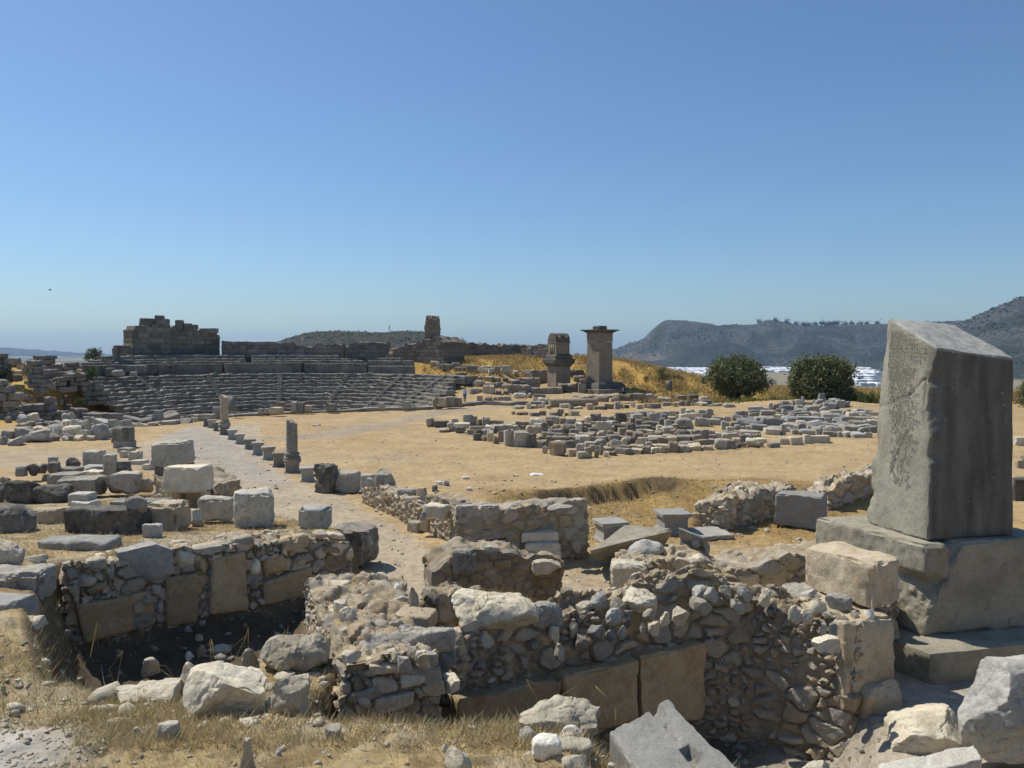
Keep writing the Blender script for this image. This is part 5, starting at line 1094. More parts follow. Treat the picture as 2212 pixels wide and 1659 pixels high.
def stone_row(where, pts, wpx, hpx, mats, seed, nm='stone_block', gap=.12, group='stone blocks in rows on the agora', long=1., zoff=0., rotj=16, tall=.2, tj=1.):
    """a row of blocks whose front feet follow a picture polyline"""
    r = np.random.RandomState(seed); xs = [p[0] for p in pts]; ys = [p[1] for p in pts]; x = xs[0]; n = 0
    while x < xs[-1] - wpx * .3 and n < len(ORD):
        w = wpx * (.45 + 1.25 * r.rand() ** 1.5); h = hpx * 1.22 * (.72 + .55 * r.rand()) * (1 + .5 * (r.rand() < tall))
        if x + w > xs[-1] + wpx * .6: break
        y = np.interp(x + w / 2, xs, ys) + r.randn() * .12 * hpx; p = hit(x + w / 2, y); sc = p[1] / F
        kd = r.rand() < .28; v = int(r.choice([k for k in range(34) if (k % 4 == 3) == kd])); mat = mats[r.randint(len(mats))]
        W = w * sc; D = min(W, .85) * (.7 + .4 * r.rand()) * long; H = h * sc
        form = 'boulder' if kd else ('upright block' if H > W else 'long block' if w > wpx * 1.15 else 'block')
        inst('boulder' if kd else nm, f'{DESC[mat]} {form}, {ORD[n]} from left in the {where}', 'boulder' if kd else nm.split('_')[1], v, (W * 1.02, D, H), (p[0], p[1] + D / 2, p[2] - .03 - .12 * H * r.rand() + zoff), R(r.randn() * rotj), mat, group, (r.randn() * 2.5 * tj, r.randn() * 3 * tj))
        x += w * (1 + gap * (r.rand() - .1)); n += 1
G, DK, CL = ['grey', 'grey', 'beige', 'dark', 'pale', 'tomb'], ['grey', 'dark', 'tomb', 'beige'], ['cool', 'cool', 'grey', 'pale']
FIELD = [
    ('front row of the stone field', [(1171, 979), (1205, 984), (1245, 987), (1277, 990)], 27, 17, ['beige', 'grey', 'dark'], 0),
    ('right front row', [(1284, 987), (1340, 984), (1420, 979), (1475, 976), (1560, 970), (1660, 965)], 21, 12, G, 0),
    ('row tail toward the pillar', [(1662, 965), (1720, 960), (1795, 957)], 27, 14, ['pale', 'beige', 'grey'], 0),
    ('second row of the stone field', [(1275, 976), (1350, 974), (1450, 968), (1560, 961), (1665, 955)], 22, 11, G, 0),
    ('big dark left field row', [(1022, 948), (1045, 950), (1088, 962), (1126, 966), (1190, 970)], 26, 18, DK, 0),
    ('third row of the stone field', [(1196, 964), (1270, 966), (1360, 962), (1470, 957), (1570, 950), (1650, 946)], 23, 12, G, 0),
    ('fourth row of the stone field', [(1180, 956), (1260, 957), (1350, 954), (1480, 948), (1560, 942), (1640, 938)], 24, 12, G, 0),
    ('fifth row of the stone field', [(1105, 950), (1190, 950), (1300, 948), (1400, 943), (1490, 940)], 24, 13, DK, 0),
    ('tall middle field row', [(1106, 941), (1180, 943), (1260, 940), (1330, 936), (1400, 932)], 25, 15, G, 0),
    ('left edge row of the stone field', [(945, 931), (975, 934), (1015, 940), (1060, 945)], 20, 11, G, 0),
    ('second left row of the stone field', [(965, 925), (1000, 928), (1050, 934), (1100, 938)], 22, 13, G, 0),
    ('row beside the grey drum', [(1340, 924), (1400, 924), (1470, 924), (1530, 922)], 28, 15, DK, 0),
    ('sixth row of the stone field', [(1060, 930), (1150, 932), (1240, 930), (1330, 926)], 23, 12, G, 0),
    ('back row at the left of the field', [(1000, 918), (1050, 922), (1110, 923), (1190, 922)], 21, 11, G, 0),
    ('back row in the middle of the field', [(1180, 915), (1260, 914), (1340, 911), (1420, 908), (1500, 906), (1545, 904)], 19, 10, CL, 0),
    ('farthest row of the field', [(1350, 903), (1420, 901), (1480, 898), (1540, 896)], 18, 10, CL, 0),
    ('long beam row nearest the pillar', [(1588, 923), (1660, 925), (1740, 926), (1830, 925), (1890, 922)], 46, 14, CL, 1), ('second long beam row', [(1594, 915), (1670, 917), (1760, 918), (1890, 913)], 50, 13, CL, 1),
    ('third long beam row', [(1650, 908), (1740, 910), (1820, 909), (1892, 905)], 48, 12, CL, 1), ('fourth long beam row', [(1680, 901), (1760, 902), (1892, 899)], 46, 10, CL, 1),
    ('row before the beams', [(1655, 937), (1740, 940), (1820, 945), (1885, 944)], 24, 11, CL + ['pale'], 0), ('grey row under the beams', [(1700, 932), (1780, 935), (1888, 935)], 25, 12, CL, 0),
    ('filler row in the middle of the field', [(1200, 947), (1300, 946), (1400, 940), (1490, 935)], 18, 10, G, 0), ('second filler row in the field', [(1240, 935), (1340, 932), (1480, 928)], 18, 10, DK, 0), ('right filler row under the beams', [(1560, 930), (1700, 930), (1888, 929)], 22, 10, CL, 0), ('filler row among the beams', [(1600, 919), (1750, 921), (1890, 918)], 28, 10, CL, 0), ('rear filler row of the right heap', [(1690, 895), (1790, 897), (1890, 895)], 20, 10, CL, 0), ('filler row left of the beams', [(1500, 918), (1560, 920), (1600, 925)], 20, 10, CL, 0),
    ('jumbled back right row', [(1590, 903), (1650, 897), (1720, 893), (1790, 892)], 20, 12, CL, 0), ('rear jumbled right row', [(1620, 894), (1690, 886), (1760, 882), (1830, 884)], 19, 11, CL, 0), ('top row of right heap', [(1660, 884), (1720, 876), (1790, 874), (1830, 880)], 18, 10, CL, 0), ('scattered right row', [(1540, 912), (1580, 909), (1640, 905)], 20, 10, CL, 0)]
for i, (w, p, wp, hp, mt, lg) in enumerate(FIELD): stone_row(w, p, wp, hp, mt, 600 + i, long=1. if not lg else .9, rotj=14 if not lg else 7, tall=.2 if not lg else .0, gap=.0, nm='stone_beam' if lg else 'field_block')
# single stones that stand out
def drum(label, x0, y0, x1, y1, mat, z=0, lying=None):
    p = hit((x0 + x1) / 2, y1); r_ = (x1 - x0) / 2 / F * p[1]; H = CAMZ + slopes(x0, y0)[1] * (p[1] + r_) - p[2]
    V, Fc = lathe([(r_, -.05), (r_ * 1.01, H * .5), (r_, H - .03), (r_ * .94, H)], 20, (p[0], p[1] + r_, p[2])); V += .02 * vec_noise(V * 4, 3, 7)
    mk('column_drum', V, Fc, M[mat], label=label, cat='column', sharp=30)
drum('grey standing column drum at the left of the stone field', 999, 895, 1020, 920, 'slabm'); drum('tall grey column drum in the middle of the stone field', 1436, 907, 1452, 932, 'grey')
blk('white rounded upright stone left of the standing drum', 975, 903, 991, 922, 'pale', r=.12, cuts=7); boulder('tall lumpy pale boulder at the left tip of the stone field', 920, 900, 940, 922, 'pale', k=.8); blk('grey squared block beside the lumpy pale boulder', 937, 908, 970, 924, 'dark', k=.7)
blk('dark tall block with a flat lid in the back of the field', 1275, 893, 1299, 914, 'dark', rot=-12); blk('dark rough cube at the back of the stone field', 1328, 891, 1352, 911, 'dark', rot=6, rough=.04)
boulder('reddish white corner boulder at the front tip of the field', 1243, 971, 1278, 991, 'pale', r=.3)
blk('upright leaning slab crowning the right stone heap', 1764, 849, 1785, 876, 'cool', k=.5, rot=12, z=.4, r=.05, cuts=6, top=.6); blk('squared block on the left of the right stone heap', 1686, 866, 1704, 884, 'cool', z=.2)
p = hit(1243, 879)
V, Fc = tube([(p[0] - 2.6, p[1], p[2] + .38), (p[0] + 2.3, p[1] + 1.2, p[2] + .42)], [.42, .38], 18); V += .02 * vec_noise(V * 3, 3, 8); mk('fallen_column', V, Fc, M['beige'], label='fallen pale column shaft lying before the tall pillar tombs', cat='column', sharp=40)
for i, (x0, y0, x1, y1, mt) in enumerate(((1045, 921, 1068, 934, 'grey'), (1155, 914, 1180, 926, 'pale'), (1300, 918, 1318, 934, 'grey'), (1395, 944, 1425, 956, 'beige'), (1500, 930, 1525, 942, 'grey'), (1618, 900, 1645, 910, 'cool'), (1730, 903, 1752, 916, 'cool'), (1845, 884, 1872, 896, 'pale'))):
    q = hit((x0 + x1) / 2, y1); s_ = q[1] / F; rr_ = (y1 - y0) / 2 * s_; hw_ = (x1 - x0) / 2 * s_; c_ = q + np.array([0, rr_, rr_ * .95]); dv = rotz(np.array([[hw_, 0, 0]]), R(i * 23 % 50 - 25))[0]
    V, Fc = tube([c_ - dv, c_ - dv * .95, c_ + dv * .95, c_ + dv], [rr_ * .9, rr_, rr_, rr_ * .9], 16); V += .025 * vec_noise(V * 3, 3, 60 + i)
    mk('drum_fragment', V, Fc, M[mt], label=('grey column fragment lying at the left of the stone field', 'pale column fragment lying in the back left of the field', 'grey column fragment lying left of the tall drum', 'tan column fragment lying in the middle of the field', 'grey column fragment lying at the right of the field gap', 'bluish column fragment lying left of the long beams', 'bluish column fragment lying among the long beams', 'pale column fragment lying in the rear right heap')[i], cat='column', sharp=35)
# scatter between the stone field and the tombs
for i, (w, p_, wp, hp, mt) in enumerate((('row below the tomb terrace', [(1150, 871), (1200, 873), (1290, 868), (1370, 866), (1480, 863), (1530, 866)], 20, 9, G), ('thin line below the tomb terrace', [(1230, 884), (1300, 884), (1390, 881), (1460, 878), (1530, 874)], 17, 8, G), ('dark line behind the field', [(1105, 896), (1200, 899), (1270, 897)], 17, 8, DK),
    ('line left of the fallen column', [(1106, 884), (1170, 882), (1225, 880)], 17, 7, ['beige', 'pale']), ('ledge left of the vaulted tomb', [(1030, 868), (1070, 864), (1120, 862), (1180, 860)], 19, 9, G), ('right end of the tomb terrace', [(1392, 869), (1440, 869), (1500, 867), (1540, 874)], 24, 12, DK),
    ('flat line near the olive trees', [(1440, 876), (1500, 876), (1560, 878), (1600, 882)], 20, 6, ['pale', 'grey']), ('upper theatre right wing line', [(940, 800), (990, 802), (1050, 806), (1110, 812), (1170, 818)], 20, 9, G), ('theatre right wing line', [(985, 818), (1040, 822), (1100, 826), (1170, 830)], 21, 9, DK), ('lower theatre right wing line', [(960, 828), (1010, 834), (1070, 838), (1160, 842)], 22, 9, G), ('foot of theatre right wing', [(1010, 846), (1060, 850), (1110, 853), (1160, 856)], 22, 9, DK), ('top edge behind right wing', [(930, 790), (980, 793), (1040, 797), (1090, 800)], 18, 8, ['beige', 'pale', 'grey']))):
    stone_row(w, p_, wp, hp, mt, 700 + i, group='stones scattered before the tombs', nm='ruin_block', gap=.35)
# fallen blocks at the left below the theatre
for i, (w, p_, wp, hp, mt) in enumerate((('front fallen row at left', [(0, 962), (60, 960), (130, 952), (210, 948)], 34, 16, CL), ('second fallen row at left', [(0, 947), (80, 945), (160, 942), (235, 938)], 32, 17, CL), ('third fallen row at left', [(30, 934), (110, 932), (190, 930), (240, 928)], 28, 14, CL), ('upper fallen row at left', [(25, 905), (60, 908), (140, 915), (230, 922)], 26, 13, CL), ('heap below theatre left end', [(180, 880), (220, 885), (270, 892), (300, 900)], 22, 12, DK), ('second heap below theatre left end', [(190, 868), (230, 872), (270, 880), (310, 890)], 20, 12, DK), ('upper heap at theatre left', [(185, 850), (215, 856), (255, 866), (280, 874)], 19, 11, DK), ('tumbled blocks at theatre corner', [(262, 912), (300, 916), (340, 914), (370, 910)], 26, 13, CL), ('second tumbled block line', [(280, 900), (320, 905), (370, 902)], 26, 12, CL), ('flat line below theatre corner', [(280, 922), (340, 921), (400, 914), (425, 910)], 24, 7, ['pale', 'grey']), ('dark far left line', [(10, 890), (50, 893), (100, 897)], 28, 14, DK), ('brown line by the walkway', [(130, 954), (180, 952), (240, 946)], 22, 9, ['beige', 'pale']))):
    stone_row(w, p_, wp, hp, mt, 800 + i, group='fallen blocks below the theatre', nm='fallen_block', gap=.08, rotj=32, tj=4.)
# few stones at the far right edge beyond the pillar
stone_row('row right of the pillar', [(2196, 965), (2290, 960)], 30, 16, CL, 901, group='stones right of the pillar'); stone_row('lower row right of the pillar', [(2198, 1010), (2290, 1004)], 32, 20, G, 902, group='stones right of the pillar'); stone_row('near row right of the pillar', [(2196, 1080), (2300, 1075)], 40, 26, G, 903, group='stones right of the pillar')
# white stones in the middle of the agora and along the mound
for i, (x0, y0, x1, y1, mt) in enumerate(((940, 1036, 958, 1048, 'white'), (932, 1047, 946, 1062, 'grey'), (958, 1037, 972, 1050, 'grey'), (998, 1029, 1014, 1036, 'white'), (1005, 1051, 1020, 1060, 'white'), (1106, 1024, 1120, 1029, 'white'), (1140, 1023, 1175, 1028, 'white'), (674, 915, 692, 920, 'white'), (1566, 1040, 1582, 1054, 'grey'), (1535, 1048, 1553, 1056, 'grey'), (1744, 1129, 1752, 1134, 'white'))):
    boulder(('flat white stone on the plaza mound', 'grey stone left of the flat white stone', 'grey pebble right of the flat white stone', 'long white stone half buried in the plaza', 'small white stone on the plaza slope', 'pale stone sunk in the plaza edge, left one', 'pale line of stone sunk in the plaza edge', 'thin white slab lying in the middle of the plaza', 'grey rock on the grassy hollow slope', 'smaller grey rock on the grassy hollow slope', 'tiny white stone by the dark angular block')[i], x0, y0, x1, y1, mt, k=.8, Hmin=.05, res=.06)
# ------------------------------------------------------------------ pillar tombs
def sq_part(name, parent, c, prof, rot, mat, seed, n=16, chip=.02, ratio=1.):
    V, Fc = square_prof(prof, 0, (0, 0, 0), seed, chip); V[:, 1] *= ratio; V = rotz(V, rot) + np.array(c)
    return mk(name, V, Fc, M[mat], parent, sharp=28)
YH = 100.
def zat(py, Y): return CAMZ + slopes(1106, py)[1] * Y
# tall pillar tomb with a flat overhanging lid
ch = at(1295, 848, YH); ch[2] = 0
hz_ = empty('pillar_tomb', ch, 'tall pillar tomb with a flat overhanging lid on a stepped base', 'tomb'); a = R(37)
w = 54 / F * YH / (math.cos(a) + math.sin(a)) / 2
sq_part('base_step', hz_, ch, [(3.0, -.3), (3.0, zat(839, YH)), (2.98, zat(838.5, YH))], a, 'tomb', 1)
sq_part('base', hz_, ch, [(2.35, zat(840, YH)), (2.25, zat(832, YH)), (1.95, zat(825.5, YH)), (1.9, zat(825, YH))], a, 'tombdark', 2, chip=.05)
zs = [zat(y, YH) for y in np.linspace(826, 738.5, 14)]
sq_part('shaft', hz_, ch, [(w * (1.03 - .04 * k / 13), z) for k, z in enumerate(zs)], a, 'tomb', 3, chip=.05)
sq_part('relief_chamber', hz_, ch, [(w * 1.02, zat(738, YH)), (w * 1.03, zat(737, YH)), (w * 1.02, zat(719, YH))], a, 'tomb', 4)
sq_part('lid', hz_, ch, [(w * 1.06, zat(719.5, YH)), (w * 1.28, zat(716.5, YH)), (w * 1.3, zat(715.5, YH)), (w * 1.5, zat(715, YH)), (w * 1.53, zat(712.6, YH)), (w * 1.5, zat(712, YH))], a, 'tombdark', 5)
sq_part('cap_block', hz_, ch, [(w * .55, zat(712.3, YH)), (w * .56, zat(706, YH)), (w * .5, zat(704, YH))], a, 'tombdark', 6)
for nm, (x0, y0, x1, y1) in (('stump', (1249, 827, 1266, 853)), ('side_block', (1252, 818, 1266, 824))): px_block(nm, x0, y0, x1, y1, 96.5, .9, 'tomb', hz_, seed=900, r=.15)
# smaller pillar tomb carrying a house shaped sarcophagus with a vaulted lid
YL = 101.; cl = at(1207, 845, YL); cl[2] = 0
lt = empty('sarcophagus_tomb', cl, 'pillar tomb carrying a small house shaped sarcophagus with a vaulted lid', 'tomb'); b = R(28)
w2 = 49 / F * YL / (math.cos(b) + math.sin(b)) / 2
sq_part('pillar', lt, cl, [(w2 * 1.0, -.3), (w2 * .99, zat(820, YL)), (w2, zat(800, YL)), (w2 * .98, zat(791, YL))], b, 'tomb', 11, chip=.05)
sq_part('cornice', lt, cl, [(w2 * 1.05, zat(791.5, YL)), (w2 * 1.2, zat(787, YL)), (w2 * 1.38, zat(784, YL)), (w2 * 1.42, zat(776, YL)), (w2 * 1.3, zat(775, YL))], b, 'tombdark', 12, chip=.06)
sq_part('plinth', lt, cl, [(w2 * 1.22, zat(775.3, YL)), (w2 * 1.18, zat(769, YL)), (w2 * 1.02, zat(767, YL)), (w2 * .95, zat(764, YL))], b, 'tombdark', 13, chip=.04)
sq_part('sarcophagus_chest', lt, cl, [(w2 * .93, zat(765, YL)), (w2 * .92, zat(742, YL)), (w2 * 1.0, zat(741, YL)), (w2 * 1.0, zat(739.5, YL))], b, 'tomb', 14)
pr = [(-1, 0), (1, 0), (.97, .35), (.85, .65), (.6, .88), (.25, 1.), (-.25, 1.), (-.6, .88), (-.85, .65), (-.97, .35)]
hl = zat(720, YL) - zat(740, YL); V = []
for t_ in np.linspace(-1, 1, 9): V += [(t_ * w2 * .98, p[0] * w2 * .92, p[1] * hl) for p in pr]
n = len(pr); Fc = [(i * n + k, i * n + (k + 1) % n, (i + 1) * n + (k + 1) % n, (i + 1) * n + k) for i in range(8) for k in range(n)] + [tuple(range(n))[::-1], tuple(8 * n + k for k in range(n))]
V = np.array(V); V += .03 * vec_noise(V * 2, 3, 15); V = rotz(V, b) + cl + np.array([0, 0, zat(739.7, YL)])
mk('vaulted_lid', V, Fc, M['tombdark'], lt, sharp=35)
for s in (-1, 1):
    for t_ in (-.5, .5):
        V, Fc = block_geo((.3, .35, .3), .1, .02, 3, 31, .1); V += (t_ * w2 * 1.0, s * w2 * .88 - (.1 if s < 0 else -.1), hl * .45); V = rotz(V, b) + cl + np.array([0, 0, zat(739.7, YL)]); mk('lifting_boss', V, Fc, M['tomb'], lt)
for s in (-.4, 0, .4):       # panelled gable end
    V, Fc = prism(-w2 * 1.0, -w2 * .9, s * w2 - .1, s * w2 + .1, zat(765, YL), zat(744, YL)); V = rotz(V, b) + np.array([cl[0], cl[1], 0]); mk('panel_post', V, Fc, M['tomb'], lt, smooth=False)
# broken blocks and walls around the tombs
for i, (x0, y0, x1, y1, Y, mt) in enumerate(((1146, 799, 1183, 828, 104, 'tomb'), (1228, 799, 1262, 815, 105, 'tombdark'), (1238, 812, 1266, 828, 103, 'tomb'), (1120, 815, 1168, 836, 100, 'tomb'), (1206, 829, 1246, 840, 97, 'tomb'), (1100, 800, 1150, 812, 108, 'tomb'), (1213, 832, 1228, 845, 96, 'tombdark'), (1140, 838, 1216, 852, 95, 'tomb'), (1095, 832, 1146, 847, 95, 'tomb'))):
    px_block('broken_wall', x0, y0, x1, y1, Y, 1.3, mt, None, ('squared block wall just left of the vaulted tomb', 'dark wall of two blocks between the two pillar tombs', 'lower wall course between the two pillar tombs', 'thick broken wall left of the vaulted tomb', 'fallen slab in front of the vaulted tomb', 'low wall behind the thick broken wall', 'small dark block at the foot of the vaulted tomb', 'rubble terrace edge before the vaulted tomb', 'rubble terrace edge left of the vaulted tomb')[i], 'wall' if i not in (4, 6) else 'block', seed=910 + i, r=.12, rough=.07, cuts=6)
V, Fc, c = rubble_geo([at(1218, 860, 92)[:2], at(1300, 855, 92.5)[:2], at(1394, 853, 93)[:2]], -.3, [(0, .3), (9, .45)], 3., cell=.6, seed=920, res=.14, amp=.06, toprough=.1, pal=PAL * .8); mk('terrace_edge', V, Fc, M['rubble'], label='low pale terrace edge under the tall pillar tomb', cat='wall', col=c, sharp=35)
px_block('large_block', 1360, 851, 1396, 863, 86, 1.6, 'tomb', None, 'long thick slab block lying right of the tall pillar tomb', 'block', seed=930, r=.12); px_block('slab_block', 1336, 853, 1362, 866, 85, 1.3, 'tombdark', None, 'dark block left of the long thick slab block', 'block', seed=931, r=.12)
# ruins on the slope at the far left
for i, (pts, Y0, Y1, zb, tops, th_, lab) in enumerate((((52, 108), 88, 88, 815, [(52, 788), (65, 782), (70, 770), (102, 770), (108, 790)], 2., 'ruined wall with a dark topped block at the far left'), ((108, 236), 94, 97, 800, [(108, 790), (150, 786), (190, 788), (236, 784)], 2.2, 'long ragged wall crossing the far left slope'), ((60, 90), 80, 80, 838, [(60, 790), (75, 786), (90, 796)], 1.5, 'tall pale broken pier on the far left slope'), ((117, 185), 82, 84, 835, [(117, 818), (135, 806), (160, 802), (185, 812)], 2.2, 'dark lumpy wall mass at the left of the theatre'), ((-12, 16), 80, 80, 812, [(-12, 766), (8, 764), (16, 775)], 1.5, 'ruined wall at the far left frame edge'),
    ((50, 125), 74, 74, 908, [(50, 880), (65, 872), (85, 863), (100, 868), (112, 882), (125, 886)], 1.8, 'broken block wall above the fallen blocks at left'), ((146, 250), 72, 70, 925, [(146, 890), (165, 882), (195, 886), (220, 896), (250, 908)], 1.6, 'sloping terrace wall of large blocks below the theatre end'), ((-20, 14), 66, 66, 935, [(-20, 826), (8, 825), (14, 828)], 1.2, 'tall dim pillar at the left frame edge'), ((178, 212), 84, 84, 862, [(178, 840), (195, 826), (212, 828)], 2., 'crumbling rubble end of the theatre seats at left'))):
    A_ = at(pts[0], 755, Y0); B_ = at(pts[1], 755, Y1); tp = [(np.hypot(*(onplane(x_, y_, A_, B_) - A_)[:2]), onplane(x_, y_, A_, B_)[2]) for x_, y_ in tops]
    rw = np.random.RandomState(940 + i); z0 = CAMZ + slopes(pts[0], zb)[1] * Y0 - .6; L_ = tp[-1][0]; dd = (B_ - A_)[:2] / np.linalg.norm((B_ - A_)[:2]); an = math.atan2(dd[1], dd[0]); pc = []
    tmax = max(t for _, t in tp); z = z0
    while z < tmax:
        h = .38 + .3 * rw.rand(); s_ = -.3 * rw.rand()
        while s_ < L_:
            w = .45 + .8 * rw.rand(); tz = np.interp(s_ + w / 2, [t[0] for t in tp], [t[1] for t in tp])
            if z + h * .5 < tz + .15 * rw.randn() and rw.rand() > .04:
                Q, G_ = block_geo((w * 1.02, th_ * (.6 + .3 * rw.rand()), h * 1.03), .06, .03, 4, 3000 + int(rw.rand() * 40), .2, .05, .78)
                Q = rotz(Q, an + .12 * rw.randn()); Q[:, 2] += Q[:, 0] * .06 * rw.randn(); m_ = A_[:2] + dd * (s_ + w / 2); pc.append((Q + np.array([m_[0] + .1 * rw.randn(), m_[1] + .5 + .12 * rw.randn(), z]), G_))
            s_ += w
        z += h
    V, Fc = join(pc); c = np.concatenate([np.full((len(q), 3), .75 + .5 * rw.rand()) for q, _ in pc]) * np.array((.24, .228, .205))
    mk('ruined_wall', V, Fc, M['theatrewall'], None, lab, 'wall', col=c, sharp=35)
for i, (w, p_, wp, hp, mt) in enumerate((('upper left slope ruins', [(10, 790), (50, 800), (110, 805), (180, 795), (235, 800)], 17, 9, DK), ('middle left slope ruins', [(100, 815), (150, 812), (200, 806), (240, 812)], 17, 9, DK), ('left skyline ruins', [(30, 780), (100, 778), (160, 780), (235, 782)], 17, 8, DK), ('second left slope ruins', [(20, 806), (80, 812), (140, 803), (215, 800)], 18, 9, G), ('third left slope ruins', [(50, 832), (110, 826), (170, 820), (200, 815)], 18, 9, DK), ('lower left slope ruins', [(80, 850), (130, 842), (180, 836)], 18, 9, G), ('stones above the left terrace wall', [(30, 872), (90, 868), (150, 874), (200, 878)], 22, 11, DK), ('stones beside the left block wall', [(0, 880), (40, 884), (110, 888), (150, 892)], 24, 12, CL), ('lowest left slope ruins', [(10, 915), (60, 918), (120, 922), (180, 926)], 24, 12, CL))):
    stone_row(w, p_, wp, hp, mt, 960 + i, group='ruin stones on the left slope', nm='ruin_stone', gap=.1, tj=3.)
# ------------------------------------------------------------------ signs, rails, mast
def sign(label, x0, y0, x1, y1, yb, posts, Y):
    e = empty('info_sign', at((x0 + x1) / 2, yb, Y), label, 'sign'); a_, b_ = at(x0, y1, Y), at(x1, y0, Y)
    V, Fc = prism(a_[0], b_[0], Y, Y + .06, a_[2], b_[2]); mk('panel', V, Fc, M['signface'], e, smooth=False)
    V, Fc = prism(a_[0] - .04, b_[0] + .04, Y + .062, Y + .09, a_[2] - .04, b_[2] + .04); mk('frame', V, Fc, M['metal'], e, smooth=False)
    for px in posts:
        p = at(px, yb, Y); V, Fc = tube([(p[0], Y + .12, p[2] - .3), (p[0], Y + .12, b_[2])], .04, 8); mk('post', V, Fc, M['metal'], e)
sign('small grey information panel on two posts beside the tomb slope', 1440, 823, 1452, 843, 855, (1441, 1452), 90); sign('tall information panel on posts behind the farther column', 494, 857, 508, 887, 905, (496, 507.5), 67)
rl = empty('handrail', onz(1030, 1215, .2), 'rusty bent pipe handrail beside the mortared wall', 'rail')
P = [at(974, 1212, 19.2), at(974, 1182, 19.2), at(976, 1177, 19.2), at(981, 1175, 19.2), at(1094, 1163, 18.9)]; V, Fc = tube(P, .035, 10); mk('top_rail', V, Fc, M['rust'], rl)
V, Fc = tube([at(977, 1186, 19.2), at(1094, 1174, 18.9)], .028, 10); mk('lower_rail', V, Fc, M['rust'], rl)
r2 = empty('handrail', onz(465, 1075, .3), 'small rusty rail stub behind the pale front cube', 'rail')
V, Fc = tube([at(458.5, 1082, 25.5), at(458.5, 1053, 25.5), at(473, 1069, 24.6), at(473, 1090, 24.6)], .04, 8); mk('top_rail', V, Fc, M['rust'], r2); V, Fc = tube([at(447, 1058.5, 25.6), at(459, 1059, 25.5)], .025, 8); mk('lower_rail', V, Fc, M['rust'], r2)
b0 = at(841, 718, 815); mst = empty('radio_mast', b0, 'thin lattice radio mast on top of the wooded hill', 'mast')
for dx, dy in ((-.6, 0), (.6, 0), (0, 1.)):
    V, Fc = tube([b0 + np.array([dx, dy, -2]), b0 + np.array([dx * .5, dy * .5, 7.5])], .12, 6); mk('leg', V, Fc, M['metal'], mst)
V, Fc = prism(b0[0] - .7, b0[0] + .7, b0[1] - .3, b0[1] + .3, b0[2] + 5.2, b0[2] + 6.8); mk('antenna', V, Fc, M['whitewash'], mst, smooth=False)
# ------------------------------------------------------------------ greenhouses and buildings in the valley
rv = np.random.RandomState(5); ng = 0
for (yy, xa, xb) in ((798, 1365, 1545), (801, 1362, 1550), (805, 1385, 1545), (809, 1410, 1545), (813.5, 1430, 1545), (819, 1460, 1545), (826, 1490, 1545), (797.5, 1640, 1720), (802, 1640, 1720), (797.5, 1840, 1900), (802.5, 1840, 1905), (809, 1845, 1905), (815, 1850, 1905), (822, 1850, 1905), (796, 1365, 1530), (799, 1360, 1545), (803, 1375, 1560), (807, 1400, 1530), (811, 1420, 1540), (816, 1440, 1545), (822, 1475, 1540), (800, 1640, 1720), (804, 1650, 1720), (799, 1840, 1900), (806, 1840, 1905), (812, 1850, 1905), (818, 1850, 1900), (826, 1850, 1905), (834, 1860, 1905), (796, 1850, 1895)):
    x = xa
    while x < xb:
        w = 22 + 40 * rv.rand(); x2 = min(x + w, xb)
        if x2 - x > 8:
            a_ = onz(x, yy, -45.5); b_ = onz(x2, yy, -45.5); dp = a_[1] / (yy - 754.) * (1.8 + .8 * rv.rand()); hh = 4 + 1.5 * rv.rand()
            m_ = max(2, int((b_[0] - a_[0]) / 14)); V = []; Fc = []
            for j in range(m_ * 4 + 1):
                u = j / (m_ * 4); zz = hh * (.72 + .28 * abs(math.sin(math.pi * u * m_)))
                X = a_[0] + (b_[0] - a_[0]) * u
                V += [(X, a_[1], -46.5), (X, a_[1], -46.5 + 1 + zz), (X, a_[1] + dp, -46.5 + 1 + zz), (X, a_[1] + dp, -46.5)]
            k4 = m_ * 4
            for j in range(k4): Fc += [(4 * j + q, 4 * j + 4 + q, 4 * j + 5 + q, 4 * j + 1 + q) for q in range(3)]
            Fc += [(0, 1, 2, 3), tuple(4 * k4 + q for q in (3, 2, 1, 0))]
            side = 'left of the first olive tree' if x < 1560 else ('between the olive trees' if x < 1780 else 'right of the second olive tree')
            mk('greenhouse', V, Fc, M['plastic' if rv.rand() < .75 else 'plasticdim'], label='long white plastic greenhouse in the valley ' + side, cat='greenhouse', group='greenhouses in the valley ' + side, smooth=False); ng += 1
        x = x2 + (2 + 10 * rv.rand() ** 2)
for i, (x, y, w_, h_) in enumerate(((2048, 772, 5, 3), (1974, 781, 6, 3), (1995, 785, 5, 3))):
    Y = 1750.; a_ = at(x, y + h_, Y); s = w_ / F * Y; V, Fc = prism(a_[0], a_[0] + s, Y, Y + 8, a_[2] - 3, a_[2] + h_ / F * Y)
    e = mk('farm_house', V, Fc, M['whitewash'], label=('small white house on the hill foot behind the pillar', 'small pale house left of the inscribed pillar', 'second small pale house left of the inscribed pillar')[i], cat='house', smooth=False)
    t_ = a_[2] + h_ / F * Y; V = np.array([(a_[0] - .5, Y - .5, t_), (a_[0] + s + .5, Y - .5, t_), (a_[0] + s + .5, Y + 8.5, t_), (a_[0] - .5, Y + 8.5, t_), (a_[0] - .5, Y + 4, t_ + 2), (a_[0] + s + .5, Y + 4, t_ + 2)]); Fc = [(0, 1, 5, 4), (2, 3, 4, 5), (1, 2, 5), (3, 0, 4), (3, 2, 1, 0)]
    V = V - np.array(e.location); me = mesh_from('roof', V, Fc, M['tile'], smooth=False); ro = bpy.data.objects.new('roof', me); COL.objects.link(ro); ro.parent = e
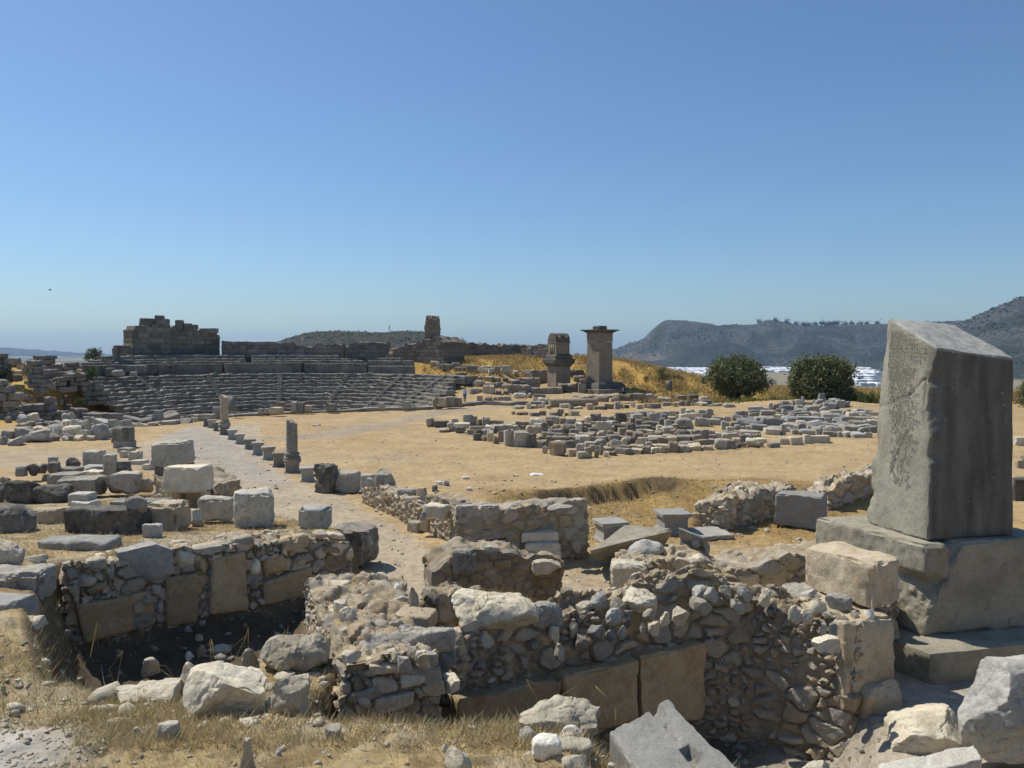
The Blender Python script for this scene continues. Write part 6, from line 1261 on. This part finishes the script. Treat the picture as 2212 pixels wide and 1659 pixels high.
# ------------------------------------------------------------------ foliage
def leaves(blobs, n, size, seed, asp=.5, surf=.75):
    """leaf faces spread through lobes (cx, cy, cz, rx, ry, rz); clumped"""
    r = np.random.RandomState(seed); B = np.array(blobs, float); vol = B[:, 3] * B[:, 4] * B[:, 5]; nc = max(12, n // 26)
    bi = r.choice(len(B), nc, p=vol / vol.sum()); d = r.normal(size=(nc, 3)); d /= np.linalg.norm(d, axis=1)[:, None]
    rad = np.where(r.rand(nc) < surf, .78 + .28 * r.rand(nc), r.rand(nc) ** .5 * .8)
    cc = B[bi, :3] + d * rad[:, None] * B[bi, 3:]; cr = size * (1.6 + 2.2 * r.rand(nc)); cv = r.rand(nc)
    k = r.randint(nc, size=n); p = cc[k] + r.normal(size=(n, 3)) * cr[k][:, None] * .62
    a = r.normal(size=(n, 3)); a /= np.linalg.norm(a, axis=1)[:, None]; b = np.cross(a, r.normal(size=(n, 3))); b /= np.linalg.norm(b, axis=1)[:, None]
    s = size * (.6 + .8 * r.rand(n))[:, None]; a *= s; b *= s * asp
    V = np.stack([p - a, p + b, p + a, p - b], 1).reshape(-1, 3); Fc = np.arange(4 * n).reshape(n, 4)
    c = np.clip(cv[k] * .7 + .3 * r.rand(n), 0, 1); return V, Fc, np.repeat(np.repeat(c, 4)[:, None], 3, 1)
def limb_tree(name, label, cat, base, H, blobs, n, size, leaf, seed, trunk=.18, group=None, fork=.35):
    r = np.random.RandomState(seed); base = np.array(base, float)
    e = empty(name, base, label, cat, group)
    tp = [base + (0, 0, -.2), base + (.03 * H, 0, H * .18), base + (.0, .02 * H, H * fork)]
    parts = [tube(tp, [trunk * 1.3, trunk, trunk * .8], 10)]
    for b_ in blobs[:7]:
        en = base + np.array(b_[:3]) ; mid = (tp[2] + en) / 2 + r.normal(size=3) * .06 * H
        parts.append(tube([tp[2] - (0, 0, .1), mid, en], [trunk * .6, trunk * .38, trunk * .1], 6))
    V, Fc = join(parts); mk('trunk', V, Fc, M['bark'], e)
    V, Fc, c = leaves([(base[0] + b_[0], base[1] + b_[1], base[2] + b_[2], *b_[3:]) for b_ in blobs], n, size, seed)
    mk('crown', V, Fc, M[leaf], e, col=c, smooth=False); return e
def px_tree(name, label, cat, x0, y0, x1, y1, Y, lobes, n, leaf, seed, crown0=None, size=None, trunk=None, group=None, zb=None):
    """lobes: (u, v, ru, rv) in units of the tree's own box: u across, v up"""
    b = at((x0 + x1) / 2, y1, Y); W = (x1 - x0) / F * Y; H = (y1 - y0) / F * Y; r = np.random.RandomState(seed); bl = []
    for (u, v, ru, rv_) in lobes: bl.append(((u - .5) * W, (r.rand() - .5) * .5 * W * (1 - 1.2 * ru), v * H, ru * W, ru * W * .95, rv_ * H))
    if n > 10000:
        for _ in range(16):
            u, v = r.rand(), .22 + .72 * r.rand(); k = .5 / max(.5, math.hypot(u - .5, (v - .5) * .9)) * (.75 + .35 * r.rand()); an = r.rand() * 6.28; q = .43 * (.8 + .35 * r.rand())
            bl.append((math.cos(an) * q * W, (r.rand() - .5) * .7 * W, (.55 + math.sin(an) * .36) * H, (.07 + .06 * r.rand()) * W, .09 * W, (.06 + .06 * r.rand()) * H))
    return limb_tree(name, label, cat, b, H, bl, n, size or .028 * W, leaf, seed, trunk or .03 * W, group, .3)
OL = [(.3, .66, .25, .25), (.58, .76, .25, .22), (.74, .55, .22, .25), (.46, .54, .32, .26), (.2, .5, .18, .2), (.52, .38, .3, .16), (.8, .4, .15, .14), (.26, .36, .15, .12)]
px_tree('olive_tree', 'left of two round olive trees on the golden slope', 'tree', 1529, 773, 1653, 868, 88, OL, 22000, 'olive', 1, size=.15, group='olive trees on the golden slope')
px_tree('olive_tree', 'right olive tree nearer the inscribed pillar, its crown reaching the ground', 'tree', 1704, 770, 1838, 872, 84, [(.35, .62, .3, .32), (.6, .74, .27, .24), (.75, .5, .24, .3), (.45, .42, .38, .3), (.2, .4, .2, .26), (.5, .22, .36, .18), (.78, .27, .15, .16), (.22, .2, .15, .14)], 24000, 'olive', 2, size=.15, group='olive trees on the golden slope')
BU = [(.35, .5, .3, .4), (.65, .55, .3, .42), (.5, .75, .25, .22), (.25, .3, .22, .25), (.75, .28, .22, .25)]
for i, a_ in enumerate((('bright green bush against the sky left of the theatre tower', 320 / 4 * 0 + 185, 753, 223, 782, 98, 'shrub'), ('green bush among the left ruins below the bright one', 180, 793, 216, 818, 84, 'shrub'), ('dark round bush growing on the far wall right of the ragged pillar', 982, 730, 1013, 765, 124, 'olive'), ('pale loose tree on the golden slope left of the sign', 1415, 793, 1448, 826, 100, 'olive'), ('small bush on the golden slope right of the tall tomb', 1390, 812, 1402, 826, 98, 'shrub'),
        ('low dark bush right of the tall pillar tomb', 1325, 776, 1356, 798, 116, 'darkleaf'), ('dark bush at the far left edge', -20, 790, 30, 832, 74, 'darkleaf'), ('grey green bush below the dark one at far left', -15, 830, 40, 862, 70, 'olive'), ('dark tree cut by the right frame edge', 2192, 800, 2280, 893, 80, 'olive'), ('low green shrub left of the inscribed pillar', 1848, 846, 1900, 880, 78, 'shrub'), ('yellow green shrub beside the right olive tree', 1800, 838, 1860, 872, 84, 'shrub'), ('small weed in grass on the rubble at the theatre left end', 160, 858, 184, 876, 74, 'shrub'), ('green weed behind the dark masonry stub', 727, 1012, 741, 1030, 34.5, 'shrub'), ('green shrub on the golden slope between the bushes', 1440, 812, 1480, 828, 104, 'shrub'))):
    px_tree('bush', a_[0], 'bush', *a_[1:6], BU, 2600 if i not in (8,) else 7000, a_[6], 40 + i, size=None if i else .035 * 38 / F * 98 * 1.)
for i, (x0, y0, x1, y1, Y) in enumerate(((1218, 766, 1238, 792, 150), (1234, 762, 1256, 792, 148), (1250, 764, 1272, 794, 146), (1240, 770, 1262, 796, 140))):
    px_tree('dark_tree', ('leftmost', 'tallest', 'rightmost', 'lowest and nearest')[i] + ' of the dark trees behind the gap between the pillar tombs', 'tree', x0, y0, x1, y1, Y, BU, 1800, 'darkleaf', 60 + i, group='dark trees between the tombs')
rt = np.random.RandomState(9)
for i in range(26):
    x = 1400 + rt.rand() * 510; 
    if 1545 < x < 1640 or 1720 < x < 1790 and rt.rand() < .8: continue
    y = 800 + rt.rand() * 34; p = onz(x, y, -46); h = (5 + 6 * rt.rand()) * F / p[1]
    px_tree('valley_tree', 'small dark tree among the valley greenhouses', 'tree', x - h * .55, y - h, x + h * .55, y, p[1], BU, 260, 'darkleaf', 100 + i, group='trees among the valley greenhouses', size=1.0)
# pines along the mountain crest
for i, (x, h) in enumerate(((1742, 8), (1750, 6), (1763, 9), (1774, 11), (1783, 9), (1797, 8), (1803, 7), (1812, 10), (1826, 6), (1840, 7), (1859, 6), (1872, 5), (1720, 5), (1700, 5), (1735, 6), (1790, 8), (1896, 6), (1640, 5), (1675, 4))):
    cols = CX + F * R_MTN[:, :, 0] / R_MTN[:, :, 1]; rows_ = 754.1 + (CAMZ - R_MTN[:, :, 2]) * F / R_MTN[:, :, 1]
    m_ = np.abs(cols - x) < 3; k = np.argmin(np.where(m_, rows_, 9e9)); P = R_MTN.reshape(-1, 3)[k]; y = rows_.ravel()[k]
    px_tree('pine_tree', 'dark pine on the mountain crest right of the rocky summit', 'tree', x - h * .7, y - h * .8, x + h * .7, y + 1.5, P[1], [(.5, .65, .4, .3), (.3, .55, .25, .22), (.7, .5, .25, .25)], 160, 'darkleaf', 150 + i, group='pines on the mountain crest', size=2.0)
# scrub on the hills: one mass each
def scrub(name, Vg, n, seed, smin, smax, thr):
    r = np.random.RandomState(seed); P = Vg.reshape(-1, 3); nv, nu = Vg.shape[:2]
    i = r.randint(nv - 1, size=n); j = r.randint(nu - 1, size=n); u, v = r.rand(n)[:, None], r.rand(n)[:, None]
    p = (Vg[i, j] * (1 - u) + Vg[i + 1, j] * u) * (1 - v) + (Vg[i, j + 1] * (1 - u) + Vg[i + 1, j + 1] * u) * v
    keep = fbm2(p[:, 0] / 120, p[:, 1] / 120 + p[:, 2] / 40, 4, seed) > thr * (r.rand(n) * 1.2 - .3); p = p[keep]; n = len(p)
    s = smin + (smax - smin) * r.rand(n) ** 2
    oc = np.array([(1, 0, .3), (0, 1, .35), (-1, 0, .3), (0, -1, .3), (.1, .1, 1.05), (0, 0, -.4)]); of = np.array([(0, 1, 4, 4), (1, 2, 4, 4), (2, 3, 4, 4), (3, 0, 4, 4)])
    V = p[:, None] + oc[None] * s[:, None, None] * (.7 + .6 * r.rand(n, 6, 1)); Fc = (of[:, :3][None] + 6 * np.arange(n)[:, None, None]).reshape(-1, 3)
    c = np.repeat(r.rand(n), 6)
    mk(name, V.reshape(-1, 3), Fc, M['darkleaf'], kind='stuff', col=np.repeat(c[:, None], 3, 1), smooth=False, origin=False)
scrub('mountain_scrub', R_MTN, 16000, 1, 1.6, 4.6, .25); scrub('spur_scrub', R_SPUR, 7000, 2, 1.6, 4.2, .25); scrub('hill_scrub', R_HILL, 9000, 3, .5, 1.5, .1)
# ------------------------------------------------------------------ dry grass
def grass(name, regions, mat, seed):
    """regions: (plan polygon or (x0,x1,y0,y1), count, height lo, hi, z or None, width)"""
    r = np.random.RandomState(seed); Vs, Cs = [], []
    for box, n, h0, h1, zf, wd, mask in regions:
        x = box[0] + (box[1] - box[0]) * r.rand(n); y = box[2] + (box[3] - box[2]) * r.rand(n)
        keep = fbm2(x * .9 / (1 + .02 * y), y * .9 / (1 + .02 * y), 3, seed) > -.34 + .42 * r.rand(n) - .15
        if mask is not None: keep &= mask(x, y)
        x, y = x[keep], y[keep]; n = len(x); z = height(x, y) if zf is None else zf(x, y)
        h = h0 + (h1 - h0) * r.rand(n) ** 2; a = r.rand(n) * 6.283; ln = h * (.3 + .9 * r.rand(n)); b = r.rand(n) * 6.283; w = wd * (.6 + .8 * r.rand(n))
        p0 = np.stack([x, y, z - .01], 1); sd = np.stack([np.cos(b) * w, np.sin(b) * w, 0 * w], 1); tip = p0 + np.stack([np.cos(a) * ln, np.sin(a) * ln, h], 1)
        Vs.append(np.stack([p0 - sd, p0 + sd, tip], 1).reshape(-1, 3)); Cs.append(np.repeat(np.clip(.5 + .5 * fbm2(x, y, 2, 3) + .3 * r.randn(n), 0, 1), 3))
    V = np.concatenate(Vs); c = np.concatenate(Cs)
    mk(name, V, np.arange(len(V)).reshape(-1, 3), M[mat], kind='stuff', col=np.repeat(c[:, None], 3, 1), smooth=False, origin=False)
def near_mask(x, y):
    g = poly_sd(x, y, NEAR_EDGE) < .1
    for pit in (PIT_L, PIT_R): g &= poly_sd(x, y, pit) > -.15
    return g & (np.hypot((x + 5.3) / 1.2, (y - 7.1) / 1.5) > .9)
def hollow_mask(x, y): return y < np.interp(x, [p[0] for p in BANK], [p[1] for p in BANK]) + .2
def far_mask(x, y): return (np.hypot((x - 6) / 11, (y - 96) / 8) > 1) & (np.hypot(x - TC[0], y - TC[1]) > 27)
grass('dry_grass', [((-8, 3, 6.2, 16), 60000, .02, .12, None, .004, near_mask), ((-5, 1.2, 7.6, 9.8), 36000, .03, .17, None, .0055, near_mask), ((-8, 1, 6, 12), 1200, .12, .34, None, .004, near_mask), ((-9.6, -3, 8.8, 16.2), 22000, .06, .26, None, .005, lambda x, y: (np.abs(poly_sd(x, y, PIT_L)) < .4) & (y - 9.2 < 1.9 * (-3.2 - x))), ((-8, -3.5, 6.5, 11), 12000, .04, .14, None, .0045, near_mask), ((-1.2, 2.6, 7, 9.3), 7000, .03, .11, None, .004, near_mask),
    ((-14, -4.5, 16, 30), 16000, .04, .2, None, .008, lambda x, y: poly_sd(x, y, LEFT_TERR) < 0), ((4.5, 8.5, 9, 13), 4000, .03, .15, None, .004, None)], 'litter', 11)
grass('hollow_grass', [((.6, 8, 30.5, 36), 1800, .06, .2, None, .012, lambda x, y: np.abs(y - np.interp(x, [p[0] for p in BANK], [p[1] for p in BANK])) < .6), ((-1, 13, 26, 35), 26000, .03, .14, None, .01, hollow_mask)], 'straw', 15)
grass('golden_grass', [((-12, 22, 97, 132), 26000, .2, .7, None, .06, far_mask), ((14, 70, 84, 125), 36000, .2, .75, None, .06, None), ((-62, -40, 62, 98), 9000, .15, .5, None, .05, far_mask)], 'straw', 12)
grass('green_weeds', [((-7.5, -4, 7, 10.5), 1500, .05, .18, None, .005, near_mask), ((-1, 1.5, 8, 9.2), 500, .05, .2, None, .004, near_mask), ((20, 45, 80, 100), 2500, .2, .7, None, .06, None)], 'greengrass', 13)
# straw growing on the wall tops
def top_z(x, y):
    dg = bpy.context.evaluated_depsgraph_get(); z = np.zeros(len(x))
    for i in range(len(x)):
        ok, loc, *_ = S.ray_cast(dg, Vector((x[i], y[i], 4.)), Vector((0, 0, -1))); z[i] = loc[2] if ok else -5
    return z
bpy.context.view_layer.update()
grass('wall_top_grass', [((-3.2, -.2, 10.2, 16.5), 5000, .03, .14, top_z, .004, None), ((-.6, 5.5, 11.6, 14.6), 6500, .03, .16, top_z, .004, lambda x, y: line_d(x, y, [(p[0] - .3, p[1] + .55) for p in FW]) < .75), ((-8.5, -4.2, 15.8, 19.6), 4500, .04, .16, top_z, .006, lambda x, y: line_d(x, y, [A1 + (-.4, .5), B1 + (-.4, .5)]) < .6)], 'straw', 14)
# tall single stalks
r = np.random.RandomState(8); parts = []
for (x, y, z, h) in [(1178, 1545, 1.3, .5), (1216, 1560, 1.35, .35), (1316, 1560, 1.4, .35), (1254, 1570, 1.4, .3), (1330, 1590, 1.6, .3), (1000, 1610, 1.4, .3), (1075, 1600, 1.4, .25), (1012, 1600, 1.4, .35), (459, 1470, 1., .6), (468, 1450, 1., .5), (535, 1440, 1., .6), (500, 1440, 1., .45), (380, 1470, 1.2, .3), (1040, 1640, 1.5, .3), (250, 1480, 1.5, .4), (195, 1420, 1.6, .45)]:
    p = onz(x, y, z); parts.append(tube([p, p + (r.randn() * .05, r.randn() * .05, h * .6), p + (r.randn() * .12, r.randn() * .1, h)], [.004, .003, .006], 5))
V, Fc = join(parts); mk('grass_stalks', V, Fc, M['straw'], kind='stuff', col=np.full((len(V), 3), .6))
# gravel: pebbles on the near ground, the street and the pit floors
def pebbles(name, regs, mat, seed):
    r = np.random.RandomState(seed); VV, FF = cube_grid(2, 2, 2); sp_ = (VV - .5) * 2; sp_ /= np.linalg.norm(sp_, axis=1)[:, None]; Vs = []; n0 = 0; Fs = []
    for box, n, s0, s1, mask in regs:
        x = box[0] + (box[1] - box[0]) * r.rand(n); y = box[2] + (box[3] - box[2]) * r.rand(n)
        if mask is not None: k = mask(x, y); x, y = x[k], y[k]
        n = len(x); z = height(x, y); s = s0 + (s1 - s0) * r.rand(n) ** 3
        P = sp_[None] * s[:, None, None] * (1 + .3 * r.randn(n, 1, 3)) * (1 + .22 * r.randn(n, len(sp_), 1)); P[:, :, 2] *= .65
        P += np.stack([x, y, z], 1)[:, None]; Vs.append(P.reshape(-1, 3)); Fs.append((FF[None] + (n0 + len(sp_) * np.arange(n))[:, None, None]).reshape(-1, 4)); n0 += n * len(sp_)
    mk(name, np.concatenate(Vs), np.concatenate(Fs), M[mat], kind='stuff', origin=False, smooth=False)
pebbles('gravel', [((-7, -4, 5.8, 8.8), 1500, .008, .045, lambda x, y: np.hypot((x + 5.3) / 1.3, (y - 7.1) / 1.7) < 1.05), ((-8, 3, 6, 12), 1700, .006, .05, near_mask), ((-6, 0, 20, 30), 500, .015, .06, None), ((0, 4, 18, 23), 250, .015, .05, None), ((-20, 25, 26, 60), 1300, .02, .09, None), ((-2, 12, 26, 35), 400, .02, .1, None)], 'pale', 21)
pebbles('rubble_litter', [((-5, .6, 8.4, 10.6), 240, .03, .13, near_mask), ((-7.5, -4, 8, 14), 110, .03, .12, near_mask), ((4.6, 8, 9.5, 13.2), 120, .02, .1, None), ((.2, 1.3, 7.6, 9), 60, .03, .1, None)], 'pale', 23)
pebbles('pit_rubble', [((-9, -2, 9.5, 18.5), 900, .02, .12, lambda x, y: poly_sd(x, y, PIT_L) < .1), ((-2.5, 5.8, 8, 13.4), 700, .02, .12, lambda x, y: poly_sd(x, y, PIT_R) < .1)], 'grey', 22)
# ------------------------------------------------------------------ people and a bird
def skin_mesh(name, pts, edges, rad, mat, parent, root=0):
    me = bpy.data.meshes.new(name); me.from_pydata([tuple(p) for p in pts], edges, []); o = bpy.data.objects.new(name, me); COL.objects.link(o); o.parent = parent
    o.modifiers.new('Skin', 'SKIN'); s_ = o.modifiers.new('Sub', 'SUBSURF'); s_.levels = s_.render_levels = 1
    if not me.skin_vertices: me.skin_vertices.new()
    for i, v in enumerate(me.skin_vertices[0].data): v.radius = (rad[i], rad[i]) if not hasattr(rad[i], '__len__') else rad[i]; v.use_root = (i == root)
    me.materials.append(M[mat]); return o
for nm, c_ in (('skin', (.38, .22, .15)), ('hair', (.03, .022, .018)), ('darkcloth', (.02, .022, .03)), ('bluecloth', (.42, .52, .68)), ('denim', (.1, .16, .25)), ('bluecheck', (.08, .16, .34)), ('redbag', (.22, .08, .07)), ('greycloth', (.12, .12, .13))): M[nm] = plain_mat(nm, c_, .85, .12, 20.)
def person(label, px, py, Y, hpx, face, pose, top, legs, hairm='hair', bag=None, z=None):
    p = at(px, py, Y); Hh = hpx / F * Y; k = Hh / 1.72 if pose != 'sit' else hpx / F * Y / 1.22
    e = empty('person', p, label, 'person'); e.rotation_euler = (0, 0, R(face)); e.scale = (k, k, k)
    # joints, facing -y
    if pose == 'sit':
        hip = .12; J = dict(pel=(0, 0, .14), bel=(0, -.02, .34), che=(0, -.06, .56), nek=(0, -.08, .7), hed=(0, -.1, .82), lhp=(.1, -.02, .13), lkn=(.14, -.42, .38), lan=(.12, -.62, .06), lft=(.12, -.8, .03), rhp=(-.1, -.02, .13), rkn=(-.14, -.4, .4), ran=(-.12, -.56, .06), rft=(-.12, -.74, .03), lsh=(.19, -.06, .62), lel=(.25, -.2, .4), lwr=(.12, -.4, .42), rsh=(-.19, -.06, .62), rel=(-.25, -.2, .4), rwr=(-.1, -.4, .44))
    else:
        st = .16 if pose == 'climb' else 0
        J = dict(pel=(0, 0, .92), bel=(0, 0, 1.08), che=(0, -.02 - st * .3, 1.3), nek=(0, -.03 - st * .5, 1.47), hed=(0, -.05 - st * .5, 1.6), lhp=(.09, 0, .88), lkn=(.1, -.03 - st * 1.4, .5 + st * .5), lan=(.1, .02 - st, .08 + st), lft=(.11, -.13 - st, .04 + st), rhp=(-.09, 0, .88), rkn=(-.1, -.02, .48), ran=(-.1, .03 + st, .08), rft=(-.11, -.12 + st, .04), lsh=(.18, -.02 - st * .3, 1.38), lel=(.24, .02, 1.12), lwr=(.23, -.1, .9), rsh=(-.18, -.02 - st * .3, 1.38), rel=(-.24, .02, 1.12), rwr=(-.23, -.1, .9))
        if pose == 'point': J['lel'] = (.42, -.1, 1.36); J['lwr'] = (.62, -.22, 1.42)
        if pose == 'photo': J['lel'] = (.26, -.16, 1.16); J['lwr'] = (.1, -.32, 1.36); J['rel'] = (-.26, -.16, 1.16); J['rwr'] = (-.1, -.32, 1.36)
    names = list(J); ix = {n: i for i, n in enumerate(names)}; pts = [J[n] for n in names]
    ed = [('pel', 'bel'), ('bel', 'che'), ('che', 'nek'), ('nek', 'hed'), ('pel', 'lhp'), ('lhp', 'lkn'), ('lkn', 'lan'), ('lan', 'lft'), ('pel', 'rhp'), ('rhp', 'rkn'), ('rkn', 'ran'), ('ran', 'rft'), ('che', 'lsh'), ('lsh', 'lel'), ('lel', 'lwr'), ('che', 'rsh'), ('rsh', 'rel'), ('rel', 'rwr')]
    E = [(ix[a], ix[b]) for a, b in ed]
    rd = dict(pel=(.15, .11), bel=(.13, .1), che=(.15, .11), nek=.055, hed=.1, lhp=.085, lkn=.058, lan=.04, lft=.038, rhp=.085, rkn=.058, ran=.04, rft=.038, lsh=.062, lel=.04, lwr=.028, rsh=.062, rel=.04, rwr=.028); rad = [rd[n] for n in names]
    for s in ('l', 'r'):      # palm, four fingers and a thumb
        w = np.array(J[s + 'wr']); el = np.array(J[s + 'el']); d = (w - el) / np.linalg.norm(w - el); sd = np.cross(d, (0, 0, 1.)); sd /= np.linalg.norm(sd) + 1e-9
        pts.append(w + d * .06); pm = len(pts) - 1; rad.append((.035, .016)); E.append((ix[s + 'wr'], pm))
        for q, (o_, L_) in enumerate(((-.03, .08), (-.01, .095), (.01, .09), (.03, .07), (.045, .03))): pts.append(w + d * (.07 + L_ if q < 4 else .06) + sd * o_ * (1 if q < 4 else 1.3)); rad.append(.009); E.append((pm, len(pts) - 1))
    pts.append(np.array(J['hed']) + (0, -.005, .1)); rad.append(.085); E.append((ix['hed'], len(pts) - 1))
    pts.append(np.array(J['hed']) + (0, -.1, .01)); rad.append(.025); E.append((ix['hed'], len(pts) - 1))
    skin_mesh('body', pts, E, rad, 'skin', e)
    def cloth(nm, ns, ee, mat, f):
        ii = {n: i for i, n in enumerate(ns)}; skin_mesh(nm, [J[n] for n in ns], [(ii[a], ii[b]) for a, b in ee], [tuple(np.array(rd[n]) * f + .012) if hasattr(rd[n], '__len__') else rd[n] * f + .012 for n in ns], mat, e)
    cloth('shirt', ['che', 'bel', 'pel', 'lsh', 'lel', 'rsh', 'rel'], [('pel', 'bel'), ('bel', 'che'), ('che', 'lsh'), ('lsh', 'lel'), ('che', 'rsh'), ('rsh', 'rel')], top, 1.08)
    cloth('trousers', ['pel', 'lhp', 'lkn', 'lan', 'rhp', 'rkn', 'ran'], [('pel', 'lhp'), ('lhp', 'lkn'), ('lkn', 'lan'), ('pel', 'rhp'), ('rhp', 'rkn'), ('rkn', 'ran')], legs, 1.1)
    h = np.array(J['hed']); skin_mesh('hair', [h + (0, .03, .03), h + (0, .01, .12), h + (0, -.04, .14)], [(0, 1), (1, 2)], [.1, .085, .06], hairm, e)
    if bag: c_ = np.array(J['che']); skin_mesh('backpack', [c_ + (0, .14, .05), c_ + (0, .15, -.2)], [(0, 1)], [(.12, .09), (.14, .1)], bag, e)
    return e
person('person climbing the left theatre seats in a blue top with a reddish backpack', 263, 849.5, 92.5, 32, 175, 'climb', 'bluecheck', 'darkcloth', bag='redbag')
person('person in dark clothes standing on the upper theatre walkway', 368, 811.5, 99.6, 27, 20, 'photo', 'darkcloth', 'greycloth')
person('person in dark clothes sitting on the upper theatre ledge', 338, 812, 98.2, 20, -30, 'sit', 'darkcloth', 'darkcloth')
person('person in a light blue shirt and shorts pointing at the foot of the theatre', 1004, 869, 82.4, 33, 150, 'point', 'bluecloth', 'denim')
person('person in dark clothes sitting in front of the tall tomb base', 1348, 853, 92, 24, -60, 'sit', 'darkcloth', 'darkcloth', bag='greycloth')
bd = at(108, 626, 60); e = empty('bird', bd, 'small dark bird flying in the sky at left', 'bird')
V, Fc = block_geo((.2, .06, .055), .5, .004, 0, 1, .02, .0); V += bd - np.array([0, 0, .045]); mk('body', V, Fc, M['greycloth'], e)
for s in (-1, 1):
    V = np.array([(-.08, 0, .02), (.08, 0, .02), (.03, s * .22, .1), (-.06, s * .22, .1), (-.04, s * .42, .04), (-.08, s * .42, .04), (-.08, 0, .0), (.08, 0, .0), (.03, s * .22, .085), (-.06, s * .22, .085), (-.04, s * .42, .03), (-.08, s * .42, .03)]); Fc = [(0, 1, 2, 3), (3, 2, 4, 5), (9, 8, 7, 6), (11, 10, 8, 9), (1, 7, 8, 2), (2, 8, 10, 4), (4, 10, 11, 5), (5, 11, 9, 3), (3, 9, 6, 0)]
    V = rotz(V * .6, R(60)) + bd; mk('wing', V, Fc, M['greycloth'], e, smooth=False)
# ------------------------------------------------------------------ camera, light, air
cam = bpy.data.cameras.new('camera'); co = bpy.data.objects.new('camera', cam); COL.objects.link(co)
co.location = (0, 0, CAMZ); co.rotation_euler = (math.pi / 2 - PITCH, 0, 0)
cam.sensor_width = 36; cam.lens = 36 * F / 2212; cam.clip_end = 40000; cam.clip_start = .1
S.camera = co
ELEV = R(56); SUNDIR = np.array([-.83, .56]) * math.cos(ELEV); sdir = Vector((SUNDIR[0], SUNDIR[1], math.sin(ELEV)))
sl = bpy.data.lights.new('sun', 'SUN'); sl.energy = 4.6; sl.angle = R(.53); sl.color = (1, .94, .84)
so = bpy.data.objects.new('sun', sl); COL.objects.link(so); so.rotation_euler = sdir.to_track_quat('Z', 'Y').to_euler()
W = bpy.data.worlds.new('World'); S.world = W; W.use_nodes = True
bg = W.node_tree.nodes['Background']; sk = W.node_tree.nodes.new('ShaderNodeTexSky'); sk.sky_type = 'NISHITA'
sk.sun_disc = False; sk.sun_elevation = ELEV; sk.sun_rotation = math.atan2(SUNDIR[0], SUNDIR[1])
sk.air_density = 1.0; sk.dust_density = .7; sk.ozone_density = 3.2; sk.altitude = 50
wt = W.node_tree.nodes.new('ShaderNodeMix'); wt.data_type = 'RGBA'; wt.blend_type = 'MULTIPLY'; wt.inputs[0].default_value = 1; wt.inputs[7].default_value = (.83, 1., 1.15, 1)
W.node_tree.links.new(sk.outputs[0], wt.inputs[6]); W.node_tree.links.new(wt.outputs[2], bg.inputs[0]); bg.inputs[1].default_value = .098
bpy.context.view_layer.update(); zz_ = [(o.matrix_world @ Vector(k))[2] for o in S.objects if o.type == 'MESH' for k in o.bound_box]
V, Fc = prism(-9600, 9600, -9600, 9600, min(zz_) - 1, max(zz_) + 3); print('haze', min(zz_), max(zz_))
hz = mk('haze', V, Fc, None, kind='stuff', smooth=False)
hm = bpy.data.materials.new('haze'); hm.use_nodes = True; nt = hm.node_tree; nt.nodes.clear()
mo = nt.nodes.new('ShaderNodeOutputMaterial'); pv = nt.nodes.new('ShaderNodeVolumePrincipled')
pv.inputs['Color'].default_value = (.4, .64, 1, 1); pv.inputs['Density'].default_value = .8e-4; pv.inputs['Anisotropy'].default_value = .1
nt.links.new(pv.outputs[0], mo.inputs['Volume']); hz.data.materials.append(hm)
S.view_settings.view_transform = 'Standard'; S.view_settings.look = 'None'; S.view_settings.exposure = 0; S.view_settings.gamma = 1
S.cycles.use_denoising = True; S.cycles.max_bounces = 6; S.cycles.diffuse_bounces = 2; S.cycles.volume_bounces = 1; S.cycles.transparent_max_bounces = 6
